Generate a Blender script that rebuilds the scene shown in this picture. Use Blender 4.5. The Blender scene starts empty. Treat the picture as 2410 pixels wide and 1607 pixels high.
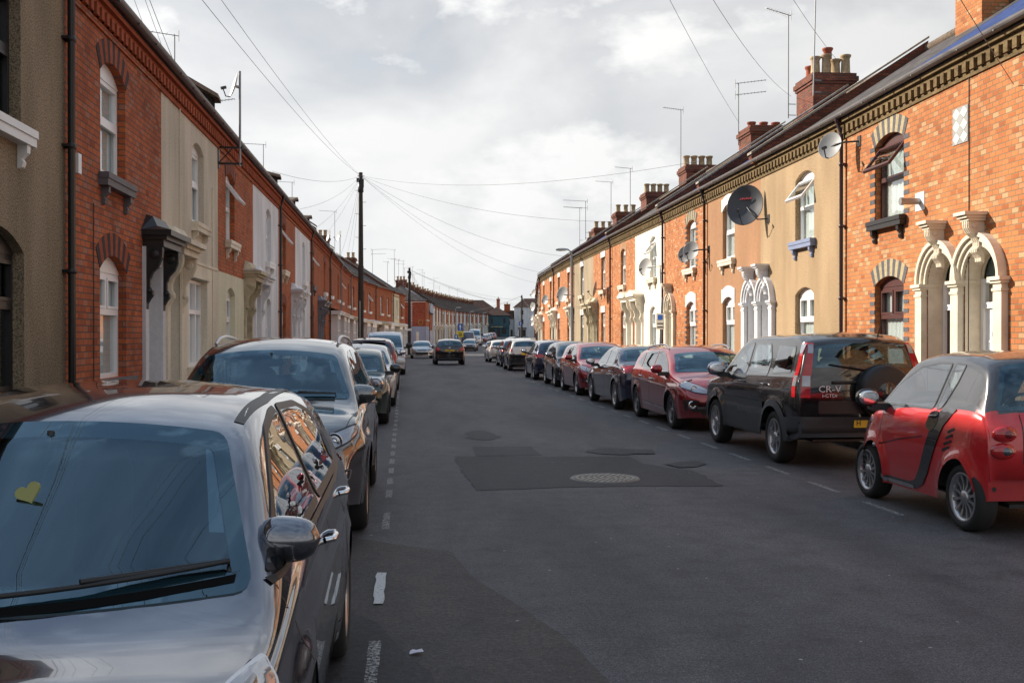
import bpy, bmesh, math, random
from mathutils import Vector, Matrix, geometry
from mathutils.bvhtree import BVHTree
R=math.radians
random.seed(7)
S=bpy.context.scene
col=S.collection
# ---------------------------------------------------------------- camera
cam=bpy.data.objects.new('camera',bpy.data.cameras.new('camera')); col.objects.link(cam)
cam.location=(0,0,1.68); cam.rotation_euler=(R(90-.334),0,R(-5.9))
cam.data.lens=36.73; cam.data.sensor_width=36; cam.data.clip_end=3000; cam.data.clip_start=.05
S.camera=cam
# ---------------------------------------------------------------- sky and sun
SUN_AZ=math.atan2(math.sin(R(35)),-math.cos(R(35))); SUN_EL=R(27)     # direction towards the sun, measured from +X
sd=Vector((math.cos(SUN_AZ)*math.cos(SUN_EL),math.sin(SUN_AZ)*math.cos(SUN_EL),math.sin(SUN_EL)))
W=bpy.data.worlds.new('World'); S.world=W; W.use_nodes=True
nt=W.node_tree; nt.nodes.clear()
def N(t,**k):
    n=nt.nodes.new(t)
    for a,b in k.items(): setattr(n,a,b)
    return n
out=N('ShaderNodeOutputWorld'); bg=N('ShaderNodeBackground'); bg.inputs[1].default_value=.1
sky=N('ShaderNodeTexSky',sky_type='NISHITA',sun_disc=False,sun_elevation=SUN_EL,sun_rotation=math.pi/2-SUN_AZ,dust_density=1.5)
tc=N('ShaderNodeTexCoord'); mp=N('ShaderNodeMapping'); mp.inputs['Scale'].default_value=(1.35,1.35,2.6); mp.inputs['Location'].default_value=(1.75,.6,.4)
n1=N('ShaderNodeTexNoise'); n1.inputs['Scale'].default_value=2.6; n1.inputs['Detail'].default_value=9; n1.inputs['Roughness'].default_value=.52; n1.inputs['Distortion'].default_value=.25
n2=N('ShaderNodeTexNoise'); n2.inputs['Scale'].default_value=5.5; n2.inputs['Detail'].default_value=8; n2.inputs['Roughness'].default_value=.55
r1=N('ShaderNodeValToRGB'); e=r1.color_ramp.elements; e[0].position=.36; e[0].color=(3.2,3.4,3.7,1); e[1].position=.62; e[1].color=(5.7,5.7,5.68,1)
x=r1.color_ramp.elements.new(.5); x.color=(4.35,4.45,4.6,1)
r2=N('ShaderNodeValToRGB'); e=r2.color_ramp.elements; e[0].position=.28; e[0].color=(.85,.85,.85,1); e[1].position=.4; e[1].color=(1,1,1,1)
r3=N('ShaderNodeValToRGB'); e=r3.color_ramp.elements; e[0].position=.53; e[0].color=(0,0,0,1); e[1].position=.64; e[1].color=(1,1,1,1)
L=nt.links.new
L(tc.outputs['Generated'],mp.inputs[0]); L(mp.outputs[0],n1.inputs['Vector']); L(mp.outputs[0],n2.inputs['Vector'])
L(n1.outputs[0],r1.inputs[0]); L(n2.outputs[0],r3.inputs[0]); L(n1.outputs[0],r2.inputs[0])
mxc=N('ShaderNodeMix',data_type='RGBA'); mxc.inputs[7].default_value=(6.5,6.5,6.4,1); L(r3.outputs[0],mxc.inputs[0]); L(r1.outputs[0],mxc.inputs[6])
# low sky pale and brighter to the left where the sun is behind cloud
sep=N('ShaderNodeSeparateXYZ'); L(tc.outputs['Generated'],sep.inputs[0])
mr=N('ShaderNodeMapRange'); mr.inputs[1].default_value=0; mr.inputs[2].default_value=.34; mr.inputs[3].default_value=.85; mr.inputs[4].default_value=0; L(sep.outputs[2],mr.inputs[0])
mh=N('ShaderNodeMix',data_type='RGBA'); mh.inputs[7].default_value=(5.5,5.55,5.55,1); L(mr.outputs[0],mh.inputs[0]); L(mxc.outputs[2],mh.inputs[6])
dt=N('ShaderNodeVectorMath',operation='DOT_PRODUCT'); dt.inputs[1].default_value=sd; L(tc.outputs['Generated'],dt.inputs[0])
gl=N('ShaderNodeMapRange'); gl.inputs[1].default_value=.1; gl.inputs[2].default_value=1; gl.inputs[3].default_value=.86; gl.inputs[4].default_value=1.22; L(dt.outputs['Value'],gl.inputs[0])
mg=N('ShaderNodeVectorMath',operation='SCALE'); L(mh.outputs[2],mg.inputs[0]); L(gl.outputs[0],mg.inputs['Scale'])
ms=N('ShaderNodeMix',data_type='RGBA'); L(r2.outputs[0],ms.inputs[0]); L(sky.outputs[0],ms.inputs[6]); L(mg.outputs[0],ms.inputs[7])
zr=N('ShaderNodeValToRGB'); e=zr.color_ramp.elements; e[0].position=.36; e[0].color=(1,1,1,1); e[1].position=.78; e[1].color=(.52,.66,.86,1); L(sep.outputs[2],zr.inputs[0])
zm_=N('ShaderNodeMix',data_type='RGBA',blend_type='MULTIPLY'); zm_.inputs[0].default_value=1; L(ms.outputs[2],zm_.inputs[6]); L(zr.outputs[0],zm_.inputs[7])
L(zm_.outputs[2],bg.inputs[0]); L(bg.outputs[0],out.inputs[0])
sun=bpy.data.objects.new('sun',bpy.data.lights.new('sun','SUN')); col.objects.link(sun)
sun.data.energy=4.8; sun.data.angle=R(.5); sun.data.color=(1,.89,.75)
sun.rotation_euler=(-sd).to_track_quat('-Z','Y').to_euler()
S.view_settings.view_transform='Standard'; S.view_settings.look='None'; S.view_settings.exposure=.68; S.view_settings.gamma=1
# ---------------------------------------------------------------- materials
MATS={}
def mat(name,color=(.5,.5,.5),rough=.6,metal=0,coat=0,spec=None,build=None,alpha=None):
    if name in MATS: return MATS[name]
    m=bpy.data.materials.new(name); m.use_nodes=True; MATS[name]=m
    t=m.node_tree; b=t.nodes['Principled BSDF']
    b.inputs['Base Color'].default_value=(*color,1); b.inputs['Roughness'].default_value=rough; b.inputs['Metallic'].default_value=metal
    b.inputs['Coat Weight'].default_value=coat; b.inputs['Coat Roughness'].default_value=.02
    if spec is not None: b.inputs['Specular IOR Level'].default_value=spec
    if build: build(t,b)
    return m
def nd(t,k,**kw):
    n=t.nodes.new(k)
    for a,b in kw.items():
        if a.startswith('i_'):
            key=a[2:]; n.inputs[int(key) if key.isdigit() else key].default_value=b
        else: setattr(n,a,b)
    return n
def ramp(t,stops):
    r=t.nodes.new('ShaderNodeValToRGB'); e=r.color_ramp.elements
    while len(e)<len(stops): e.new(.5)
    for q,(p,c) in zip(e,stops): q.position=p; q.color=(*c,1) if len(c)==3 else c
    return r
def mix(t,fac,a,b,bt='MIX'):
    m=nd(t,'ShaderNodeMix',data_type='RGBA',blend_type=bt)
    for i,v in ((0,fac),(6,a),(7,b)):
        if isinstance(v,bpy.types.NodeSocket): t.links.new(v,m.inputs[i])
        else: m.inputs[i].default_value=v if i==0 else (*v,1)
    return m.outputs[2]
def noise(t,vec,scale,detail=4,rough=.55,dist=0):
    n=nd(t,'ShaderNodeTexNoise'); n.inputs['Scale'].default_value=scale; n.inputs['Detail'].default_value=detail; n.inputs['Roughness'].default_value=rough; n.inputs['Distortion'].default_value=dist
    t.links.new(vec,n.inputs['Vector']); return n.outputs[0]
def bump(t,b,h,strength,dist):
    n=nd(t,'ShaderNodeBump'); n.inputs['Strength'].default_value=strength; n.inputs['Distance'].default_value=dist
    t.links.new(h,n.inputs['Height']); t.links.new(n.outputs[0],b.inputs['Normal'])
def wallvec(t):
    tc=nd(t,'ShaderNodeTexCoord'); s=nd(t,'ShaderNodeSeparateXYZ'); t.links.new(tc.outputs['Object'],s.inputs[0])
    a=nd(t,'ShaderNodeMath',operation='ADD'); t.links.new(s.outputs[0],a.inputs[0]); t.links.new(s.outputs[1],a.inputs[1])
    c=nd(t,'ShaderNodeCombineXYZ'); t.links.new(a.outputs[0],c.inputs[0]); t.links.new(s.outputs[2],c.inputs[1]); return c.outputs[0],tc.outputs['Object']
def brick(name,c1,c2,c3,mortar,bw=.19,rh=.078,grime=.25):
    def f(t,b):
        v,o=wallvec(t)
        oi=nd(t,'ShaderNodeObjectInfo')
        k=nd(t,'ShaderNodeTexBrick'); k.offset=.5; k.inputs['Scale'].default_value=1; k.inputs['Brick Width'].default_value=bw; k.inputs['Row Height'].default_value=rh; k.inputs['Mortar Size'].default_value=.009; k.inputs['Mortar Smooth'].default_value=.3; k.inputs['Bias'].default_value=-.1
        k.inputs['Color1'].default_value=(*c1,1); k.inputs['Color2'].default_value=(*c2,1); k.inputs['Mortar'].default_value=(*mortar,1)
        t.links.new(v,k.inputs['Vector'])
        k2=nd(t,'ShaderNodeTexBrick'); k2.offset=.5; k2.inputs['Scale'].default_value=1; k2.inputs['Brick Width'].default_value=bw; k2.inputs['Row Height'].default_value=rh; k2.inputs['Mortar Size'].default_value=0; k2.inputs['Bias'].default_value=0
        k2.inputs['Color1'].default_value=(0,0,0,1); k2.inputs['Color2'].default_value=(1,1,1,1)
        mpn=nd(t,'ShaderNodeMapping'); mpn.inputs['Location'].default_value=(bw*12,rh*38,0); t.links.new(v,mpn.inputs[0]); t.links.new(mpn.outputs[0],k2.inputs['Vector'])
        r=ramp(t,[(.78,(0,0,0)),(.95,(1,1,1))]); t.links.new(k2.outputs['Color'],r.inputs[0])
        rd=ramp(t,[(.05,(.72,.66,.66)),(.25,(1,1,1))]); t.links.new(k2.outputs['Color'],rd.inputs[0])
        inv=nd(t,'ShaderNodeMath',operation='SUBTRACT'); inv.inputs[0].default_value=1; t.links.new(k.outputs['Fac'],inv.inputs[1])
        mm=nd(t,'ShaderNodeMath',operation='MULTIPLY'); t.links.new(r.outputs[0],mm.inputs[0]); t.links.new(inv.outputs[0],mm.inputs[1])
        c=mix(t,mm.outputs[0],k.outputs['Color'],c3)
        c=mix(t,inv.outputs[0],c,rd.outputs[0],'MULTIPLY')
        n=noise(t,o,.9,5); rr=ramp(t,[(.3,(1-grime,)*3),(.62,(1.08,1.08,1.08))]); t.links.new(n,rr.inputs[0])
        c=mix(t,1.0,c,rr.outputs[0],'MULTIPLY')
        n3=noise(t,o,38,3); rr=ramp(t,[(.3,(.86,.86,.86)),(.7,(1.12,1.12,1.12))]); t.links.new(n3,rr.inputs[0])
        c=mix(t,1.0,c,rr.outputs[0],'MULTIPLY')
        t.links.new(c,b.inputs['Base Color'])
        m2=nd(t,'ShaderNodeMath',operation='MULTIPLY_ADD'); t.links.new(n3,m2.inputs[0]); m2.inputs[1].default_value=.35; t.links.new(inv.outputs[0],m2.inputs[2])
        bump(t,b,m2.outputs[0],.8,.006)
    return mat(name,rough=.88,spec=.25,build=f)
def rough_render(name,c,var=.15,scale=70,bs=.5,bd=.006,streak=.25):
    def f(t,b):
        v,o=wallvec(t)
        n=noise(t,o,scale,3,.7); r=ramp(t,[(.3,tuple(q*(1-var*1.6) for q in c)),(.5,c),(.72,tuple(min(1,q*(1+var*1.5)) for q in c))]); t.links.new(n,r.inputs[0])
        m=nd(t,'ShaderNodeMapping'); m.inputs['Scale'].default_value=(1.2,1.2,.25); t.links.new(o,m.inputs[0])
        n2=noise(t,m.outputs[0],1.3,6,.6); r2=ramp(t,[(.3,(1-streak,1-streak,1-streak*1.1)),(.6,(1.05,1.05,1.05))]); t.links.new(n2,r2.inputs[0])
        t.links.new(mix(t,1.0,r.outputs[0],r2.outputs[0],'MULTIPLY'),b.inputs['Base Color'])
        bump(t,b,n,bs,bd)
    return mat(name,rough=.9,spec=.2,build=f)
def slate(name,c,row=.22):
    def f(t,b):
        tc=nd(t,'ShaderNodeTexCoord')
        k=nd(t,'ShaderNodeTexBrick'); k.offset=.5; k.inputs['Scale'].default_value=1; k.inputs['Brick Width'].default_value=.28; k.inputs['Row Height'].default_value=row*.82; k.inputs['Mortar Size'].default_value=.006; k.inputs['Bias'].default_value=0
        k.inputs['Color1'].default_value=(*[q*.75 for q in c],1); k.inputs['Color2'].default_value=(*[q*1.3 for q in c],1); k.inputs['Mortar'].default_value=(*[q*.25 for q in c],1)
        t.links.new(tc.outputs['Object'],k.inputs['Vector'])
        n=noise(t,tc.outputs['Object'],2.2,6,.65); r=ramp(t,[(.35,(.7,.7,.7)),(.55,(1,1,1)),(.72,(1.5,1.5,1.1))]); t.links.new(n,r.inputs[0])
        t.links.new(mix(t,1.0,k.outputs['Color'],r.outputs[0],'MULTIPLY'),b.inputs['Base Color'])
        bump(t,b,k.outputs['Fac'],-.6,.012)
    return mat(name,rough=.8,spec=.2,build=f)
def painted(name,c,rough=.45,dirt=.15):
    def f(t,b):
        tc=nd(t,'ShaderNodeTexCoord'); n=noise(t,tc.outputs['Object'],4,6,.65); r=ramp(t,[(.3,tuple(q*(1-dirt*1.6) for q in c)),(.6,c)]); t.links.new(n,r.inputs[0]); t.links.new(r.outputs[0],b.inputs['Base Color'])
        n2=noise(t,tc.outputs['Object'],40,3); bump(t,b,n2,.15,.003)
    return mat(name,rough=rough,build=f)
def glassmat(name,tint,minr=.06,see=True,dark=(.01,.013,.015),gc=(.95,.97,1)):
    m=bpy.data.materials.new(name); m.use_nodes=True; t=m.node_tree; t.nodes.clear(); MATS[name]=m
    o=nd(t,'ShaderNodeOutputMaterial'); g=nd(t,'ShaderNodeBsdfGlossy'); g.inputs['Roughness'].default_value=.005; g.inputs['Color'].default_value=(*gc,1)
    if see:
        d=nd(t,'ShaderNodeBsdfTransparent'); d.inputs[0].default_value=(*tint,1)
    else:
        d=nd(t,'ShaderNodeBsdfDiffuse'); d.inputs[0].default_value=(*dark,1)
    fr=nd(t,'ShaderNodeFresnel'); ge=nd(t,'ShaderNodeNewGeometry'); io=nd(t,'ShaderNodeMapRange'); io.inputs[3].default_value=1.5; io.inputs[4].default_value=1/1.5
    t.links.new(ge.outputs['Backfacing'],io.inputs[0]); t.links.new(io.outputs[0],fr.inputs[0])
    mx=nd(t,'ShaderNodeMath',operation='MULTIPLY_ADD'); mx.inputs[1].default_value=1-minr; mx.inputs[2].default_value=minr; t.links.new(fr.outputs[0],mx.inputs[0])
    tc=nd(t,'ShaderNodeTexCoord'); n=noise(t,tc.outputs['Object'],1.6,2); bp=nd(t,'ShaderNodeBump'); bp.inputs['Strength'].default_value=.05; bp.inputs['Distance'].default_value=.05; t.links.new(n,bp.inputs['Height'])
    if 'window' in name: t.links.new(bp.outputs[0],g.inputs['Normal'])
    ms=nd(t,'ShaderNodeMixShader'); t.links.new(mx.outputs[0],ms.inputs[0]); t.links.new(d.outputs[0],ms.inputs[1]); t.links.new(g.outputs[0],ms.inputs[2]); t.links.new(ms.outputs[0],o.inputs[0])
    return m
M_glass=glassmat('window glass',(.85,.9,.88),.2)
M_cglass=glassmat('car glass',(.5,.64,.68),.08,gc=(.6,.84,1))  # gloss tinted blue to put the colour of reflected sky into the windscreens
M_sglass=glassmat('side car glass',(.42,.48,.5),.24)
M_sdglass=glassmat('dark side car glass',(0,0,0),.34,see=False,dark=(.012,.02,.024))
M_matte=mat('matt black',(.004,.004,.004),.9,spec=.1)
M_badge=mat('badge silver',(.72,.72,.74),.35)
M_dglass=glassmat('dark car glass',(0,0,0),.1,see=False,dark=(.010,.026,.034),gc=(.6,.84,1))  # same blue put into the gloss for reflected sky
def carpaint(name,c,metal=0.0,rough=.35):
    def f(t,b):
        g=nd(t,'ShaderNodeNewGeometry'); tc=nd(t,'ShaderNodeTexCoord')
        n=noise(t,tc.outputs['Object'],2.5,5); r=ramp(t,[(.3,tuple(q*.9 for q in c)),(.7,tuple(q*1.05 for q in c))]); t.links.new(n,r.inputs[0])
        s=nd(t,'ShaderNodeSeparateXYZ'); t.links.new(tc.outputs['Object'],s.inputs[0])
        # road dirt on the lower body
        mrn=nd(t,'ShaderNodeMapRange'); mrn.inputs[1].default_value=.2; mrn.inputs[2].default_value=.62; mrn.inputs[3].default_value=.45; mrn.inputs[4].default_value=0; t.links.new(s.outputs[2],mrn.inputs[0])
        n2=noise(t,tc.outputs['Object'],9,5,.7); mu=nd(t,'ShaderNodeMath',operation='MULTIPLY'); t.links.new(n2,mu.inputs[0]); t.links.new(mrn.outputs[0],mu.inputs[1])
        c1=mix(t,mu.outputs[0],r.outputs[0],(.09,.085,.075))
        t.links.new(mix(t,g.outputs['Backfacing'],c1,(.02,.02,.02)),b.inputs['Base Color'])
        iv=nd(t,'ShaderNodeMath',operation='SUBTRACT'); iv.inputs[0].default_value=1; t.links.new(g.outputs['Backfacing'],iv.inputs[1])
        m1=nd(t,'ShaderNodeMath',operation='MULTIPLY'); m1.inputs[1].default_value=metal; t.links.new(iv.outputs[0],m1.inputs[0]); t.links.new(m1.outputs[0],b.inputs['Metallic'])
        t.links.new(iv.outputs[0],b.inputs['Coat Weight'])
    m=mat(name,rough=rough,coat=1,build=f); m.node_tree.nodes['Principled BSDF'].inputs['Coat IOR'].default_value=1.65; return m
M_black=mat('black plastic',(.015,.015,.016),.45)
M_gloss=mat('gloss black',(.012,.012,.014),.12,coat=1)
M_trim=mat('grey cladding',(.05,.054,.058),.6)
M_tyre=mat('tyre rubber',(.022,.021,.02),.85)
M_alloy=mat('alloy',(.5,.5,.51),.32,.85)
M_chrome=mat('chrome',(.75,.76,.78),.12,1)
M_dalloy=mat('dull steel wheel',(.2,.2,.21),.4,.7)
M_red=mat('tail lamp red',(.42,.012,.015),.12,coat=1)
M_dred=mat('dark tail lamp red',(.16,.008,.015),.15,coat=1)
M_clear=mat('lamp clear',(.36,.38,.42),.08,.5,coat=1)
M_lampd=mat('lamp housing',(.12,.13,.15),.15,.6,coat=1)
M_seat=mat('seat fabric',(.07,.072,.08),.85)
M_yplate=mat('yellow plate',(.75,.48,.03),.4)
M_wplate=mat('white plate',(.75,.75,.72),.4)
M_ink=mat('plate ink',(.01,.01,.01),.5)
M_amber=mat('amber lamp',(.6,.2,.02),.2,coat=1)
# ---------------------------------------------------------------- mesh helper
class MB:
    def __init__(s): s.v=[];s.f=[];s.m=[];s.s=[]
    def add(s,vs,fs,m=0,sm=False):
        o=len(s.v); s.v+=[tuple(v) for v in vs]
        for f in fs: s.f.append(tuple(i+o for i in f)); s.m.append(m); s.s.append(sm)
    def box(s,x0,x1,y0,y1,z0,z1,m=0,b=0):
        v=[(x,y,z) for z in (z0,z1) for y in (y0,y1) for x in (x0,x1)]
        s.add(v,[(0,2,3,1),(4,5,7,6),(0,1,5,4),(2,6,7,3),(0,4,6,2),(1,3,7,5)],m)
    def prism(s,poly,a0,a1,ax='y',m=0,sm=False):
        # poly in (x,z) for ax y, (y,z) for ax x, (x,y) for ax z
        n=len(poly)
        def P(p,a): return (p[0],a,p[1]) if ax=='y' else ((a,p[0],p[1]) if ax=='x' else (p[0],p[1],a))
        tri=geometry.tessellate_polygon([[Vector((p[0],p[1],0)) for p in poly]])
        vs=[P(p,a0) for p in poly]+[P(p,a1) for p in poly]
        s.add(vs,[tuple(t) for t in tri]+[tuple(i+n for i in reversed(t)) for t in tri],m)
        s.add(vs,[(i,(i+1)%n,(i+1)%n+n,i+n) for i in range(n)],m,sm)
    def plate(s,outer,holes,y,d,m=0):
        # flat wall with holes at y, reveals going back to y+d
        allp=list(outer)+[p for h in holes for p in h]
        tri=geometry.tessellate_polygon([[Vector((p[0],p[1],0)) for p in q] for q in [outer]+holes])
        s.add([(p[0],y,p[1]) for p in allp],[tuple(t) for t in tri],m)
        for h in holes:
            n=len(h); s.add([(p[0],y,p[1]) for p in h]+[(p[0],y+d,p[1]) for p in h],[(i,(i+1)%n,(i+1)%n+n,i+n) for i in range(n)],m)
    def tube(s,pts,r,n=6,m=0,caps=True,sm=True):
        pts=[Vector(p) for p in pts]; rings=[]
        for i,p in enumerate(pts):
            d=(pts[min(i+1,len(pts)-1)]-pts[max(i-1,0)]).normalized()
            a=Vector((0,0,1)) if abs(d.z)<.9 else Vector((1,0,0))
            u=d.cross(a).normalized(); w=d.cross(u).normalized()
            rr=r[i] if isinstance(r,(list,tuple)) else r
            rings+= [p+rr*(u*math.cos(2*math.pi*k/n)+w*math.sin(2*math.pi*k/n)) for k in range(n)]
        f=[(i*n+k,i*n+(k+1)%n,(i+1)*n+(k+1)%n,(i+1)*n+k) for i in range(len(pts)-1) for k in range(n)]
        s.add(rings,f,m,sm)
        if caps: s.add(rings[:n],[tuple(range(n))],m); s.add(rings[-n:],[tuple(reversed(range(n)))],m)
    def lathe(s,prof,n=16,m=0,c=(0,0,0),ax='z',sm=True,closed=False):
        vs=[]
        for (r,h) in prof:
            for k in range(n):
                a=2*math.pi*k/n; p=(r*math.cos(a),r*math.sin(a),h)
                if ax=='x': p=(p[2],p[0],p[1])
                elif ax=='y': p=(p[0],p[2],p[1])
                vs.append((p[0]+c[0],p[1]+c[1],p[2]+c[2]))
        q=len(prof); s.add(vs,[(i*n+k,i*n+(k+1)%n,((i+1)%q)*n+(k+1)%n,((i+1)%q)*n+k) for i in range(q if closed else q-1) for k in range(n)],m,sm)
    def blob(s,c,r,m=0,n=12,k=8,e=1):
        vs=[];
        def sg(a): return math.copysign(abs(a)**e,a)
        for i in range(k+1):
            ph=-math.pi/2+math.pi*i/k
            for j in range(n):
                t=2*math.pi*j/n
                vs.append((c[0]+r[0]*sg(math.cos(ph))*sg(math.cos(t)),c[1]+r[1]*sg(math.cos(ph))*sg(math.sin(t)),c[2]+r[2]*sg(math.sin(ph))))
        s.add(vs,[(i*n+j,i*n+(j+1)%n,(i+1)*n+(j+1)%n,(i+1)*n+j) for i in range(k) for j in range(n)],m,True)
    def xf(s,M,i0=0):
        s.v[i0:]=[tuple(M@Vector(v)) for v in s.v[i0:]]
    def build(s,name,mats,parent=None):
        me=bpy.data.meshes.new(name); me.from_pydata(s.v,[],s.f)
        if not isinstance(mats,(list,tuple)): mats=[mats]
        for q in mats: me.materials.append(q)
        me.polygons.foreach_set('material_index',s.m); me.polygons.foreach_set('use_smooth',s.s); me.update()
        o=bpy.data.objects.new(name,me); col.objects.link(o)
        if parent: o.parent=parent
        return o
def tag(o,label=None,cat=None,group=None,kind=None):
    if label: o['label']=label
    if cat: o['category']=cat
    if group: o['group']=group
    if kind: o['kind']=kind
    return o
def thing(name,label,cat,loc=(0,0,0),rz=0,group=None):
    o=bpy.data.objects.new(name,None); col.objects.link(o); o.location=loc; o.rotation_euler=(0,0,rz); o.empty_display_size=.2
    return tag(o,label,cat,group)
def dup(root,loc,rz,label=None,group=None,swap=None):
    def cp(o,par):
        c=o.copy(); col.objects.link(c); c.parent=par
        if swap and o.type=='MESH':
            for i,sl in enumerate(c.material_slots):
                nm_=sl.material.name if sl.material else ''
                if nm_ in swap: sl.link='OBJECT'; sl.material=swap[nm_]
        for ch in o.children: cp(ch,c)
        return c
    r=cp(root,None); r.location=loc; r.rotation_euler=(0,0,rz)
    if label: r['label']=label
    if group: r['group']=group
    return r
def interp(pts,x):
    if x<=pts[0][0]: return pts[0][1]
    for (a,b),(c,d) in zip(pts,pts[1:]):
        if x<=c: return b+(d-b)*(x-a)/(c-a)
    return pts[-1][1]
def smooth_interp(pts,x):
    if x<=pts[0][0]: return pts[0][1]
    if x>=pts[-1][0]: return pts[-1][1]
    for i in range(len(pts)-1):
        if x<=pts[i+1][0]:
            (x1,y1),(x2,y2)=pts[i],pts[i+1]; h=x2-x1; t=(x-x1)/h
            m1=(y2-pts[i-1][1])/(x2-pts[i-1][0]) if i>0 else (y2-y1)/h
            m2=(pts[i+2][1]-y1)/(pts[i+2][0]-x1) if i+2<len(pts) else (y2-y1)/h
            return (2*t**3-3*t*t+1)*y1+(t**3-2*t*t+t)*h*m1+(-2*t**3+3*t*t)*y2+(t**3-t*t)*h*m2
# ---------------------------------------------------------------- the lie of the land
GZ=[(-80,0),(30,0),(50,0),(60,-.004),(88,-.22),(110,-.3),(140,-.27),(170,0),(200,.35),(230,.8),(265,1.25),(300,1.6),(400,2.2),(900,5)]
def gz(y): return smooth_interp(GZ,y)
LX=[(-60,-3.79),(50,-3.79),(62,-3.79),(71,-3.72),(83,-2.75),(92,-1.35),(106,.35),(118,2.4),(127,3.05),(140,4.15),(163,5.9),(200,10.2),(230,14.4),(262,20.0),(300,28)]
RX=[(-60,8.0),(0,8.1),(13.5,8.3),(20,8.55),(33,8.8),(45,8.95),(60,9.25),(73,9.6),(90,11.55),(120,15.3),(160,20.3),(200,25.3),(240,31)]
def lx(y): return interp(LX,y)
def rx(y): return interp(RX,y)
def lk(y): return smooth_interp(LX,y)+interp([(0,1.55),(104,1.55),(122,2.5),(400,2.5)],y)
def rk(y): return smooth_interp(RX,y)-interp([(0,1.45),(20,1.75),(60,2.0),(75,1.9),(300,1.8)],y)
# ---------------------------------------------------------------- ground, road, pavements
def asphalt(name,c,tint=(1,1,1),agg=.35,scale=260):
    def f(t,b):
        tc=nd(t,'ShaderNodeTexCoord'); o=tc.outputs['Object']
        n=noise(t,o,scale,2,.7); r=ramp(t,[(.34,tuple(c*q*(1-agg) for q in tint)),(.52,tuple(c*q for q in tint)),(.68,tuple(c*q*(1+agg*1.7) for q in tint))]); t.links.new(n,r.inputs[0])
        m=nd(t,'ShaderNodeMapping'); m.inputs['Scale'].default_value=(1,.22,1); t.links.new(o,m.inputs[0])
        n2=noise(t,m.outputs[0],.8,7,.62,.4); r2=ramp(t,[(.3,(.62,.62,.66)),(.5,(1,1,1)),(.68,(1.34,1.30,1.27))]); t.links.new(n2,r2.inputs[0])
        n3=noise(t,o,3.4,7,.7); r3=ramp(t,[(.34,(.68,.67,.68)),(.5,(1.0,1.0,1.0)),(.66,(1.2,1.18,1.16))]); t.links.new(n3,r3.inputs[0])
        cc=mix(t,1.0,mix(t,1.0,r.outputs[0],r2.outputs[0],'MULTIPLY'),r3.outputs[0],'MULTIPLY')
        # fine cracks
        vo=nd(t,'ShaderNodeTexVoronoi',feature='DISTANCE_TO_EDGE'); vo.inputs['Scale'].default_value=.55
        wn=nd(t,'ShaderNodeTexNoise'); wn.inputs['Scale'].default_value=1.7; wn.inputs['Detail'].default_value=6; t.links.new(o,wn.inputs['Vector'])
        add=nd(t,'ShaderNodeVectorMath',operation='MULTIPLY_ADD'); add.inputs[1].default_value=(1.3,1.3,0); t.links.new(wn.outputs['Color'],add.inputs[0]); t.links.new(o,add.inputs[2]); t.links.new(add.outputs[0],vo.inputs['Vector'])
        cr=ramp(t,[(.0008,(.5,.5,.5)),(.002,(1,1,1))]); t.links.new(vo.outputs[0],cr.inputs[0])
        ng=noise(t,o,.35,3); rg=ramp(t,[(.5,(0,0,0)),(.62,(1,1,1))]); t.links.new(ng,rg.inputs[0])
        cc=mix(t,rg.outputs[0],cc,mix(t,1.0,cc,cr.outputs[0],'MULTIPLY'))
        # pale chips
        vs=nd(t,'ShaderNodeTexVoronoi'); vs.inputs['Scale'].default_value=3.2; t.links.new(o,vs.inputs['Vector'])
        rs=ramp(t,[(.030,(1,1,1)),(.042,(0,0,0))]); t.links.new(vs.outputs[0],rs.inputs[0])
        cc=mix(t,rs.outputs[0],cc,(.3,.3,.29))
        ng2=noise(t,o,34,3,.8); rg2=ramp(t,[(.36,(.72,.72,.72)),(.5,(1,1,1)),(.66,(1.35,1.35,1.35))]); t.links.new(ng2,rg2.inputs[0]); cc=mix(t,1.0,cc,rg2.outputs[0],'MULTIPLY')
        t.links.new(cc,b.inputs['Base Color'])
        rr=nd(t,'ShaderNodeMapRange'); rr.inputs[3].default_value=.62; rr.inputs[4].default_value=.82; t.links.new(n3,rr.inputs[0]); t.links.new(rr.outputs[0],b.inputs['Roughness'])
        ad=nd(t,'ShaderNodeMath',operation='MULTIPLY_ADD'); ad.inputs[1].default_value=4; t.links.new(n3,ad.inputs[0]); t.links.new(n,ad.inputs[2])
        bump(t,b,ad.outputs[0],.55,.006)
    return mat(name,rough=.75,spec=.35,build=f)
M_road=asphalt('road asphalt',.086,(1,.975,1.03),.5,95)
M_patch=asphalt('newer asphalt patch',.041,(.98,.98,1.06),.5,190)
M_patch2=asphalt('smooth asphalt patch',.05,(.93,.97,1.1),.2)
M_brown=asphalt('worn brown asphalt',.058,(1.12,1,.94),.5,200)
M_pave=asphalt('pavement asphalt',.13,(1.03,1,.95))
def f_kerb(t,b):
    tc=nd(t,'ShaderNodeTexCoord'); s=nd(t,'ShaderNodeSeparateXYZ'); t.links.new(tc.outputs['Object'],s.inputs[0])
    w=nd(t,'ShaderNodeMath',operation='FRACT'); t.links.new(s.outputs[1],w.inputs[0]); r=ramp(t,[(.0,(.3,.3,.3)),(.02,(1,1,1))]); t.links.new(w.outputs[0],r.inputs[0])
    n=noise(t,tc.outputs['Object'],12,5); r2=ramp(t,[(.3,(.16,.155,.145)),(.7,(.32,.31,.29))]); t.links.new(n,r2.inputs[0]); t.links.new(mix(t,1.0,r2.outputs[0],r.outputs[0],'MULTIPLY'),b.inputs['Base Color'])
M_kerb=mat('kerb stone',rough=.85,build=f_kerb)
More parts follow.
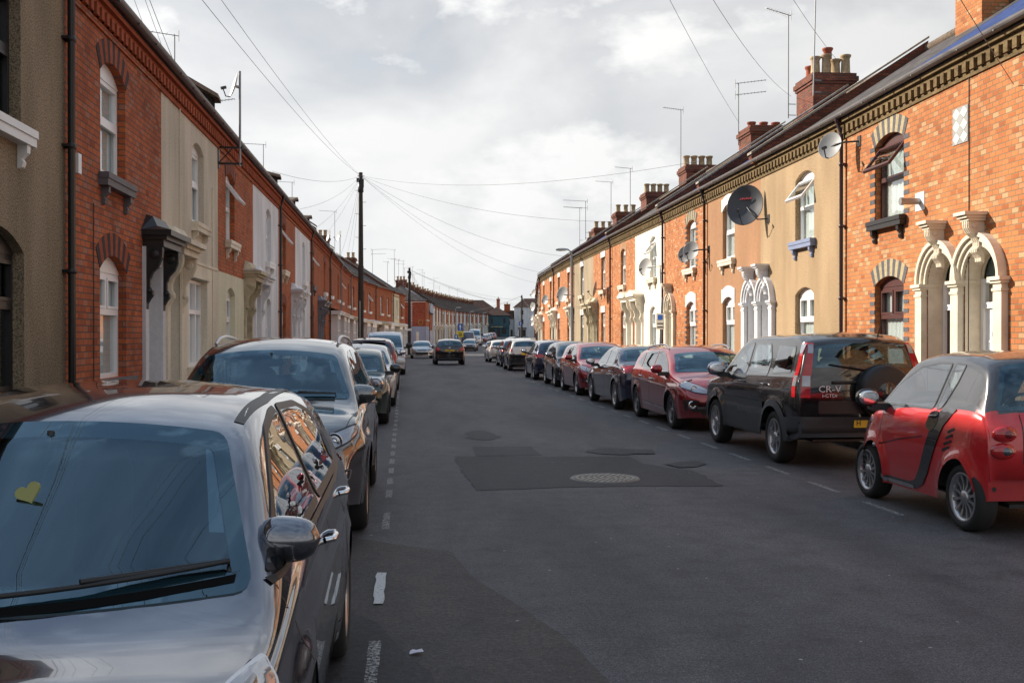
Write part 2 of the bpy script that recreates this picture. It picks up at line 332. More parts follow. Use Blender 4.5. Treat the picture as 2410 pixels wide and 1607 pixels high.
def f_line(t,b):
    tc=nd(t,'ShaderNodeTexCoord'); n=noise(t,tc.outputs['Object'],16,6,.7); r=ramp(t,[(.5,(.06,.06,.062)),(.57,(.34,.34,.33))]); t.links.new(n,r.inputs[0])
    t.links.new(r.outputs[0],b.inputs['Base Color'])
def f_worn(lo,hi,c):
    def f(t,b):
        tc=nd(t,'ShaderNodeTexCoord'); n=noise(t,tc.outputs['Object'],55,4,.8); r=ramp(t,[(lo,(0,0,0)),(hi,(1,1,1))]); t.links.new(n,r.inputs[0])
        b.inputs['Base Color'].default_value=(c,c,c*.97,1); t.links.new(r.outputs[0],b.inputs['Alpha'])
    return f
M_line=mat('worn white paint',rough=.7,build=f_worn(.45,.56,.4))
def f_line2(t,b):
    tc=nd(t,'ShaderNodeTexCoord'); n=noise(t,tc.outputs['Object'],22,6,.7); r=ramp(t,[(.3,(.09,.09,.09)),(.4,(.62,.62,.6))]); t.links.new(n,r.inputs[0])
    t.links.new(r.outputs[0],b.inputs['Base Color'])
M_line2=mat('white paint',rough=.7,build=f_worn(.34,.42,.55))
M_soil=rough_render('waste ground',(.1,.095,.08))
YS=[y*4-40 for y in range(15)]+[20+y*3 for y in range(100)]
def ribbon(name,xa,xb,dz,m,y0=-40,y1=318,cols=2,fn=None):
    mb=MB(); ys=[y for y in YS if y0<y<y1]; ys=[y0]+ys+[y1]; vs=[]
    for y in ys:
        for k in range(cols+1):
            x=xa(y)+(xb(y)-xa(y))*k/cols; vs.append((x,y,gz(y)+dz+(fn(x,y) if fn else 0)))
    n=cols+1; mb.add(vs,[(i*n+k,i*n+k+1,(i+1)*n+k+1,(i+1)*n+k) for i in range(len(ys)-1) for k in range(cols)])
    o=mb.build(name,m); tag(o,kind='structure'); return o
mb=MB(); vs=[];gy=[-300,-80,0,60,88,110,140,170,200,230,265,300,400,600,900,2500]
for y in gy:
    for x in (-1500,-60,-20,20,80,1500): vs.append((x,y,gz(y)-.08))
mb.add(vs,[(i*6+k,i*6+k+1,(i+1)*6+k+1,(i+1)*6+k) for i in range(len(gy)-1) for k in range(5)])
tag(mb.build('ground',M_soil),kind='structure')
ribbon('road',lk,rk,0,M_road,cols=4)
ribbon('pavement_left',lambda y:lx(y)-.3,lambda y:lk(y)-.12,.11,M_pave,y1=105)
ribbon('pavement_far_left',lambda y:lx(y)-.3,lambda y:lk(y)-.12,.11,M_pave,y0=118.2)
ribbon('pavement_right',lambda y:rk(y)+.12,lambda y:rx(y)+.3,.11,M_pave)
def kerb(name,xf_,y0,y1):
    mb=MB(); ys=[y0]+[y for y in YS if y0<y<y1]+[y1]; vs=[]
    for y in ys:
        x=xf_(y); z=gz(y)
        vs+=[(x-.06,y,z-.1),(x-.06,y,z+.118),(x+.06,y,z+.118),(x+.06,y,z-.1)]
    mb.add(vs,[(i*4+k,i*4+k+1,(i+1)*4+k+1,(i+1)*4+k) for i in range(len(ys)-1) for k in range(3)])
    tag(mb.build(name,M_kerb),kind='structure')
kerb('kerb_left',lambda y:lk(y)-.06,-40,105); kerb('kerb_far_left',lambda y:lk(y)-.06,118.2,318); kerb('kerb_right',lambda y:rk(y)+.06,-40,318)
mb=MB(); mb.add([(-60,105,gz(105)-.01),(2.5,105,gz(105)-.005),(4,118.2,gz(118)-.005),(-60,118.2,gz(118)-.01)],[(0,1,2,3)]); tag(mb.build('side_street_left',M_road),kind='structure')
def decal(name,pts,z,m):
    mb=MB(); tri=geometry.tessellate_polygon([[Vector((p[0],p[1],0)) for p in pts]])
    mb.add([(p[0],p[1],z) for p in pts],[tuple(t) for t in tri]); o=mb.build(name,m); tag(o,kind='structure'); return o
TH=math.atan(248/2400)
def G(u,v,z=0):
    # a point of the ground from its bearing and dip
    a=(u-1176)/2400; b=-(v-784)/2400; p=math.atan(14/2400)
    d=Vector((math.sin(TH)*math.cos(p)+a*math.cos(TH)+b*math.sin(TH)*math.sin(p),math.cos(TH)*math.cos(p)-a*math.sin(TH)+b*math.cos(TH)*math.sin(p),-math.sin(p)+b*math.cos(p)))
    t=(z-1.68)/d.z; return (t*d.x,t*d.y)
def rough_poly(pts,amp=.03,step=.25):
    o=[]; n=len(pts)
    for i in range(n):
        a=Vector(pts[i]); b=Vector(pts[(i+1)%n]); k=max(1,int((b-a).length/step))
        for j in range(k):
            p=a.lerp(b,j/k); o.append((p.x+random.uniform(-amp,amp),p.y+random.uniform(-amp,amp)))
    return o
GP=lambda *q:[G(u,v) for u,v in q]
decal('road_patch',rough_poly(GP((1045,1048),(1062,1085),(1082,1108),(1092,1127),(1250,1121),(1450,1116),(1662,1117),(1625,1095),(1585,1080),(1530,1072),(1480,1064),(1440,1047),(1240,1049)),.03,.12),.004,M_patch)
decal('road_patch_small',rough_poly(GP((1086,1026),(1219,1025),(1244,1046),(1092,1047)),.01),.004,M_patch2)
cx,cy=G(1415,1037)
decal('road_patch_round',rough_poly([(cx+.42*math.cos(a/8*math.pi),cy+.42*math.sin(a/8*math.pi)) for a in range(16)],.04,.2),.008,M_patch2)
decal('road_patch_square',rough_poly(GP((1449,1043),(1505,1043),(1499,1034),(1444,1034)),.01),.012,M_patch)
decal('road_patch_trench',rough_poly(GP((1526,1066),(1600,1059),(1622,1066),(1600,1073),(1560,1075)),.02),.010,M_patch)
decal('road_worn_strip',rough_poly([(-.6,9.0),(-.1,8.45),(.35,8.1),(.5,7.1),(.7,6.4),(.95,5.5),(1.05,4.7),(1.1,3.2),(-.6,3.2)],.03),.004,M_brown)
decal('road_worn_corner',rough_poly([(-.6,6.75),(-.15,6.15),(.12,5.2),(.3,4.4),(.4,3.2),(-.6,3.2)],.03),.006,M_patch)
for i in range(1): decal('road_stain',rough_poly([(1.3+i*1.5+.3*math.cos(a*math.pi/6)*(1+i*.3),17.5+i*5+.9*math.sin(a*math.pi/6)) for a in range(12)],.06,.2),.004,M_patch)
# parking bay dashes
for k,y in enumerate([4.9,6.55,9.1]+[10.9+.95*i for i in range(34)]):
    w=.033; ln=.85 if y<10 else .5
    x=lk(y)+2.1-.02; 
    o=decal('bay_line',rough_poly([(x-w,y),(x+w,y),(x+w,y+ln),(x-w,y+ln)],.006,.1),.013 if y<7.5 else .005,M_line2 if k==1 else M_line)
for k in range(34):
    y=9.3+1.45*k; x=4.62+(.0 if y<40 else (y-40)*.013)
    decal('bay_line_right',[(x-.035,y),(x+.035,y),(x+.035,y+.8),(x-.035,y+.8)],.005,M_line)
mb=MB(); mb.add([(.8,103.5,gz(103.5)+.006),(11.9,103.5,gz(103.5)+.006),(12.1,105.2,gz(105)+.006),(1.2,105.2,gz(105)+.006)],[(0,1,2,3)]); tag(mb.build('speed_hump_mark',M_pave),kind='structure')
# manhole cover with raised studs
t=thing('manhole_cover','round cast iron manhole cover with raised studs set in the dark road patch','manhole cover',(2.34,12.05,.004))
m=mat('cast iron',(.17,.16,.145),.55,.4)
mb=MB(); mb.lathe([(0,.004),(.36,.004),(.375,.012),(.4,.012),(.41,.0)],40,0); mb.build('frame',m,t)
mb=MB()
for rr,n in ((.06,6),(.13,12),(.2,18),(.27,24),(.33,30)):
    for k in range(n):
        a=2*math.pi*k/n; c=(rr*math.cos(a),rr*math.sin(a)); s_=.019; mb.box(c[0]-s_,c[0]+s_,c[1]-s_,c[1]+s_,.004,.014)
mb.build('stud_pattern',mat('worn iron',(.36,.34,.3),.5,.5),t)
mb=MB(); random.seed(3)
pp=[(.09*math.cos(a*.8)*random.uniform(.5,1.1),.06*math.sin(a*.8)*random.uniform(.6,1.1)) for a in range(8)]
mb.add([(p[0],p[1],random.uniform(.002,.03)) for p in pp]+[(0,0,.02)],[(i,(i+1)%8,8) for i in range(8)])
o=mb.build('paper_scrap',mat('paper',(.7,.68,.75),.8)); o.scale=(.6,.6,.6); o.location=(*G(957,1503),.01); tag(o,'crumpled scrap of pale paper lying on the worn brown asphalt','litter')
# ---------------------------------------------------------------- house materials
B_or=brick('orange brick',(.56,.20,.072),(.49,.165,.06),(.58,.32,.17),(.27,.18,.10),bw=.165,grime=.18)
B_rd=brick('red brick',(.53,.145,.052),(.41,.10,.04),(.40,.17,.11),(.16,.10,.075),grime=.3)
B_rd2=brick('deep red brick',(.55,.14,.045),(.43,.10,.036),(.38,.15,.08),(.18,.12,.08))
B_ch=brick('sooty chimney brick',(.26,.085,.05),(.17,.055,.038),(.12,.07,.05),(.1,.075,.06),grime=.4)
P_tan=rough_render('tan pebbledash',(.42,.30,.18),.45,48,1,.012)
P_brn=rough_render('brown grey pebbledash',(.32,.25,.17),.5,55,1,.012,.35)
P_crm=rough_render('cream roughcast',(.64,.57,.46),.2,50,.8,.008,.25)
P_brr=rough_render('smooth brown render',(.36,.20,.11),.06,8,.2,.004,.12)
P_cream=rough_render('cream painted render',(.76,.69,.55),.05,20,.2,.003,.22)
P_cream2=rough_render('pale yellow painted brick',(.70,.66,.49),.05,16,.5,.006,.15)
P_white=rough_render('white painted brick',(.74,.75,.78),.04,14,.5,.006,.22)
P_ivory=rough_render('ivory render',(.80,.74,.62),.04,14,.2,.004,.12)
P_tnd=rough_render('dark tan render',(.36,.29,.20),.2,50,.6,.006)
P_lav=rough_render('blue grey painted wall',(.33,.35,.45),.05,14,.3,.004,.12)
P_teal=rough_render('teal painted wall',(.055,.115,.145),.08,14,.3,.004,.12)
P_stone=painted('stone coloured paint',(.76,.68,.54),.55,.12)
P_wht=painted('white gloss paint',(.80,.80,.79),.35,.05)
P_upvc=painted('white window frame',(.88,.88,.88),.3,.03)
P_blk=painted('black paint',(.018,.017,.018),.4,.1)
P_dst=painted('dark painted stone',(.075,.055,.055),.6,.2)
P_gst=painted('grey painted stone',(.13,.12,.13),.6,.2)
P_brw=painted('dark brown frame',(.085,.03,.026),.4,.1)
P_blue=painted('blue painted sill',(.22,.27,.42),.5,.1)
P_grn=painted('olive paint',(.42,.42,.30),.55,.1)
P_yst=painted('weathered yellow stone',(.58,.50,.34),.8,.3)
P_gry=painted('grey paint',(.16,.16,.19),.5,.1)
M_dent=rough_render('shade toned buff dentil brick',(.17,.12,.06),.25,14,.4,.004,.3)  # buff brick darkened, shade below the gutter put into the colour
M_vy=rough_render('buff brick',(.42,.35,.21),.15,20,.4,.004); M_vg=rough_render('grey brick',(.12,.115,.125),.15,20,.4,.004); M_vr=rough_render('rubbed red brick',(.36,.095,.045),.15,20,.4,.004); M_vd=rough_render('dark brick',(.075,.055,.055),.15,20,.4,.004)
S_gr=slate('grey slate',(.085,.078,.078)); S_bl=slate('blue slate',(.03,.06,.19)); S_bn=slate('brown mossy tiles',(.13,.10,.075)); S_rd=slate('red brown tiles',(.085,.05,.04)); S_db=slate('dark brown tiles',(.075,.055,.045))
M_ridge=rough_render('ridge tile',(.17,.13,.10),.3,12,.5,.01); M_coping=rough_render('coping stone',(.36,.33,.28),.25,10,.5,.01)
M_gut=painted('brown gutter',(.10,.075,.075),.4,.15); M_gutg=painted('grey gutter',(.19,.18,.18),.4,.15); M_pipe=painted('dark plum downpipe',(.045,.02,.03),.4,.1); M_pipeb=painted('black downpipe',(.012,.012,.014),.35,.1); M_pipeg=painted('grey downpipe',(.2,.2,.22),.4,.1)
M_pot=rough_render('buff chimney pot',(.45,.33,.20),.2,8,.4,.01,.4); M_potr=rough_render('terracotta chimney pot',(.34,.10,.06),.2,8,.4,.01,.3)
M_cur=mat('net curtain',(.8,.82,.82),.9); M_cur2=mat('cream blind',(.32,.28,.22),.9)
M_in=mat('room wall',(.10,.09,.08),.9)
M_doorw=painted('white door',(.80,.82,.84),.3,.03); M_doork=painted('black door',(.02,.02,.022),.3,.05); M_doorg=painted('pale grey door',(.55,.57,.62),.3,.05)
M_met=mat('galvanised steel',(.32,.32,.32),.4,.7)
H0=5.9
def arch(x0,x1,z0,z1,rise,n=10):
    p=[(x0,z0),(x1,z0)]
    if rise<.01: return p+[(x1,z1),(x0,z1)]
    w=(x1-x0)/2; c=(x0+x1)/2; r=(w*w+rise*rise)/(2*rise); a=math.asin(min(1,w/r))
    if rise>=w: a=math.pi/2
    for i in range(n+1):
        t=a-2*a*i/n; p.append((c+r*math.sin(t),z1-r+r*math.cos(t)))
    return p
def arcseg(x0,x1,z1,rise,off,n=12):
    w=(x1-x0)/2; c=(x0+x1)/2; r=(w*w+rise*rise)/(2*rise); a=math.asin(min(1,w/r))
    return [(c+(r+off)*math.sin(-a+2*a*i/n),z1-r+(r+off)*math.cos(-a+2*a*i/n)) for i in range(n+1)]
def bars(mb,x0,x1,z0,z1,t,y0,y1,m=0):
    mb.box(x0,x1,y0,y1,z0,z0+t,m); mb.box(x0,x1,y0,y1,z1-t,z1,m); mb.box(x0,x0+t,y0+.001,y1-.001,z0+t,z1-t,m); mb.box(x1-t,x1,y0+.001,y1-.001,z0+t,z1-t,m)
def window(H,x,w,z0,z1,rise,kind,fm,simple=False,cur=M_cur,y=.11,sill=None,sillw=.16,name='window',sy=0.0):
    x0=x-w/2; x1=x+w/2; zs=z1-rise; mb=MB(); t=.06; yy=sy
    if rise>.01:
        a=[p for p in arch(x0,x1,zs,z1,rise)[2:]]; mb.prism([(x0,zs-.02),(x1,zs-.02)]+a,yy+y-.01,yy+y+.05)
    zt={'sash':z0+(zs-z0)*.58,'case':z0+(zs-z0)*.62,'tri':z0+(zs-z0)*.62,'open':z0+(zs-z0)*.55,'single':z0+(zs-z0)*.5}[kind if kind in('sash','case','tri','open') else 'single']
    mb.box(x0,x0+t,yy+y,yy+y+.07,z0,zs-.02); mb.box(x1-t,x1,yy+y,yy+y+.07,z0,zs-.02); mb.box(x0+t,x1-t,yy+y+.001,yy+y+.069,z0,z0+t); mb.box(x0+t,x1-t,yy+y+.001,yy+y+.069,zs-t-.02,zs-.021)
    mb.box(x0+t,x1-t,yy+y-.012,yy+y+.06,zt-.04,zt+.04)
    if kind=='case':
        mb.box(x-.04,x+.04,yy+y-.006,yy+y+.06,zt+.04,zs-t-.02)
        for a,b in ((x0+t,x-.04),(x+.04,x1-t)): bars(mb,a+.004,b-.004,zt+.044,zs-t-.024,.035,yy+y-.02,yy+y+.02)
    if kind=='tri':
        for q in (x0+(x1-x0)/3,x0+(x1-x0)*2/3): mb.box(q-.035,q+.035,yy+y-.014,yy+y+.06,z0+t,zs-t-.02)
    if kind=='sash':
        bars(mb,x0+t+.004,x1-t-.004,z0+t+.004,zt-.044,.035,yy+y-.018,yy+y+.02)
    W_=mb.build(name,fm,H)
    g=MB(); g.add([(x0,yy+y+.045,z0),(x1,yy+y+.045,z0),(x1,yy+y+.045,zs),(x0,yy+y+.045,zs)],[(0,1,2,3)]); g.build('pane',M_glass,W_)
    if cur:
        c=MB(); n=26 if not simple else 8; vs=[]
        for i in range(n+1):
            q=x0+(x1-x0)*i/n; vs+=[(q,yy+y+.09+.022*math.sin(i*1.9)+.01*math.sin(i*.7),z0),(q,yy+y+.09+.02*math.sin(i*1.9+.5),zs)]
        c.add(vs,[(2*i,2*i+2,2*i+3,2*i+1) for i in range(n)],0,True); c.build('curtain',cur,W_)
    if kind=='open':
        o=MB(); h=zs-zt-.07; bars(o,x0+.05,x1-.05,-h,0,.055,-.03,.02,0); i0=len(o.v); o.add([(x0+.09,-.005,-h+.04),(x1-.09,-.005,-h+.04),(x1-.09,-.005,-.04),(x0+.09,-.005,-.04)],[(0,1,2,3)],1)
        o.xf(Matrix.Translation((0,yy+y-.02,zs-.04))@Matrix.Rotation(R(-38),4,'X')); o.build('open_casement',[fm,M_glass],W_)
    if sill is not None:
        s_=MB(); s_.box(x0-.1,x1+.1,yy-.12,yy+y+.01,z0-sillw,z0-.001)
        s_.box(x0-.11,x1+.11,yy-.135,yy-.02,z0-sillw*.45,z0+.004)
        if not simple:
            for q in (x0+.06,x1-.06):
                s_.prism([(yy-.002,z0-sillw),(yy-.10,z0-sillw),(yy-.095,z0-sillw-.08),(yy-.04,z0-sillw-.14),(yy-.06,z0-sillw-.17),(yy-.045,z0-sillw-.22),(yy-.002,z0-sillw-.24)],q-.045,q+.045,'x')
        s_.build('sill',sill,W_)
    return W_
def voussoirs(H,x,w,z1,rise,ms,th=.3,n=13,name='window_arch'):
    a=arcseg(x-w/2-.02,x+w/2+.02,z1,rise,0,n); b=arcseg(x-w/2-.02,x+w/2+.02,z1,rise,th,n); mb=MB()
    for i in range(n):
        mb.prism([a[i],a[i+1],b[i+1],b[i]],-.008,.05,m=i%2)
    return mb.build(name,ms,H)
def lintel(H,x,w,z1,rise,m,th=.3):
    mb=MB(); x0=x-w/2-.06; x1=x+w/2+.06
    if rise>.02:
        a=arcseg(x-w/2,x+w/2,z1,rise,0,10); mb.prism([(x0,z1-rise+.0)]+a+[(x1,z1-rise),(x1,z1+th-rise*.5)]+[(q[0],q[1]) for q in reversed(arcseg(x0,x1,z1+th,rise*.9,0,10))][1:-1]+[(x0,z1+th-rise*.5)],-.02,.05)
    else: mb.box(x0,x1,-.02,.05,z1,z1+th)
    mb.build('lintel',m,H)
def console(mb,x,w,zt,h,proj,m=0):
    # S scroll bracket: profile in (y,z)
    pr=[(0,0),(-proj,0),(-proj*1.02,-.06*h/.75),(-proj*.98,-.16*h/.75),(-proj*.8,-.27*h/.75),(-proj*.5,-.36*h/.75),(-proj*.36,-.46*h/.75),(-proj*.36,-.56*h/.75),(-proj*.5,-.62*h/.75),(-proj*.5,-.68*h/.75),(-proj*.34,-.74*h/.75),(-proj*.22,-.80*h/.75),(-proj*.2,-.88*h/.75),(0,-.92*h/.75)]
    mb.prism([(a,zt+b) for a,b in pr],x-w/2,x+w/2,'x',m)
    mb.lathe([(0,-w/2-.015),(.055*h/.75,-w/2-.015),(.07*h/.75,-w/2),(.07*h/.75,w/2),(.055*h/.75,w/2+.015),(0,w/2+.015)],12,m,(x,-proj*.62,zt-.11*h/.75),'x')
    mb.lathe([(0,-w/2-.012),(.045*h/.75,-w/2),(.045*h/.75,w/2),(0,w/2+.012)],10,m,(x,-proj*.33,zt-.62*h/.75),'x')
    for q in (-.3,0,.3): mb.prism([(a*1.035-.004,zt+b) for a,b in pr[1:-1]]+[(-.01,zt-.85*h/.75),(-.01,zt-.01)],x+q*w-.012,x+q*w+.012,'x',m)
def door(H,x,w,zt,dm,glazed=False,y=.25,fan=True,fm=None):
    x0=x-w/2;x1=x+w/2; fm=fm or P_upvc; zd=min(zt,2.12)
    fr=MB(); fr.box(x0,x0+.07,y-.04,y+.05,.12,zt); fr.box(x1-.07,x1,y-.04,y+.05,.12,zt); fr.box(x0+.07,x1-.07,y-.039,y+.049,zd-.04,zd+.05); fr.box(x0+.07,x1-.07,y-.039,y+.049,zt-.06,zt)
    fr.build('door_frame',fm,H)
    d=MB(); a=x0+.07;b=x1-.07; d.box(a,b,y,y+.04,.13,zd-.04)
    cx=(a+b)/2
    for (p,q,z0,z1) in ((a+.08,cx-.035,.3,.95),(cx+.035,b-.08,.3,.95),(a+.08,cx-.035,1.08,1.6),(cx+.035,b-.08,1.08,1.6)):
        bars(d,p,q,z0,z1,.022,y-.012,y+.004)
    D=d.build('door',dm,H)
    h=MB(); h.tube([(b-.07,y-.005,1.02),(b-.07,y-.05,1.02),(b-.17,y-.05,1.02)],.011); h.build('handle',M_chrome,D)
    l=MB(); l.box(cx-.13,cx+.13,y-.014,y,.98,1.035); l.build('letterbox',M_chrome,D)
    g=MB(); g.prism(arch(cx-.17,cx+.17,1.66,1.86,.15,10),y-.008,y-.002); g.build('pane',M_dglass,D)
    if glazed:
        g=MB(); g.box(a+.1,b-.1,y-.018,y-.014,.9,1.95); g.build('pane',M_dglass,D)
    if fan and zt>zd+.15:
        g=MB(); g.add([(x0+.07,y,zd+.05),(x1-.07,y,zd+.05),(x1-.07,y,zt-.06),(x0+.07,y,zt-.06)],[(0,1,2,3)]); g.build('fanlight',M_glass,H)
def step(H,x,w):
    s=MB(); s.box(x-w/2-.05,x+w/2+.05,-.22,.36,-.3,.125); s.build('doorstep',P_dst,H)
def hood(H,x,w,m,kind='flat',pm=None,zt=2.98,cons=(1,1),cm=None,ext=(0,0),pil=True,proj=.34):
    cm=cm or m; x0=x-w/2-.17-ext[0];x1=x+w/2+.17+ext[1]
    mb=MB()
    for (dx,py,z0,z1) in ((.0,.30,zt,zt+.10),(.03,.35,zt+.10,zt+.16),(.07,.42,zt+.16,zt+.24)):
        mb.box(x0-dx,x1+dx,-py*proj/.34,0.0,z0,z1-.001)
    if kind=='flat': # swept lead roof
        P=[(x0-.07,0),(x1+.07,0)]
        a=zt+.24; f=-.42*proj/.34
        v=[(x0-.08,f,a),(x1+.08,f,a),(x1+.08,0,a),(x0-.08,0,a),(x0+.12,-.18,a+.07),(x1-.12,-.18,a+.07),(x0+.2,-.1,a+.22),(x1-.2,-.1,a+.22),(x0+.22,0,a+.25),(x1-.22,0,a+.25)]
        mb.add(v,[(0,1,5,4),(4,5,7,6),(6,7,9,8),(1,2,5),(2,7,5),(2,9,7),(0,4,3),(3,4,6),(3,6,8)])
    elif kind=='gable':
        c=(x0+x1)/2; mb.prism([(x0-.08,zt+.24),(x1+.08,zt+.24),(c,zt+.24+.2*(x1-x0)/1.4)],-.42,0); 
    canopy=mb.build('door_canopy',m,H)
    if any(cons):
        for on,q in ((cons[0],x-w/2-.1),(cons[1],x+w/2+.1)):
            if on: mb=MB(); console(mb,q,.13,zt-.001,.78,.26); mb.build('console_bracket',cm,H)
    if pil:
        mb=MB(); mb.box(x-w/2-.2,x-w/2,-.05,.02,0,zt-.002); mb.box(x+w/2,x+w/2+.2,-.05,.02,0,zt-.002); mb.box(x-w/2-.001,x+w/2+.001,-.04,.02,zt-.25,zt-.003)
        for q in (x-w/2+.001,x+w/2-.016): mb.box(q,q+.015,-.03,.21,-.1,2.72)
        mb.build('door_surround',pm or m,H)
def archdoor(H,x,w,m,dm,spring=2.5,sides=(1,1),half=(1,1),key=True):
    r=w/2; R2=r+.18
    hole=arch(x-r,x+r,0.12,spring+r,r,18)
    mb=MB()
    # archivolt in three stepped mouldings
    for (a,b,d) in ((r,r+.07,-.05),(r+.07,r+.14,-.09),(r+.14,R2+.02,-.13)):
        n=20
        for i in range(n):
            t0=math.pi*i/n; t1=math.pi*(i+1)/n
            q=[(x+a*math.cos(t0),spring+a*math.sin(t0)),(x+b*math.cos(t0),spring+b*math.sin(t0)),(x+b*math.cos(t1),spring+b*math.sin(t1)),(x+a*math.cos(t1),spring+a*math.sin(t1))]
            mb.prism(q,d,.02)
    mb.build('door_arch',m,H)
    mb=MB()
    for sx,on in ((-1,sides[0]),(1,sides[1])):
        if not on: continue
        c=x+sx*(r+.125)
        mb.box(c-.11,c+.11,-.10,.02,.1,spring-.2); mb.box(c-.14,c+.14,-.13,.02,.0,.3)
        mb.box(c-.125,c+.125,-.115,.02,spring-.2,spring-.16); mb.box(c-.11,c+.11,-.10,.02,spring-.16,spring-.09); mb.box(c-.14,c+.14,-.13,.30,spring-.09,spring-.05); mb.box(c-.165,c+.165,-.16,.34,spring-.05,spring+.001)
    mb.build('pilaster',m,H)
    # inner lining
    mb=MB(); n=16; vs=[]
    pts=[(x-r+.02,.12)]+[(x+(r-.02)*math.cos(math.pi-math.pi*i/n),spring+(r-.02)*math.sin(math.pi*i/n)) for i in range(n+1)]+[(x+r-.02,.12)]
    for p in pts: vs+=[(p[0],.0,p[1]),(p[0],.24,p[1])]
    mb.add(vs,[(2*i,2*i+1,2*i+3,2*i+2) for i in range(len(pts)-1)],0,False)
    mb.plate([(x-r-.3,.1),(x+r+.3,.1),(x+r+.3,spring+r+.3),(x-r-.3,spring+r+.3)],[arch(x-r+.07,x+r-.07,.12,spring+r-.07,r-.07,16)],.235,.03)
    mb.build('door_lining',m,H)
    door(H,x,w-.1,spring+.02,dm,y=.27)
    g=MB(); g.prism(arch(x-r+.07,x+r-.07,spring,spring+r-.07,r-.0701,12),.28,.285); g.build('fanlight',M_dglass,H)
    if key:
        mb=MB(); zt=spring+r+.40; mb.box(x-.14,x+.14,-.30,0,zt,zt+.04); mb.box(x-.17,x+.17,-.34,0,zt+.04,zt+.09); mb.box(x-.12,x+.12,-.26,0,zt-.04,zt)
        console(mb,x,.17,zt-.04,.5,.24); mb.build('keystone_scroll',m,H)
    step(H,x,w)
    return hole
def chimney(H,x,y,lx_,ly,zt,pots,m=None,pk=0):
    m=m or B_ch; mb=MB(); a,b,c,d=x-lx_/2,x+lx_/2,y-ly/2,y+ly/2
    mb.box(a,b,c,d,6.6,zt-.32); mb.box(a-.04,b+.04,c-.04,d+.04,zt-.32,zt-.24); mb.box(a-.08,b+.08,c-.08,d+.08,zt-.24,zt-.1); mb.box(a-.03,b+.03,c-.03,d+.03,zt-.1,zt)
    C=mb.build('chimney',m,H)
    if isinstance(pots,int): pots=[(-ly/2+ly*(i+.5)/pots,.0,.5,0) for i in range(pots)]
    for (dy,dx,h,k) in pots:
        p=MB(); r=.155; p.lathe([(r*1.05,zt),(r*1.05,zt+.05),(r*.9,zt+.07),(r*.8,zt+h-.12),(r*.95,zt+h-.08),(r*1.1,zt+h-.04),(r*1.05,zt+h),(r*.75,zt+h),(r*.7,zt+h-.15)],12,0,(x+dx,y+dy,0)); p.build('chimney_pot',M_potr if k else M_pot,C)
def cornice(H,w,mt,dm,x0=0,dent=True):
    mb=MB(); mb.box(x0,w,-.03,0,5.50,5.58,0); mb.box(x0,w,-.05,0,5.73,5.80,1); mb.box(x0,w,-.11,0,5.80,5.872,1)
    if dent:
        n=int((w-x0)/.22)
        for i in range(n):
            q=x0+(w-x0)*(i+.5)/n; mb.box(q-.055,q+.055,-.085,0,5.58,5.729,1); mb.box(q-.055,q+.055,-.045,-.0,5.581,5.63,0)
    mb.build('dentil_course',[mt,dm],H)
def gutter(H,w,m,x0=0):
    mb=MB(); n=8; pr=[(-.17+.075*math.cos(math.pi+math.pi*i/n),5.95+.075*math.sin(math.pi+math.pi*i/n)) for i in range(n+1)]
    pr+= [(-.17+.062*math.cos(-math.pi*i/n),5.952+.062*math.sin(-math.pi*i/n)) for i in range(n+1)]
    mb.prism(pr,x0,w,'x')
    for i in range(int(w)): mb.box(x0+i+.4,x0+i+.43,-.24,-.05,5.88,5.9)
    mb.build('gutter',m,H)
def pipe(H,x,m,y=-.08,top=5.9):
    mb=MB(); mb.tube([(x,-.17,top),(x,-.165,top-.08),(x,y,top-.32),(x,y,.1)],.038,8)
    for z in (1.0,2.4,3.8,5.0): mb.lathe([(.046,-.03),(.052,-.02),(.052,.02),(.046,.03)],8,0,(x,y,z)); mb.box(x-.08,x+.08,y,-.0,z-.015,z+.015)
    mb.lathe([(.045,-.05),(.07,.05),(.07,.08)],8,0,(x,-.165,top-.04))
    mb.build('downpipe',m,H)
def roof(H,w,m,x0=0,ridge=M_ridge,ends=(0,0),wm=None):
    p=math.tan(R(33)); D=4.2; zr=5.93+D*p; mb=MB()
    a=(x0,-.13,5.93-.13*p+.04);b=(w,-.13,5.93-.13*p+.04)
    vs=[a,b,(w,D,zr+.04),(x0,D,zr+.04),(x0,2*D,5.97),(w,2*D,5.97)]
    RB=MB(); c=math.cos(R(33))
    # slab with thickness, built flat in its own frame so the slate courses follow the slope
    o=MB(); o.box(x0,w,0,(D+.13)/c,-.04,0)
    ob=o.build('roof',m,H); ob.location=(0,-.13,5.93-.13*p+.05); ob.rotation_euler=(R(33),0,0)
    o=MB(); o.box(x0,w,0,(D+.0)/c,-.04,0); o2=o.build('roof_rear',m,H); o2.location=(w+x0,2*D,5.93+.05); o2.rotation_euler=(R(33),0,math.pi)
    r_=MB(); r_.tube([(x0,D,zr+.07),(w,D,zr+.07)],.12,8); r_.build('ridge_tiles',ridge,H)
def shell(H,w,m,x0=0,side=(0,0),low=-.6):
    mb=MB(); D=8.4; zr=5.9+4.2*math.tan(R(33))
    mb.box(x0,w,D-.1,D,low,5.9); mb.box(x0+.01,w-.01,.24,D-.1,low,.1); mb.box(x0+.01,w-.01,.24,D-.1,2.95,3.1); 
    for q,a in ((x0,0),(w-.06,1)): mb.prism([(.012,low),(D-.1,low),(D-.1,5.9),(4.2,zr),(.012,5.9)],q+.005,q+.055,'x')
    mb.build('house_body',m,H)
    i=MB(); i.box(x0+.07,w-.07,2.6,2.65,.1,5.8); i.build('inner_wall',M_in,H)
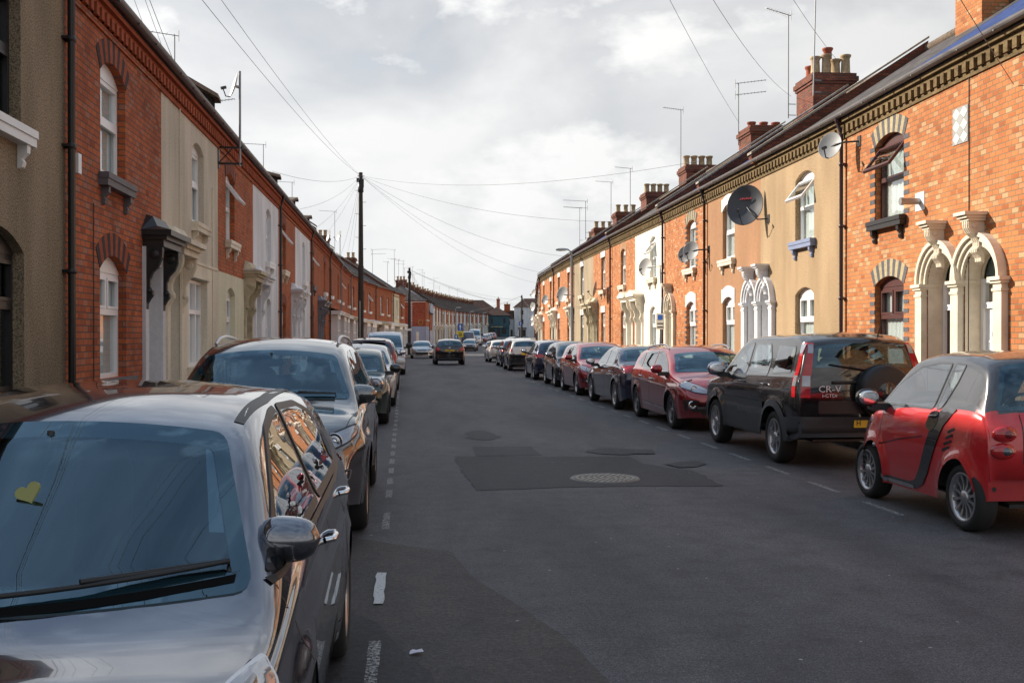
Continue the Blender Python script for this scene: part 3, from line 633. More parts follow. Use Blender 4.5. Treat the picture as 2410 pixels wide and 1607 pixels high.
def kneeler(H,x,m=None,cap=None):
    mb=MB(); p=math.tan(R(33)); mb.prism([(-.2,5.86),(-.26,6.02),(-.2,6.07),(4.2,6.07+4.4*p),(4.2,5.9+4.2*p),(0,5.86)],x-.11,x+.11,'x',0)
    mb.prism([(-.27,6.075),(-.27,6.13),(4.2,6.13+4.47*p),(4.2,6.075+4.47*p)],x-.16,x+.16,'x',1)
    mb.build('party_wall_coping',[m or B_ch,cap or M_coping],H)
def wedge(H,x0,x1,m=S_gr):
    # lean to dormer rising above the eaves
    mb=MB(); mb.prism([(x0,6.0),(x1,6.05),(x1,6.38),(x1-.25,6.42)],-.0,.7,m=0); mb.prism([(x0-.1,6.01),(x1-.2,6.425),(x1+.12,6.38),(x1+.12,6.45),(x1-.22,6.50),(x0-.15,6.08)],-.1,.8,m=1); mb.build('dormer',[M_matte,M_ridge],H)
def facade(H,w,up,lo=None,holes_up=(),holes_lo=(),x0=0,low=-.6,split=3.0):
    r=.2
    if lo is None:
        mb=MB(); mb.plate([(x0,low),(w,low),(w,H0),(x0,H0)],list(holes_up)+list(holes_lo),0,r); mb.build('front_wall',up,H)
    else:
        mb=MB(); mb.plate([(x0,split),(w,split),(w,H0),(x0,H0)],list(holes_up),0,r); mb.build('upper_wall',up,H)
        mb=MB(); mb.plate([(x0,low),(w,low),(w,split),(x0,split)],list(holes_lo),-.012,r+.012); mb.add([(x0,-.012,split),(w,-.012,split),(w,.0,split),(x0,.0,split)],[(0,1,2,3)]); mb.build('ground_floor_wall',lo,H)
def quoins(H,x,w,z0,z1,m):
    mb=MB(); k=0; z=z0+.02
    while z<z1-.1:
        for s_ in (-1,1):
            a=x+s_*w/2; L_=.2; mb.box(min(a,a+s_*L_),max(a,a+s_*L_),-.006,.1 if 0 else .02,z,z+.075)
        z+=.158; k+=1
    mb.build('grey_brick_quoins',m,H)
def place(side,y0,y1):
    f=lx if side=='L' else rx
    a=Vector((f(y0),y0)); b=Vector((f(y1),y1)); g=gz((y0+y1)/2)
    if side=='L':
        d=b-a; return (a.x,a.y,g),math.atan2(d.y,d.x),d.length
    d=a-b; return (b.x,b.y,g),math.atan2(d.y,d.x),d.length
def house(side,y0,y1,label,up,lo=None,wx=2.0,ww=1.15,uw='sash',gw='case',fm=None,door_x=None,dt='hood',dm=None,hm=None,sill=None,vous=None,lint=None,gut=None,rf=None,cap=None,frame=None,cur=M_cur,gwx=None,gww=None,grise=.16,urise=.16,hk='flat',cons=(1,1),dw=.86,quoin=None,dent=None,chim=None,pipes=(),kn=(),group='terraced houses',simple=False,cat='house',wed=None,gsill=None,doorm=None,uwx=None,zt=None,gzt=2.72,uzt=5.22,pm=None):
    loc,rz,w=place(side,y0,y1)
    H=thing('terraced_house',label,cat,loc,rz,group)
    fm=fm or P_upvc; sill=sill or P_stone; gwx=wx if gwx is None else gwx; gww=gww or ww; uwx=wx if uwx is None else uwx
    hu=[arch(uwx-ww/2,uwx+ww/2,3.72,uzt,urise)]; hl=[]
    if gwx: hl.append(arch(gwx-gww/2,gwx+gww/2,1.12,gzt,grise))
    if door_x is not None:
        if dt=='arch': hl.append(archdoor(H,door_x,dw,hm or P_stone,doorm or M_doorw,sides=cons))
        else:
            hl.append([(door_x-dw/2,-.5),(door_x+dw/2,-.5),(door_x+dw/2,2.72),(door_x-dw/2,2.72)])
            door(H,door_x,dw,2.72,doorm or M_doorw,glazed=False); step(H,door_x,dw); hood(H,door_x,dw,hm or P_stone,hk,cons=cons,cm=None,pm=pm)
    facade(H,w,up,lo,hu,hl)
    window(H,uwx,ww,3.72,uzt,urise,uw,fm,simple,cur,sill=sill)
    if gwx: window(H,gwx,gww,1.12,gzt,grise,gw,fm,simple,cur,sill=gsill or sill)
    if vous:
        voussoirs(H,uwx,ww,uzt,max(urise,.03),vous)
        if not lint and gwx: voussoirs(H,gwx,gww,gzt,max(grise,.03),vous,name='window_arch')
    if lint:
        if gwx: lintel(H,gwx,gww,gzt,grise,lint)
        if not vous: lintel(H,uwx,ww,uzt,urise,lint,.26)
    if quoin:
        quoins(H,uwx,ww,3.72,uzt-.1,quoin); quoins(H,gwx,gww,.3,gzt-.1,quoin)
    cornice(H,w,dent or (up if up in (B_rd,B_or,B_rd2) else M_vr),dent or M_vr,dent=not simple)
    gutter(H,w,gut or M_gut); roof(H,w,rf or S_gr); shell(H,w,up)
    for x,m in pipes: pipe(H,x if x>=0 else w+x,m)
    for x in kn: kneeler(H,x if x>=0 else w+x)
    if chim: chimney(H,*chim)
    if wed: wedge(H,*wed)
    return H,w
# ---------------------------------------------------------------- right hand terrace (sunlit)
GR='terraced houses on the sunlit side'; GL='terraced houses on the shaded side'
Y=[10.4,15.1,19.6,24.7,29.6,34.95,39.67,44.56,49.5,56.0]
gq=[M_vg,M_vy]
H0r,w=house('R',5.6,10.4,'orange brick house nearest the camera on the sunlit side, mostly out of the frame',B_or,wx=1.6,door_x=3.8,rf=S_gr,group=GR,vous=gq,fm=P_brw,dent=M_dent,gut=M_gutg)
H1,w=house('R',Y[0],Y[1],'orange brick house with cream arched doorway and diamond tile panel beside the brown windowed house',B_or,wx=3.4,door_x=.69,dt='arch',dw=.95,rf=S_gr,group=GR,vous=gq,fm=P_brw,dent=M_dent,gut=M_gutg,cons=(1,1),kn=(4.69,))
H2,w=house('R',Y[1],Y[2],'orange brick house with dark brown windows, grey brick quoins and a steel flue',B_or,wx=2.05,ww=1.2,uw='open',gw='case',door_x=4.0,dt='arch',dw=.95,doorm=M_doork,rf=S_bl,group=GR,vous=gq,fm=P_brw,sill=P_blk,dent=M_dent,gut=M_gutg,quoin=M_vg,kn=(),cons=(1,0),pipes=((.05,M_pipe),),chim=None)
pass
H3,w=house('R',Y[2],Y[3],'tan pebbledash house with open white top window, blue sill and big grey dish',P_tan,wx=2.95,ww=1.12,uw='open',gw='case',door_x=.46,dt='arch',dw=.78,rf=S_gr,group=GR,sill=P_blue,gsill=P_stone,dent=M_dent,gut=M_gutg,kn=(),cons=(1,1),hm=P_white)
H4,w=house('R',Y[3],Y[4],'smooth brown rendered house with white arched lintels beside the tan pebbledash house',P_brr,wx=2.2,ww=1.1,door_x=4.27,dt='arch',dw=.78,rf=S_bl,group=GR,lint=P_wht,dent=M_dent,gut=M_gutg,kn=(4.85,),cons=(1,0),hm=P_white,pipes=((.05,M_pipeb),))
H5,w=house('R',Y[4],Y[5],'orange brick house with grey quoins and single cream arched door far end',B_or,wx=3.6,ww=1.1,door_x=1.05,dt='arch',dw=.8,rf=S_bl,group=GR,vous=gq,lint=P_wht,quoin=M_vg,dent=M_dent,gut=M_gutg,kn=(.0,5.3),chim=(3.95,4.1,1.4,1.3,9.55,[(-.45,.35,.55,0),(-.15,.45,.6,0),(.2,.3,.5,0),(.45,.45,.6,0),(.25,-.45,1.05,1),(-.4,-.2,.4,1)]),pipes=((.12,M_pipe),))
H6,w=house('R',Y[5],Y[6],'cream rendered house with an open white top light and a gabled door hood',P_ivory,wx=3.05,ww=1.0,uw='open',door_x=.85,hk='gable',rf=S_bn,group=GR,dent=M_dent,hm=P_ivory,gut=M_gutg,chim=(2.6,4.2,1.4,1.4,9.2,[(-.45,0,.24,1),(0,0,.24,1),(.45,0,.24,1)]))
H7,w=house('R',Y[6],Y[7],'orange brick house sharing its gabled door hood with the cream house',B_or,wx=2.5,ww=1.0,door_x=4.0,hk='gable',rf=S_gr,group=GR,vous=[M_vy,M_vr],dent=M_dent,hm=P_ivory,gut=M_gutg,kn=(.0,),pipes=((.05,M_pipe),))
H8,w=house('R',Y[7],Y[8],'orange brick house with white flat lintels and a cream painted plinth',B_or,P_ivory if 0 else None,wx=2.75,ww=1.05,door_x=.75,urise=.0,grise=.0,rf=S_bl,group=GR,lint=P_wht,dent=M_dent,hm=P_yst,gut=M_gutg,chim=(3.4,4.2,1.4,1.4,9.25,4))
H9,w=house('R',Y[8],Y[9],'dark tan rendered house with white flat lintels behind the street lamp',P_tnd,wx=2.9,ww=1.05,door_x=5.6,urise=.0,grise=.0,rf=S_bl,group=GR,lint=P_wht,dent=M_dent,hm=P_yst,gut=M_gutg,kn=(0,),pipes=((.1,M_pipe),),chim=(1.5,4.2,1.4,1.4,9.2,4))
yy=56.0
for i,l in enumerate(['orange brick house with white lintels just beyond the street lamp','orange brick house with white lintels, third before the bend','orange brick house with white lintels, second before the bend','orange brick house with cream door hood at the bend of the street']):
    house('R',yy,yy+4.4,l,B_or,wx=2.2 if i%2 else 2.2,ww=1.0,door_x=.75 if i%2 else 3.65,urise=0,grise=0,rf=[S_gr,S_bn][i%2],group=GR,lint=P_wht,dent=M_dent,hm=P_ivory,gut=M_gutg,kn=(0,) if i%2 else (),chim=(1.6,4.2,1.4,1.4,9.2,3) if i in (1,3) else None,pipes=((.1,M_pipe),) if i%2 else ()); yy+=4.4
# tile panel and flue on the nearest fronts
mb=MB(); x0=-.13;x1=.32;z0=4.57;z1=5.12; mb.box(x0,x1,-.012,.0,z0,z1,0)
for i in range(2):
    for j in range(3):
        cx=x0+.1125+.225*i; cz=z0+.0917+.1833*j; mb.prism([(cx-.108,cz),(cx,cz-.088),(cx+.108,cz),(cx,cz+.088)],-.016,-.012,m=1)
for j in range(2):
    cx=x0+.225; cz=z0+.1833*(j+1); mb.prism([(cx-.108,cz),(cx,cz-.088),(cx+.108,cz),(cx,cz+.088)],-.0165,-.0125,m=2)
mb.build('diamond_tile_panel',[painted('grey tile',(.32,.33,.33),.4,.1),painted('cream tile',(.74,.7,.6),.4,.05),painted('grey tile two',(.36,.37,.36),.4,.1)],H1)
mb=MB(); mb.box(3.1,3.42,-.012,0,3.72,4.02,0); mb.tube([(3.26,0,3.87),(3.26,-.28,3.87)],.055,12,1); mb.tube([(3.26,-.28,3.87),(3.26,-.34,3.87)],.062,12,1)
chimney(H3,3.25,4.3,1.1,1.6,10.4,3,B_or)
mb.build('boiler_flue',[P_wht,M_met],H2)
mb=MB(); mb.tube([(.35,-.012,5.5),(.36,-.012,3.2),(.35,-.012,.3)],.008,5); mb.build('cable',P_blk,H1)
# ---------------------------------------------------------------- left hand terrace (in shade)
YL=[7.3,12.2,16.9,21.9,26.9,32.3,37.2,43.0,48.3,53.6]
vr=[M_vd,M_vr]
house('L',2.4,7.3,'brown pebbledash house beside the camera, left of the silver grey hatchback',P_brn,wx=2.0,door_x=4.2,group=GL)
A0,w=house('L',YL[0],YL[1],'brown grey pebbledash house at the left edge with white bracketed sill',P_brn,wx=2.9,ww=1.3,gww=1.45,fm=P_blk,sill=P_wht,gsill=P_blk,door_x=.8,group=GL,pipes=((-.0001,M_pipeb),),rf=S_gr,cur=None,grise=.22,gzt=2.72)
pipe(A0,4.87,M_pipeb)
A1,w=house('L',YL[1],YL[2],'red brick house with black door canopy on scroll brackets',B_rd,wx=1.98,ww=1.18,gww=1.25,sill=P_gst,door_x=4.12,dw=.88,group=GL,vous=vr,hm=P_blk,pm=P_white,doorm=M_doorw,wed=None,cons=(1,1),grise=.2,urise=.2,gut=M_gut)
A2,w=house('L',YL[2],YL[3],'cream roughcast house with three light window and dormer beside the black canopy house',P_crm,P_cream,wx=2.95,ww=1.1,gwx=2.9,gww=1.75,gw='tri',grise=0,sill=P_cream,door_x=.85,hm=P_cream,group=GL,wed=(1.3,4.7),doorm=M_doorg)
A3,w=house('L',YL[3],YL[4],'red brick house with pale yellow painted ground floor and dish mast bracket',B_rd2,P_cream2,wx=1.55,ww=1.15,sill=P_stone,door_x=4.05,hm=P_yst,group=GL,vous=vr,wed=None,uw='open',doorm=painted('olive door',(.22,.23,.13),.5,.1),cons=(1,1))
A4,w=house('L',YL[4],YL[5],'white painted house left of the black drainpipe',P_white,wx=3.05,ww=1.12,gww=1.05,sill=P_wht,door_x=.8,hm=P_white,group=GL,wed=(1.7,5.2),pipes=((5.3,M_pipeb),),cons=(0,1),gw='sash')
A5,w=house('L',YL[5],YL[6],'bright red brick house with open top light beyond the black drainpipe',B_rd2,wx=1.4,ww=1.1,sill=P_stone,door_x=4.1,hm=P_white,group=GL,vous=vr,uw='open',wed=(2.6,5.0))
A6,w=house('L',YL[6],YL[7],'white painted house between two red brick houses on the shaded side',P_white,wx=3.1,ww=1.0,sill=P_wht,door_x=.8,hm=P_white,group=GL,pipes=((5.7,M_pipeb),),uw='single',wed=(2.6,5.6))
A7,w=house('L',YL[7],YL[8],'red brick house with grey door hood, second before the bay fronted row',B_rd2,wx=1.25,ww=1.1,sill=P_gst,door_x=4.4,hm=P_gry,group=GL,vous=vr,uw='open',kn=(0,))
A8,w=house('L',YL[8],YL[9],'red brick house with white sills next to the bay fronted row',B_rd2,wx=2.5,ww=1.1,sill=P_wht,door_x=.8,hm=P_gry,group=GL,vous=vr,pipes=((5.2,M_pipeb),),kn=(5.3,))
# wall furniture on the nearest fronts
mb=MB(); mb.box(.3,.42,-.06,0,3.55,3.78); mb.build('alarm_box',P_wht,A1)
mb=MB(); mb.tube([(.16,-.014,5.6),(.17,-.014,3.1),(.16,-.014,.4)],.009,5); mb.tube([(1.05,-.014,3.3),(1.04,-.014,.9)],.006,5); mb.build('cable',P_blk,A1)
mb=MB(); mb.box(0,4.3,-.03,0,-.1,.62); mb.build('plinth',P_wht,A1)
mb=MB(); mb.tube([(1.25,-.03,5.5),(1.24,-.03,3.1),(1.25,-.03,.4)],.012,5); mb.tube([(4.3,-.02,4.6),(4.31,-.02,.4)],.012,5); mb.build('cable',P_cream,A2)
mb=MB(); mb.box(1.98,3.95,-.05,0,2.72,2.77); mb.box(.0,4.9,-.03,0,2.98,3.03); mb.build('window_hood',P_cream,A2)
# bay fronted row, curving to the right
bay_lab='red brick house with white painted bay window in the curving row'
def bayhouse(y0,y1,label,up,canm,uw='sash',pipeon=False,chim=None,kn=(),sw=0):
    loc,rz,w=place('L',y0,y1); H=thing('bay_fronted_house',label,'house',loc,rz,GL)
    dx=.75 if sw else w-.75; bx=w-dx-.35*(1 if sw else -1)+(-.0); bx=(2.9 if sw else w-2.9); ux=bx
    hl=[[(dx-.42,-.5),(dx+.42,-.5),(dx+.42,2.55),(dx-.42,2.55)],[(bx-.8,.7),(bx+.8,.7),(bx+.8,2.5),(bx-.8,2.5)]]
    facade(H,w,up,None,[arch(ux-.5,ux+.5,3.72,5.22,.2)],hl)
    window(H,ux,1.0,3.72,5.22,.2,uw,P_upvc,True,sill=P_wht)
    door(H,dx,.84,2.55,M_doorw if sw else M_doorg)
    b=MB(); b.box(bx-1.0,bx+1.0,-.42,0,-.3,.75); b.box(bx-1.05,bx+1.05,-.46,0,.75,.82); 
    for q in (bx-.95,bx-.33,bx+.33,bx+.95): b.box(q-.06,q+.06,-.42,-.34,.82,2.5)
    for q in (bx-.98,bx+.98): b.box(q-.02,q+.02,-.35,0,.82,2.5)
    b.box(bx-1.0,bx+1.0,-.42,-.345,1.88,1.95); b.box(bx-1.0,bx+1.0,-.43,0,2.5,2.75)
    B=b.build('bay_window',P_upvc,H)
    g=MB(); g.add([(bx-.95,-.38,.82),(bx+.95,-.38,.82),(bx+.95,-.38,2.5),(bx-.95,-.38,2.5)],[(0,1,2,3)]); g.build('pane',M_glass,B)
    g=MB(); g.box(bx-.9,bx+.9,-.3,-.28,.85,2.48); g.build('curtain',M_cur2,B)
    c=MB(); c.box(0.02,w-.02,-.55,0,2.75,2.86); c.box(.0,w,-.6,0,2.861,2.93); c.add([(0,-.6,2.93),(w,-.6,2.93),(w,0,3.12),(0,0,3.12)],[(0,1,2,3)])
    for q in (dx-.5,dx+.5): console(c,q,.12,2.75,.5,.3)
    c.build('canopy',canm,H)
    cornice(H,w,B_rd2,M_vr,dent=False); gutter(H,w,M_gutg if sw else M_gut); roof(H,w,[S_db,S_gr][sw]); shell(H,w,up)
    if pipeon: pipe(H,w-.03,M_pipeb if not sw else M_pipeg)
    for x in kn: kneeler(H,x)
    if chim: chimney(H,*chim)
    return H
y=53.6; n=11; st=(104.0-53.6)/n
bl=['red brick bay fronted house with dark weathered canopy, first of the curving row','red brick bay fronted house, second of the curving row','red brick bay fronted house, third of the curving row','red brick bay fronted house just left of the tall black pole','red brick bay fronted house half hidden by the tall black pole','red brick bay fronted house with open upstairs light right of the tall pole','red brick bay fronted house, second right of the tall black pole','red brick bay fronted house left of the grey drainpipe','red brick bay fronted house left of the cream one','cream painted bay fronted house near the end of the row','red brick bay fronted house at the end of the row behind the far pole']
for i in range(n):
    bayhouse(y,y+st,bl[i],P_cream2 if i==9 else B_rd2,[P_wht,P_stone,P_wht,P_yst][i%4],['sash','sash','open','sash'][i%4],pipeon=i in (1,3,4,6,8),chim=(2.3,4.2,1.5,1.6,9.7,4) if i in (4,6) else (2.3,4.2,.9,.9,9.1,2) if i==9 else None,kn=(0,) if i in(4,8) else (),sw=i%2); y+=st
# corner house beyond the side street
ye=lambda y:y
loc,rz,w=place('L',118.2,126.5)
C=thing('corner_house','red brick corner house with blue grey painted ground floor beside the side street','house',loc,rz,GL)
facade(C,w,B_rd2,P_lav,[arch(2.0,2.9,3.8,5.1,.1),arch(5.6,6.5,3.8,5.1,.1)],[])
mb=MB(); mb.box(0.,.06,0.01,9,-.8,3.0); mb.build('ground_floor_side',P_lav,C)
mb=MB(); D=6; mb.box(.03,.09,.02,9,3.0,5.9); mb.box(w-.1,w,.1,6,-.6,5.9); mb.box(.1,w,5.9,6,-.6,5.9); mb.build('side_wall',brick('bright corner brick',(.45,.085,.04),(.36,.07,.035),(.42,.12,.07),(.2,.1,.07)),C)
mb=MB(); 
for k in range(14): mb.box(-.012,.03,1.5,1.78,3.15+k*.19,3.24+k*.19)
mb.box(-.012,.03,-.0,6,5.72,5.8)
mb.build('white_quoins',P_wht,C)
mb=MB(); mb.add([(-.2,-.25,5.9),(w+.2,-.25,5.9),(w+.2,6.2,5.9),(-.2,6.2,5.9),(3,3,7.7),(w-3,3,7.7)],[(0,1,5,4),(1,2,5),(2,3,4,5),(3,0,4)]); mb.build('hipped_roof',S_gr,C)
for q in (2.45,6.05): window(C,q,.9,3.8,5.1,.1,'sash',P_upvc,True,sill=P_wht)
mb=MB(); mb.box(-.03,.02,2.6,3.6,-.3,2.0); D_=mb.build('door',mat('dark brown door',(.04,.025,.02),.4),C)
mb=MB()
for q in (2.85,3.35): mb.box(-.036,-.03,q-.14,q+.14,1.1,1.5)
mb.build('door_pane',painted('yellow glass',(.6,.5,.3),.3,.05),D_)
mb=MB(); mb.box(-.03,.02,.75,1.05,-.3,2.4); mb.build('notice_board',P_stone,C)
mb=MB(); mb.lathe([(.24,0),(.3,0),(.3,.04),(.24,.04)],16,0,(-.04,.55,3.45),'x',closed=True); mb.build('gold_wall_plaque',painted('gold paint',(.5,.33,.05),.4),C)
pipe(C,w-.1,M_pipeb)
# lower wing
loc,rz,w=place('L',126.5,135.5)
C2=thing('side_wing','lower red brick wing with slate roof and lavender ground floor behind the corner house','house',loc,rz,GL)
mb=MB(); mb.box(0,w,.15,5,-.5,2.6); mb.build('ground_floor_wall',rough_render('pale lavender paint',(.5,.48,.56),.05,14,.3,.004,.1),C2)
mb=MB(); mb.box(0,w,.155,5,2.6,4.7); mb.build('upper_wall',B_rd2,C2)
mb=MB(); mb.prism([(-.1,4.7),(5.2,4.7),(2.6,6.4)],0,w,'x'); mb.build('roof',S_bl,C2)
# far left row: prototypes then copies
def fproto(side,label,up,lo,i,kw):
    return None
def farrow(side,y0,y1,n,pal,group,labelf):
    st=(y1-y0)/n; protos={}
    for i in range(n):
        a=y0+i*st; b=a+st; k=pal[i%len(pal)]; j=i%2
        lab=labelf(i,k)
        if (k,j) in protos:
            loc,rz,w=place(side,a,b); dup(protos[(k,j)],loc,rz,lab,group)
        else:
            up,lo,hm=k
            H,w=house(side,a,b,lab,MATS[up],MATS[lo] if lo else None,wx=2.9 if j==0 else 1.5,ww=1.0,door_x=.75 if j==0 else 3.6,hm=MATS[hm],sill=P_stone,group=group,simple=True,rf=[S_db,S_rd][j],chim=(.2,4.2,1.3,1.2,9.1,3) if (j==0) else (.1,4.2,1.0,1.2,8.9,2),lint=P_wht if side=='R' or up!='white painted brick' else None,pipes=((.05,M_pipeb),) if j else ())
            protos[(k,j)]=H
wn='white painted brick';rn='deep red brick';cn='ivory render';yn='pale yellow painted brick';tn='dark tan render'
pal=[(wn,None,'white gloss paint'),(rn,wn,'stone coloured paint'),(cn,None,'stone coloured paint'),(rn,None,'stone coloured paint'),(wn,None,'white gloss paint'),(rn,cn,'stone coloured paint'),(tn,None,'stone coloured paint')]
nm={wn:'white painted',rn:'red brick',cn:'ivory',tn:'tan rendered'}
def labL(i,k):
    return '%s terraced house in the far row beyond the side street'%nm[k[0]]
farrow('L',135.5,272,31,pal,'far row of terraced houses beyond the side street',labL)
pal2=[('orange brick',None,'ivory render'),(cn,None,'stone coloured paint'),('orange brick',cn,'ivory render'),(tn,None,'stone coloured paint')]
nm['orange brick']='orange brick'
farrow('R',73.6,190,25,pal2,'far right houses seen edge on past the bend',lambda i,k:'%s terraced house seen edge on past the bend'%nm[k[0]])
# ---------------------------------------------------------------- pub and white buildings at the end of the street
def simple_building(name,label,x,y,z,w,d,h,wm,rm,rh,rz,group=None,hip=1.0,over=.25):
    B=thing(name,label,'building',(x,y,z),rz,group)
    return B
Bp=thing('corner_pub','teal painted corner pub with brown hipped roof at the end of the street','pub',(20.9,270,1.15),R(-3))
w=6.3;mm=MB(); hs=[arch(1.4,2.0,3.6,5.0,.01),arch(4.7,5.3,3.6,5.0,.01),[(1.1,.9),(2.5,.9),(2.5,2.2),(1.1,2.2)],[(3.1,-.2),(3.9,-.2),(3.9,2.2),(3.1,2.2)],[(4.3,.9),(5.5,.9),(5.5,2.2),(4.3,2.2)]]
mm.plate([(0,-1),(w,-1),(w,5.7),(0,5.7)],hs,0,.15); mm.box(-.02,0,0,8,-1,5.7); mm.box(w,w+.02,0,8,-1,5.7); mm.box(0,w,8,8.1,-1,5.7); mm.build('wall',P_teal,Bp)
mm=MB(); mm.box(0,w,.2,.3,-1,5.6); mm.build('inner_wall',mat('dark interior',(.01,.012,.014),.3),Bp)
mm=MB(); mm.box(.6,5.9,-.25,0,2.55,2.95); mm.box(.5,6.0,-.35,0,2.95,3.02); mm.build('fascia',P_teal,Bp)
for x0 in (1.7,5.0):
    g=MB(); bars(g,x0-.3,x0+.3,3.6,5.0,.05,.05,.1); g.build('window_frame',P_blk,Bp)
mm=MB(); mm.add([(-.4,-.4,5.7),(w+.4,-.4,5.7),(w+.4,8.4,5.7),(-.4,8.4,5.7),(3,4,8.0),(w-3,4,8.0)],[(0,1,5,4),(1,2,5),(2,3,4,5),(3,0,4)]); mm.build('hipped_roof',S_rd,Bp)
Bg=thing('gabled_building','tall brown roofed building rising behind the teal pub','building',(14.5,277,1.2),R(-3))
mm=MB(); mm.box(0,11,0,10,-1,6.4); mm.build('wall',B_rd2,Bg); mm=MB(); mm.add([(-.3,-.3,6.4),(11.3,-.3,6.4),(11.3,10.3,6.4),(-.3,10.3,6.4),(.5,5,10),(6.5,5,10)],[(0,1,5,4),(1,2,5),(2,3,4,5),(3,0,4)]); mm.build('roof',S_rd,Bg)
Bw=thing('white_house','white three storey house with brown roof and shop front at the end of the street','house',(29.2,276,1.2),R(-4))
w=5.2; hs=[]
for (cx,z0) in ((2.0,6.0),(2.0,3.5)): hs.append([(cx-.35,z0),(cx+.35,z0),(cx+.35,z0+1.2),(cx-.35,z0+1.2)])
hs.append([(1.2,.1),(3.0,.1),(3.0,2.0),(1.2,2.0)])
mm=MB(); mm.plate([(0,-1),(w,-1),(w,8),(0,8)],hs,0,.15); mm.box(-.02,0,0,7,-1,8); mm.box(w,w+.02,0,7,-1,8); mm.build('wall',P_white,Bw)
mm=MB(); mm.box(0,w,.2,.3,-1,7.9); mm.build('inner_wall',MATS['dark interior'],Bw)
for (cx,z0) in ((2.0,6.0),(2.0,3.5)):
    g=MB(); bars(g,cx-.35,cx+.35,z0,z0+1.2,.06,.05,.1); g.box(cx-.35,cx+.35,.05,.1,z0+.55,z0+.62); g.build('window_frame',P_blk,Bw)
mm=MB(); mm.box(1.0,3.2,-.12,0,2.1,2.6); F=mm.build('shop_fascia',P_gry,Bw)
mm=MB(); mm.add([(-.3,-.3,8),(w+3.3,-.3,8),(w+3.3,7.3,8),(-.3,7.3,8),(2.6,3.5,10.4),(w+2,3.5,10.4)],[(0,1,5,4),(1,2,5),(2,3,4,5),(3,0,4)]); mm.build('roof',S_rd,Bw)
mm=MB(); mm.box(w+.03,w+3,.5,7,-1,7.95); mm.build('brick_wing',B_rd2,Bw)
Bl=thing('low_white_house','low white house with brown roof between the pub and the three storey house','house',(26.6,277,1.2),R(-4))
mm=MB(); mm.plate([(0,-1),(2.7,-1),(2.7,4.9),(0,4.9)],[[(.9,3.2),(1.5,3.2),(1.5,4.4),(.9,4.4)],[(1.6,0),(2.2,0),(2.2,2),(1.6,2)]],0,.15); mm.build('wall',P_white,Bl)
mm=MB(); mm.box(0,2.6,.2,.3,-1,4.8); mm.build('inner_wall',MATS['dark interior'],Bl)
mm=MB(); mm.prism([(-.3,4.9),(6,4.9),(2.8,7.2)],-4,2.7,'x'); mm.build('roof',S_rd,Bl)
for x,ly,zt in ((-1.6,.9,10.3),(.8,1.6,8.9)): chimney(Bl,x,2.8,ly,.9,zt,2,B_rd2)
def text(s,size,m,parent,M,name='lettering',depth=.003,sx=1):
    cu=bpy.data.curves.new(name,'FONT'); cu.body=s; cu.size=size; cu.extrude=depth; cu.align_x='CENTER'; cu.align_y='CENTER'; cu.resolution_u=2
    to=bpy.data.objects.new('tmp',cu); col.objects.link(to); dg=bpy.context.evaluated_depsgraph_get(); me=bpy.data.meshes.new_from_object(to.evaluated_get(dg)); bpy.data.objects.remove(to)
    me.transform(M@Matrix.Diagonal((sx,1,1,1))); me.materials.clear(); me.materials.append(m); me.name=name
    o=bpy.data.objects.new(name,me); col.objects.link(o); 
    if parent: o.parent=parent
    return o
RX90=Matrix.Rotation(R(90),4,'X')
mm=MB()
for a_,b_ in ((1.5,2.15),(2.35,3.3),(3.4,4.6)):
    k=a_
    while k<b_-.05: mm.box(k,k+.09,-.262,-.25,2.62,2.88); k+=.13
mm.build('lettering',painted('gold lettering',(.6,.5,.25),.4,.05),Bp)
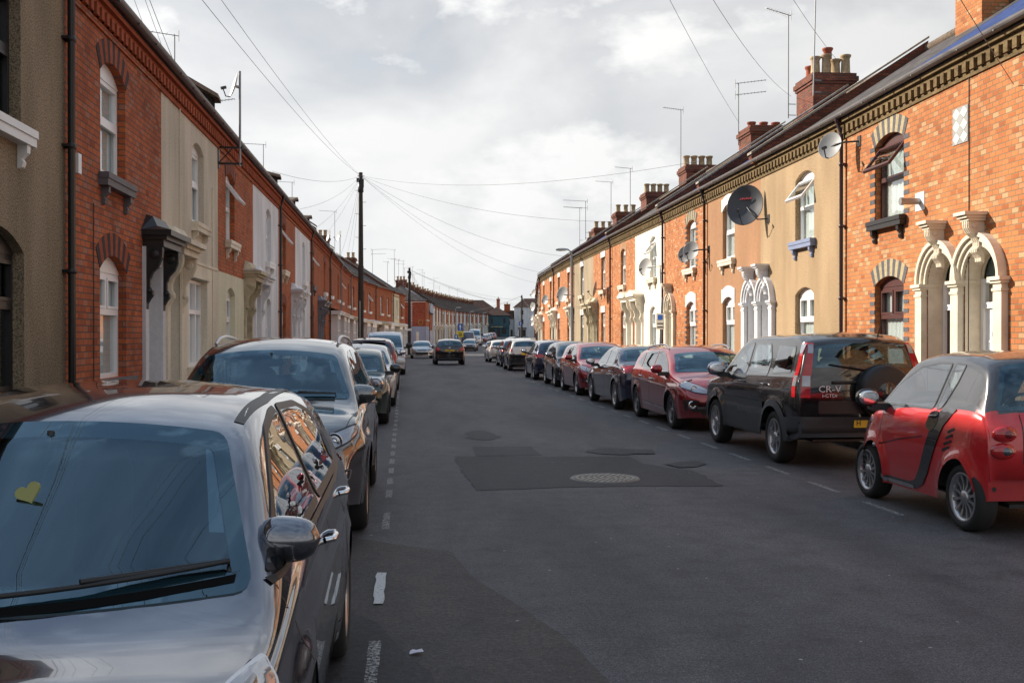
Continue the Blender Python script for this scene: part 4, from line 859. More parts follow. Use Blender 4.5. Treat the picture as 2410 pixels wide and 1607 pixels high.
# ---------------------------------------------------------------- dishes, aerials, poles, wires, lamps, signs
M_dish=mat('dish grey',(.30,.31,.31),.5); M_dishd=mat('shade toned dish',(.045,.05,.062),.38); M_dishw=mat('pale dish',(.5,.5,.47),.5)  # M_dishd has the shade of a face turned from the sun in its colour
def f_wood(t,b):
    tc=nd(t,'ShaderNodeTexCoord'); m=nd(t,'ShaderNodeMapping'); m.inputs['Scale'].default_value=(9,9,.5); t.links.new(tc.outputs['Object'],m.inputs[0]); n=noise(t,m.outputs[0],3,6,.7); r=ramp(t,[(.3,(.02,.016,.013)),(.7,(.07,.052,.04))]); t.links.new(n,r.inputs[0]); t.links.new(r.outputs[0],b.inputs['Base Color']); bump(t,b,n,.6,.01)
M_wood=mat('dark pole timber',rough=.85,build=f_wood)
def dish(label,wall,out,r,nrm,m=M_dish,group='satellite dishes on the house fronts',mast=None,logo=None):
    # wall: point on the wall, out: vector from wall to dish centre, nrm: facing direction
    D=thing('satellite_dish',label,'satellite dish',wall,0,group)
    n=Vector(nrm).normalized(); c=Vector(out); q=n.to_track_quat('Z','Y').to_matrix().to_4x4()
    mb=MB(); pr=[(0,-.16*r),(r*.35,-.14*r),(r*.7,-.07*r),(r,.03*r),(r*1.02,.035*r),(r*1.02,.0),(r*.7,-.1*r),(0,-.2*r)]; mb.lathe(pr,28,0); 
    for v in range(len(mb.v)): mb.v[v]=(mb.v[v][0]*.93,mb.v[v][1]*1.04,mb.v[v][2])
    M=Matrix.Translation(c)@q; mb.xf(M); mb.build('dish',m,D)
    lo=M@Vector((0,-r*1.0,0)); 
    if (M@Vector((0,-r,0))).z>c.z: lo=M@Vector((0,r,0))
    f=c+n*r*.95-Vector((0,0,r*.55))
    a=MB(); a.tube([lo-Vector((0,0,.01)),lo+n*.1-Vector((0,0,.03)),f],.012); a.build('feed_arm',M_black,D)
    l=MB(); dirn=(c-f).normalized(); l.tube([f-dirn*.04,f+dirn*.07],.032,10); l.build('receiver',M_trim,D)
    b=MB(); back=c-n*r*.2; 
    if mast is None: b.tube([(0,0,0),(out[0]*.55,out[1]*.3,0),(out[0]*.8,out[1]*.8,out[2]*.6),back],.018); b.box(-.02,.0 if out[0]<0 else .02,-.07,.07,-.1,.1)
    else: b.tube([back,back-n*.08],.03)
    b.build('bracket',M_black if m is not M_dishw else M_dishw,D)
    if logo:
        text(logo,.075,M_red,D,M@Matrix.Translation((0,.0,.0)),depth=.001) if 0 else None
    return D
nr=(-.72,-.66,.2)
BD=dish('large satellite dish with its shade put into a dark grey colour and small red lettering on the brown and tan fronts',(rx(24.3)-.0,24.1,4.45),(-.42,.5,.38),.48,(-.62,-.76,.2),M_dishd)
n=Vector((-.62,-.76,.2)).normalized(); q=Matrix.Translation(Vector((-.42,.5,.38))+n*.0)@n.to_track_quat('Z','Y').to_matrix().to_4x4()
mb=MB()
for k in range(6): mb.box(-.15+k*.05,-.112+k*.05,.15,.15+(.05 if k%2 else .035),-.03,-.022)
mb.xf(q); mb.build('red_lettering',M_red,BD)
dish('grey satellite dish beside the brown framed open window',(rx(18.9),18.85,5.32),(-.42,.38,-.02),.25,(-.75,-.6,.25))
dish('left of two grey satellite dishes mounted together at the brown rendered house',(rx(29.3),29.35,4.15),(-.5,.75,-.08),.24,(-.7,-.68,.2))
dish('right of two grey satellite dishes mounted together at the brown rendered house',(rx(29.3),29.3,4.15),(-.45,.32,-.02),.27,(-.7,-.68,.2))
dish('pale satellite dish on the cream rendered house',(rx(34.9),35.0,4.05),(-.45,.8,.02),.3,(-.75,-.6,.2),M_dishw)
dish('grey satellite dish seen side on above a door hood',(rx(45.2),45.3,3.7),(-.5,.6,.05),.33,(-.95,.35,.2))
dish('grey satellite dish partly behind the street lamp',(rx(58),56.6,3.9),(-.5,.6,.05),.42,(-.75,-.6,.2))
dish('grey satellite dish on orange brick far beyond the street lamp',(rx(66),65.6,3.95),(-.45,.5,.0),.3,(-.75,-.6,.2))
for i,(y,z,r) in enumerate([(76,4.9,.3),(79,4.0,.3),(84,2.9,.24),(90,4.5,.28),(97,3.6,.26)]):
    dish('grey satellite dish on the houses at the bend of the street',(rx(y)-.02,y,gz(y)+z),(-.45,.3,0),r,(-.85,-.4,.2))
# mast with dish on the left hand wall
T=thing('dish_mast','steel mast on a black wall bracket above the red and cream house','mast',(-3.79,21.95,5.2))
mb=MB(); mb.tube([(.44,0,-.05),(.44,0,1.9)],.024,8); mb.build('pole',M_met,T)
mb=MB()
for z in (0,.33): mb.box(0,.5,-.02,.02,z-.02,z+.02)
mb.box(0,.02,-.06,.06,-.1,.45); mb.tube([(0,0,.0),(.3,0,.33)],.012); mb.build('bracket',M_black,T)
dish('white dish seen edge on, clamped to the wall mast on the shaded side',(-3.35,21.95,6.85),(-.12,-.02,-.05),.24,(-.95,-.3,.28),M_dishw,mast=1)
def aerial(label,x,y,z0,z1,boom=(-1,-.3),ln=.9,group='television aerials on the chimneys',kind=1,lean=0):
    A=thing('television_aerial',label,'aerial',(x,y,z0),0,group); h=z1-z0
    mb=MB(); mb.tube([(0,0,0),(lean,0,h)],.02,6); 
    for z in (.1,.45): mb.tube([(0,0,z),(.0,-.0,z),(.25,0,z)],.014,5)
    mb.build('mast',M_met,A)
    d=Vector((boom[0],boom[1],0)).normalized(); p=Vector((-d.y,d.x,0)); 
    for k in range(kind):
        mb=MB(); c=Vector((lean,0,h-.02-k*.42)); a=c-d*.12; e=c+d*ln+Vector((0,0,.06)); mb.tube([a,e],.012,5)
        for i in range(9):
            q=a.lerp(e,.08+i*.11); w=.17-.006*i; mb.tube([q-p*w,q+p*w],.006,4)
        mb.tube([a+Vector((0,0,-.16)),a+Vector((0,0,.16))],.01,4); mb.build('antenna',M_met,A)
    return A
aerial('tall thin aerial mast rising left of the pot topped chimney',12.2,32.3,8.6,11.9,(-1,-.5),1.0)
aerial('tallest bare aerial mast in front of the pot topped chimney',12.1,30.0,8.8,14.2,(-1,-.5),1.0,lean=.12)
aerial('double aerial on a mast left of the chimney with three short pots',12.3,37.6,8.7,11.0,(1,-.4),1.0,kind=2)
aerial('thin aerial mast left of the chimney with pale pots',12.6,46.8,8.6,12.0,(-1,-.2),.9)
aerial('thin aerial over the fourth chimney of the sunlit row',12.7,58,8.6,11.1,(-1,-.1),.9)
aerial('small aerial above the far sunlit chimneys',13.2,66,8.6,11.5,(-1,0),1.0)
aerial('aerial over the last sunlit chimneys, left of the others',13.2,78,8.4,11.3,(-1,0),1.2)
aerial('low double aerial at the roof behind the street lamp',11.2,64,7.6,10.0,(-1,0),1.4,kind=2)
aerial('vertical aerial mast at the near sunlit chimney, top right',12.0,20.6,8.9,13,(-1,-.5),1.0)
aerial('aerial over the first dormer on the shaded side',-6.7,31.6,7.5,10.5,(-1,-.4),1.7)
aerial('low aerial beside the wall mast dish',-6.6,36.4,7.0,9.6,(1,-.4),1.0)
aerial('aerial with long boom over the second dormer on the shaded side',-6.9,52.6,7.5,11.1,(-1,0),1.5)
aerial('aerial with a stay over the third dormer on the shaded side',-6.7,64.0,7.5,10.9,(-1,0),1.2)
aerial('aerial above the pair of roof dishes on the shaded side',-5.4,83,7.5,11.4,(-1,0),1.2)
aerial('aerial over the curving row, right of the tall pole',-3.0,101,7.0,9.9,(1,0),1.3,kind=2)
aerial('round headed aerial over the end of the curving row',-1.75,112,7.0,9.5,(-1,0),.5)
for k in (0,1): dish(['left','right'][k]+' of two roof dishes on masts over the curving row',(-5.75+k*.8,81,8.2),(0,0,1.1),.42,(-.9,-.3,.25),M_dish,mast=1,group=None); 
for k in (0,1):
    mb=MB(); mb.tube([(-5.67+k*.8,81,7.2),(-5.67+k*.8,81,9.4)],.03,6); o=mb.build('dish_pole',M_met); tag(o,['left','right'][k]+' short mast carrying a roof dish over the curving row','mast')
random.seed(5)
for i,y in enumerate([120,124,128,134,141,150,158,167,176,186,197,208,220,236]):
    x=lx(y)-3.8+random.uniform(-.6,.6); aerial('thin television aerial over the far row beyond the side street',x,y,gz(y)+8.2,gz(y)+10.2+random.uniform(.3,2.0),(random.choice((-1,1)),.1),.9,group='aerials over the far row',kind=random.choice((1,1,2)))
def pole(label,x,y,ht,z=None,r=.14,group='telegraph poles'):
    z=gz(y) if z is None else z
    P=thing('telegraph_pole',label,'telegraph pole',(x,y,z),0,group)
    mb=MB(); mb.tube([(0,0,-.3),(0,0,ht*.5),(0,0,ht)],[r*1.15,r,r*.72],12); mb.lathe([(r*.78,ht),(r*.8,ht+.04),(0,ht+.08)],12); mb.build('post',M_wood,P)
    mb=MB(); mb.box(-.02,.17,-.17,-.08,ht-.75,ht-.3); mb.box(-.22,-.1,-.1,.1,ht-.45,ht-.25); mb.lathe([(.13,ht-1.0),(.15,ht-.98),(.15,ht-.6),(.13,ht-.58)],12); mb.build('junction_box',M_black,P)
    for k in range(8): 
        mb=MB(); z_=ht-.9-k*.62; sx=1 if k%2 else -1; mb.tube([(sx*.08,0,z_),(sx*.27,0,z_),(sx*.27,0,z_+.03)],.012,5); mb.build('step_iron',M_met,P)
    mb=MB()
    for k in range(5):
        a=k*1.25; mb.tube([(.09*math.cos(a),.09*math.sin(a),ht-.12),(.2*math.cos(a),.2*math.sin(a),ht-.12)],.012,5); 
    mb.build('wire_hook',M_met,P)
    return Vector((x,y,z+ht-.12))
P1=pole('tall dark telegraph pole on the left pavement in front of the bay fronted row',-2.28,56,10.25)
P2=pole('telegraph pole with a white plate at the end of the curving row',.52,101,8.4)
P3=pole('distant telegraph pole right of the road in front of the white house',22.9,203,9.1,r=.17)
P0=pole('telegraph pole on the left pavement beside the silver grey hatchback, outside the frame',-2.72,2.2,9.2)
mb=MB(); mb.box(-.07,.0,-.22,-.15,.9,3.5); o=mb.build('cable_cover',M_met); o.parent=bpy.data.objects['telegraph_pole']
mb=MB(); mb.box(-.22,.22,-.19,-.165,2.4,2.62); o=mb.build('white_plate',P_wht); o.parent=bpy.data.objects['telegraph_pole.001']
M_wirem=mat('wire sheath',(.10,.10,.11),.6)
def wire(a,b,sag=.5,r=.009,label='thin black overhead telephone wire between the pole and the houses',group='overhead wires'):
    a=Vector(a); b=Vector(b); n=22; mb=MB(); o=a.copy()
    r*=.62; mb.tube([(a.lerp(b,i/n)-Vector((0,0,4*sag*(i/n)*(1-i/n))))-o for i in range(n+1)],r,4,caps=False); w=mb.build('overhead_wire',M_wirem); w.location=o; tag(w,label,'overhead wire',group)
M_wire=M_black
wire(P1,(-3.45,7,6.6),.45,.010); wire(P1,(-3.2,7,6.75),.4,.009)
lbl='overhead wire from the tall pole to the shaded houses'
for y,z in ((30,6.3),(38,6.2),(44,6.1),(48,6.1),(61,6.1),(66,6.1),(71,6.1),(76,6.0)): wire(P1,(lx(y)+.1,y,z),.3,.008,lbl)
lbl='overhead wire from the tall pole across the street to the sunlit houses'
for y,z,s in ((30,6.8,.6),(41,6.2,.6),(57,6.0,.8),(70,5.9,.9),(82,5.8,1)): wire(P1,(rx(y)-.1,y,z),s,.009,lbl)
lbl='overhead wire from the far left pole along the street'
for y,z in ((112,5.8),(130,5.8),(150,6),(170,6)): wire(P2,(rx(y)-.2,y,gz(y)+z),.8,.011,lbl)
for y in (125,135,150): wire(P2,(lx(y)+.2,y,gz(y)+6),.5,.011,lbl)
wire(P2,P3,1.6,.012,lbl)
lbl='overhead wire fanning from the distant pole by the white house'
for x,y,z in ((19.5,160,6.2),(21.5,175,6.4),(11,207,6.5),(13,218,6.7),(27,225,7),(15,232,7.2),(24.5,197,6.2),(25.2,200,6.2)): wire(P3,(x,y,z),.5,.014,lbl)
lbl='overhead wire crossing the sky to the sunlit chimneys'
for a,b,s in ((P0,(12.3,37.5,9.5),.5),(P0,(12.3,32.3,9.3),1.2),(P0,(12.4,29.0,9.6),.7),(P0,(rx(13.4)-.02,13.5,5.1),.25)): wire(a,b,s,.009,lbl)
lbl='overhead wire crossing the sky over the near left roofs'
for a,b in ((P0,(-3.9,15.5,6.1)),(P0,(-4.0,19,6.4)),(P0,(-6.7,31,8.6)),(P0,(-6.7,34,8.4))): wire(a,b,.3,.008,lbl)
# lamps
M_lampp=painted('lamp column grey',(.22,.25,.28),.4,.1)
def lamp(label,x,y,ht,out,lean=0):
    T=thing('street_lamp',label,'street lamp',(x,y,gz(y)+.1),0,'street lamps')
    mb=MB(); mb.tube([(0,0,-.1),(0,0,1.2)],.085,10); mb.tube([(0,0,1.2),(0,0,1.25),(0,0,ht-.25),(0,0,ht)],[.085,.055,.045,.04],10); mb.tube([(0,0,ht-.02),(out*.15,0,ht+.08),(out*.25,0,ht+.11)],.03,8); mb.build('column',M_lampp,T)
    mb=MB(); mb.blob((out*.5,0,ht+.12),(.36,.13,.07),0,16,8); mb.build('lamp_head',painted('lamp head',(.42,.45,.47),.35,.05),T)
    mb=MB(); mb.blob((out*.55,0,ht+.075),(.28,.1,.05),0,12,6); mb.build('lens',M_clear,T)
lamp('grey street lamp on the right pavement before the bend',rx(54)-.5,53.5,5.9,-1)
lamp('street lamp on the far left pavement past the side street',lk(165)-.5,165,5.9,1)
lamp('second street lamp on the far left pavement',lk(205)-.5,205,5.7,1)
lamp('third and farthest street lamp on the far left pavement',lk(240)-.5,240,5.7,1)
# signs
def sign(label,x,y,plates,ht,lean=0):
    T=thing('road_sign',label,'road sign',(x,y,gz(y)),0)
    mb=MB(); mb.tube([(0,0,-.2),(lean,0,ht)],.035,8); mb.build('post',M_lampp,T)
    for (w,h,z,m,nm) in plates:
        mb=MB(); mb.box(-w/2,w/2,-.06,-.045,z-h/2,z+h/2); p=mb.build('sign_plate',m,T)
        if nm=='arrow':
            mb=MB(); mb.prism([(-.05,z-h*.38),(.05,z-h*.38),(.05,z+h*.05),(.15,z+h*.05),(0,z+h*.38),(-.15,z+h*.05),(-.05,z+h*.05)],-.064,-.0601); mb.build('arrow',P_wht,p)
        if nm=='p':
            mb=MB(); mb.box(-w*.3,w*.3,-.064,-.0601,z-h*.28,z-h*.1); mb.box(-w*.3,w*.3,-.064,-.0601,z+h*.05,z+h*.2); mb.build('symbol',M_ink,p)
M_sb=mat('sign blue',(.02,.12,.45),.4); M_sy=mat('sign yellow',(.75,.62,.03),.4)
sign('blue arrow sign above a yellow plate on the far left pavement',7.6,142,[(.7,.95,3.05,M_sb,'arrow'),(.85,.8,2.1,M_sy,'p')],3.5)
sign('small blue sign left of the blue arrow sign',7.0,141,[(.5,.6,1.75,M_sb,'arrow')],2.1)
sign('small blue sign by the distant pole on the right',22.3,200,[(.6,.75,3.6,M_sb,'arrow')],4.0)
sign('leaning dark post with white parking plate in front of the cream house',7.15,29.0,[(.02,.02,2.0,M_lampp,'')],2.75,.16)
T=[o for o in col.objects if o.get('label','').startswith('leaning dark post')][0]
mb=MB(); mb.box(-.13,.13,-.06,-.045,1.85,2.3); p=mb.build('sign_plate',P_stone,T); p.location=(.12,0,0); T.rotation_euler=(0,0,R(-50))
mb=MB(); mb.box(-.08,.08,-.066,-.0601,2.12,2.26,0); mb.box(-.1,.1,-.066,-.0601,1.9,1.93,1); mb.box(-.1,.1,-.066,-.0601,2.0,2.03,1); q=mb.build('symbol',[M_sb,M_ink],p)
# ---------------------------------------------------------------- cars
def catmull(P,step=.03):
    out=[]; n=len(P)
    for i in range(n-1):
        p0=Vector(P[max(i-1,0)]);p1=Vector(P[i]);p2=Vector(P[i+1]);p3=Vector(P[min(i+2,n-1)])
        L_=(p2-p1).length; k=max(1,int(L_/step)); 
        d1=max((p1-p0).length,1e-4);d2=max(L_,1e-4);d3=max((p3-p2).length,1e-4)
        m1=((p1-p0)/d1*d2+(p2-p1)/d2*d1)/(d1+d2) if i>0 else (p2-p1)/d2
        m2=((p2-p1)/d2*d3+(p3-p2)/d3*d2)/(d2+d3) if i<n-2 else (p2-p1)/d2
        m1=m1*L_; m2=m2*L_
        for j in range(k):
            t=j/k; out.append((2*t**3-3*t*t+1)*p1+(t**3-2*t*t+t)*m1+(-2*t**3+3*t*t)*p2+(t**3-t*t)*m2)
    out.append(Vector(P[-1])); return out
def inpoly(p,poly):
    c=False; j=len(poly)-1; x,y=p
    for i in range(len(poly)):
        xi,yi=poly[i]; xj,yj=poly[j]
        if (yi>y)!=(yj>y) and x<(xj-xi)*(y-yi)/(yj-yi)+xi: c=not c
        j=i
    return c
def roundpoly(P,r=.04,k=4):
    out=[]; n=len(P)
    for i in range(n):
        a=Vector(P[i-1]);b=Vector(P[i]);c=Vector(P[(i+1)%n])
        u=(a-b); w=(c-b); q=min(r,u.length*.45,w.length*.45)
        if q<1e-4: out.append(tuple(b)); continue
        s=b+u.normalized()*q; e=b+w.normalized()*q
        for j in range(k+1):
            t=j/k; out.append(tuple((1-t)**2*s+2*t*(1-t)*b+t*t*e))
    return out
def area(P): return sum(P[i-1][0]*P[i][1]-P[i][0]*P[i-1][1] for i in range(len(P)))/2
def inset(P,d):
    if area(P)<0: P=P[::-1]
    out=[]; n=len(P)
    for i in range(n):
        a=Vector(P[i-1]);b=Vector(P[i]);c=Vector(P[(i+1)%n]); u=(b-a); w=(c-b)
        if u.length<1e-6 or w.length<1e-6: out.append(tuple(b)); continue
        n1=Vector((-u.y,u.x)).normalized(); n2=Vector((-w.y,w.x)).normalized(); m=n1+n2
        m=m/max(.5,m.length_squared/2) if m.length>.01 else n1
        out.append(tuple(b+m*d))
    return out
def densify(P,s):
    out=[]; n=len(P)
    for i in range(n):
        a=Vector(P[i]);b=Vector(P[(i+1)%n]); k=max(1,int((b-a).length/s))
        for j in range(k): out.append(tuple(a.lerp(b,j/k)))
    return out
class Car:
    def __init__(s,sp,paint,roof=None,see=True,label='car',name='parked_car',cat='car',group=None,low=None):
        s.sp=sp; s.see=see; s.paint=paint
        s.root=thing(name,label,cat,(0,0,0),0,group)
        s.low=low; s.roofm=roof; s.body()
    def body(s):
        sp=s.sp; hw=sp['w']/2; wb=sp['wb']; top=catmull(sp['top'],.035); yR=top[0].x; yF=top[-1].x
        ys=[];zs=[]
        for p in top:
            if not ys or p.x>ys[-1]+.0035: ys.append(p.x); zs.append(p.y)
        TP=list(zip(ys,zs)); wr=sp['ar']; wzc=sp.get('wr',.31); sill=sp.get('sill',.22)
        ax=[wb/2,-wb/2]; cols=set(round(y,4) for y in ys)
        for a in ax:
            for k in range(0,25): cols.add(round(a+wr*math.cos(math.pi*k/24),4))
            for e in (-1,1):
                h=math.sqrt(max(0,wr*wr-(sill-wzc)**2)); cols.add(round(a+e*(h+.001),4)); cols.add(round(a+e*(h+.012),4))
        cols=sorted(c for c in cols if yR<=c<=yF); cc=[cols[0]]
        for c in cols[1:]:
            if c-cc[-1]>.003: cc.append(c)
        cols=cc
        sh=sp['shoulder']; tum=sp.get('tumble',.42); crown=sp.get('crown',.06); zm=sp.get('zm',.62); kl=sp.get('kl',.055); ku=sp.get('ku',.05)
        crease=sp.get('crease',[(-9,.78),(9,.72)]); ca=sp.get('ca',.010)
        def wmax(y):
            w=hw*(1-.035*abs(y/(yF if y>0 else -yR))**3)
            for e,ye in ((1,yF),(-1,-yR)):
                t=(e*y-(ye-.32))/.32
                if t>0: w*=1-(sp.get('fend',.10) if e>0 else sp.get('rend',.07))*t**2.2
            return w
        def zt(y): return interp(TP,y)
        nL,nG,nC,nT=14,10,3,8
        def bow(x,y,z):
            q=(abs(x)/hw)**3
            t=(y-(yF-.6))/.6
            if t>0: t=min(1,t); y-=sp.get('bowf',.24)*q*(3*t*t-2*t**3)
            t=(-y-(-yR-.55))/.55
            if t>0: t=min(1,t); y+=sp.get('bowr',.12)*q*(3*t*t-2*t**3)
            return y
        wsb=sp.get('wsbow',.14); yc_,yh_=sp['ws']; bow0=bow
        def bow(x,y,z):
            if yh_-.25<y<yF-.1:
                if y<yc_: t=(y-yh_+.25)/(yc_-yh_+.25)
                else: t=1-(y-yc_)/(yF-.1-yc_)
                t=max(0,min(1,t)); y2=bow0(x,y,z); return y2-wsb*(abs(x)/hw)**2*(3*t*t-2*t**3)
            return bow0(x,y,z)
        s.edge={}
        grid=[]
        for y in cols:
            T=zt(y); zl=sill
            for e_,zz in sp.get('under',()): pass
            if y>yF-.5: zl=sill+(sp.get('chin',.04))*((y-(yF-.5))/.5)**2
            if y<yR+.5: zl=sill+(sp.get('rchin',.08))*(((yR+.5)-y)/.5)**2
            for a in ax:
                d=abs(y-a)
                if d<wr:
                    zc=wzc+math.sqrt(wr*wr-d*d)
                    if zc>zl: zl=zc
            w=wmax(y); S_=interp(sh,y); cr=crown*min(1,max(.25,(T-.35)/.5)); ze=T-cr
            e=min(S_,ze-.02); e=max(e,zl+.02)
            def side(z):
                zz=z
                x=w*(1-kl*((zm-zz)/(zm-.18))**2) if zz<zm else w*(1-ku*((zz-zm)/max(.05,S_-zm))**2)
                x+=ca*math.exp(-((zz-interp(crease,y))/.045)**2)
                for a in ax:
                    r=math.hypot(y-a,zz-wzc)-wr
                    if r>-.05: x+=sp.get('flare',.018)*math.exp(-(max(r,0)/.07)**2)
                return x
            row=[]
            for i in range(nL+1):
                z=zl+(e-zl)*i/nL; row.append((side(z),z))
            xs=row[-1][0]; tm=tum
            xe=xs-tm*max(0,ze-e)-.015; 
            gh=max(ze-e,.004); rc=min(.07,gh*.45)
            # glasshouse
            for i in range(1,nG+1):
                z=e+(ze-rc-e)*i/nG; row.append((xs-.012*min(1,i/2)-tm*(z-e)-sp.get('gbow',.0)*math.sin(math.pi*i/nG),z))
            a_=Vector(row[-1]); b_=Vector((xs-.012-tm*(ze-e)-.0,ze+.004)); rt=min(.09,b_.x*.2); c_=Vector((b_.x-rt,ze+cr*(1-((b_.x-rt)/max(b_.x,.1))**2)))
            for i in range(1,nC+1):
                t=i/nC; p=(1-t)**2*a_+2*t*(1-t)*b_+t*t*c_; row.append((p.x,p.y))
            for i in range(1,nT+1):
                x=c_.x*(1-i/nT); row.append((x,ze+cr*(1-(x/max(b_.x,.1))**2)))
            s.edge[y]=(b_.x,ze,T); grid.append((y,row))
        s.cols=cols; n=len(grid[0][1]); V=[];F=[];Mi=[]
        for y,row in grid:
            for (x,z) in row: V.append((x,bow(x,y,z),z))
            for (x,z) in row[:-1]: V.append((-x,bow(x,y,z),z))
        m=2*n-1
        def idx(i,j): return i*m+j if j<n else i*m+n+(2*n-2-j)
        full=2*n-1
        for i in range(len(grid)-1):
            for j in range(full-1):
                F.append((idx(i,j),idx(i+1,j),idx(i+1,j+1),idx(i,j+1)))
        for i_,sg_ in ((0,-1),(len(grid)-1,1)):
            for j in range(n-1):
                f=[idx(i_,j),idx(i_,j+1),idx(i_,full-2-j),idx(i_,full-1-j)]
                if j==n-2: f=f[:3]
                nn_=(Vector(V[f[1]])-Vector(V[f[0]])).cross(Vector(V[f[2]])-Vector(V[f[1]]))
                if nn_.y*sg_<0: f.reverse()
                F.append(tuple(f))
        s.V=V; s.bvh=BVHTree.FromPolygons(V,F); s.F=F; s.holes=[]; s.hw=hw; s.yF=yF; s.yR=yR; s.zt=zt; s.wzc=wzc
    def ey(s,y):
        k=min(s.cols,key=lambda c:abs(c-y)); return s.edge[k]
    def cast(s,p,ax):
        # ax: 'R' (+x side) 'L' 'F' 'B' 'T'
        if ax in 'RL':
            sg=1 if ax=='R' else -1; h=s.bvh.ray_cast(Vector((sg*3,p[0],p[1])),Vector((-sg,0,0)))
        elif ax in 'FB':
            sg=1 if ax=='F' else -1; h=s.bvh.ray_cast(Vector((p[0],sg*5,p[1])),Vector((0,-sg,0)))
        else: h=s.bvh.ray_cast(Vector((p[0],p[1],4)),Vector((0,0,-1)))
        if h[0] is None and ax in 'RL' and not getattr(s,'_q',0):
            s._q=1; g=(None,None)
            for k in range(1,12):
                g=s.cast((p[0]+.0031*k*(-1)**k,p[1]+.004*k),ax)
                if g[0] is not None: break
            s._q=0; return g
        if h[0] is None and ax in 'FB' and not getattr(s,'_q',0):
            s._q=1; g=(None,None)
            for dz in (.05,.1,.15,.2):
                g=s.cast((p[0]*(1-dz),p[1]+dz),ax)
                if g[0] is not None: break
            s._q=0; return g
        return h[0],h[1]
    def hole(s,ax,poly): s.holes.append((ax,poly))
    def finish(s):
        mats=[s.paint,s.roofm or s.paint,s.low or M_trim]; keep=[];mi=[]
        V=s.V; lowz=s.sp.get('lowz'); rz=s.sp.get('roofz')
        for f in s.F:
            c=sum((Vector(V[i]) for i in f),Vector())/len(f); ok=True
            if len(f)==4 and s.see:
                n=(Vector(V[f[2]])-Vector(V[f[0]])).cross(Vector(V[f[3]])-Vector(V[f[1]]))
                if n.length>1e-9: n.normalize()
                for ax,P in s.holes:
                    if ax in 'RL':
                        sg=1 if ax=='R' else -1
                        if c.x*sg>.2 and abs(n.x)>.45 and all(inpoly((V[i][1],V[i][2]),P) for i in f): ok=False
                    elif ax in 'FB':
                        sg=1 if ax=='F' else -1
                        if c.y*sg>s.sp.get('mid',0)*sg-.2 and abs(n.x)<.75 and (abs(n.y)>.12) and all(inpoly((V[i][0],V[i][2]),P) for i in f) : ok=False
            if ok:
                keep.append(f); k=0
                if rz and c.z>interp(rz,c.y): k=1
                if lowz and c.z<interp(lowz,c.y): k=2
                mi.append(k)
        me=bpy.data.meshes.new('body'); me.from_pydata(V,[],keep)
        for q in mats: me.materials.append(q)
        me.polygons.foreach_set('material_index',mi); me.polygons.foreach_set('use_smooth',[len(f)==4 for f in keep]); me.update()
        o=bpy.data.objects.new('body',me); col.objects.link(o); o.parent=s.root; s.bodyo=o; return o
    def patch(s,name,ax,P,m,off=.006,skirt=.02,r=.0,parent=None,ring=None,ringm=None,bulge=0,res=.07,smooth=True):
        if r: P=roundpoly(P,r)
        if area(P)<0: P=P[::-1]
        P=densify(P,res); n=len(P); pts=[Vector(p) for p in P]; edges=[(i,(i+1)%n) for i in range(n)]; inner=None
        if ring:
            I=inset(P,ring); inner=I; k=len(pts); pts+=[Vector(p) for p in I]; edges+=[(k+i,k+(i+1)%len(I)) for i in range(len(I))]
        mnx=min(p[0] for p in P);mxx=max(p[0] for p in P);mnz=min(p[1] for p in P);mxz=max(p[1] for p in P)
        x=mnx+res/2
        PI_=inset(P,res*.3); 
        while x<mxx:
            z=mnz+res/2
            while z<mxz:
                if inpoly((x,z),PI_) and not (inner and not inpoly((x,z),inset(inner,res*.25))): pts.append(Vector((x,z)))
                z+=res
            x+=res
        v2,e2,f2,_,_,_=geometry.delaunay_2d_cdt(pts,edges,[list(range(n))],1 if not ring else 1,1e-5)
        vs=[];ns=[];bad=set(); dm=.5
        def far_(h):
            return h is None or (ax=='F' and h.y<s.yF-dm) or (ax=='B' and h.y>s.yR+dm)
        isw='wind' in name
        for i,p in enumerate(v2):
            h,nn=s.cast(p,ax)
            if ax in 'FB' and not isw and far_(h):
                q=Vector(p)
                for _ in range(30):
                    q.x*=.99; h,nn=s.cast(q,ax)
                    if not far_(h): break
            if h is None: bad.add(i); h=Vector((0,0,0)); nn=Vector((0,0,1))
            else:
                d=Vector({'R':(1,0,0),'L':(-1,0,0),'F':(0,1,0),'B':(0,-1,0),'T':(0,0,1)}[ax])
                if nn.dot(d)<0: nn=-nn
            ns.append(nn); vs.append(h)
        ctr=Vector((sum(p[0] for p in P)/n,sum(p[1] for p in P)/n)); rad=max((Vector(p)-ctr).length for p in P)
        fs=[];mi=[]
        for f in f2:
            c=sum((Vector(v2[i]) for i in f),Vector((0,0)))/len(f)
            if any(i in bad for i in f) or not inpoly(c,P): continue
            fs.append(tuple(f)); mi.append(1 if (inner and not inpoly(c,inner)) else 0)
        if fs:
            f=fs[len(fs)//2]; g_=(vs[f[1]]-vs[f[0]]).cross(vs[f[2]]-vs[f[1]])
            if g_.dot(ns[f[0]])<0: fs=[tuple(reversed(f)) for f in fs]
        vv=[h+nn*(off+(bulge*max(0,1-((Vector(v2[i])-ctr).length/rad)**2))) for i,(h,nn) in enumerate(zip(vs,ns))]
        mb=MB(); mb.add(vv,fs,0,smooth); mb.m=mi
        if skirt:
            cnt={}
            for f in fs:
                for a,b in zip(f,f[1:]+f[:1]): cnt[(a,b)]=cnt.get((a,b),0)+1
            be=[(a,b) for (a,b) in cnt if (b,a) not in cnt]
            for a,b in be:
                mb.add([vv[a],vv[b],vv[b]-ns[b]*(off+skirt),vv[a]-ns[a]*(off+skirt)],[(0,1,2,3)],1 if ring else 0)
        return mb.build(name,[m,ringm] if ring else m,parent or s.root)
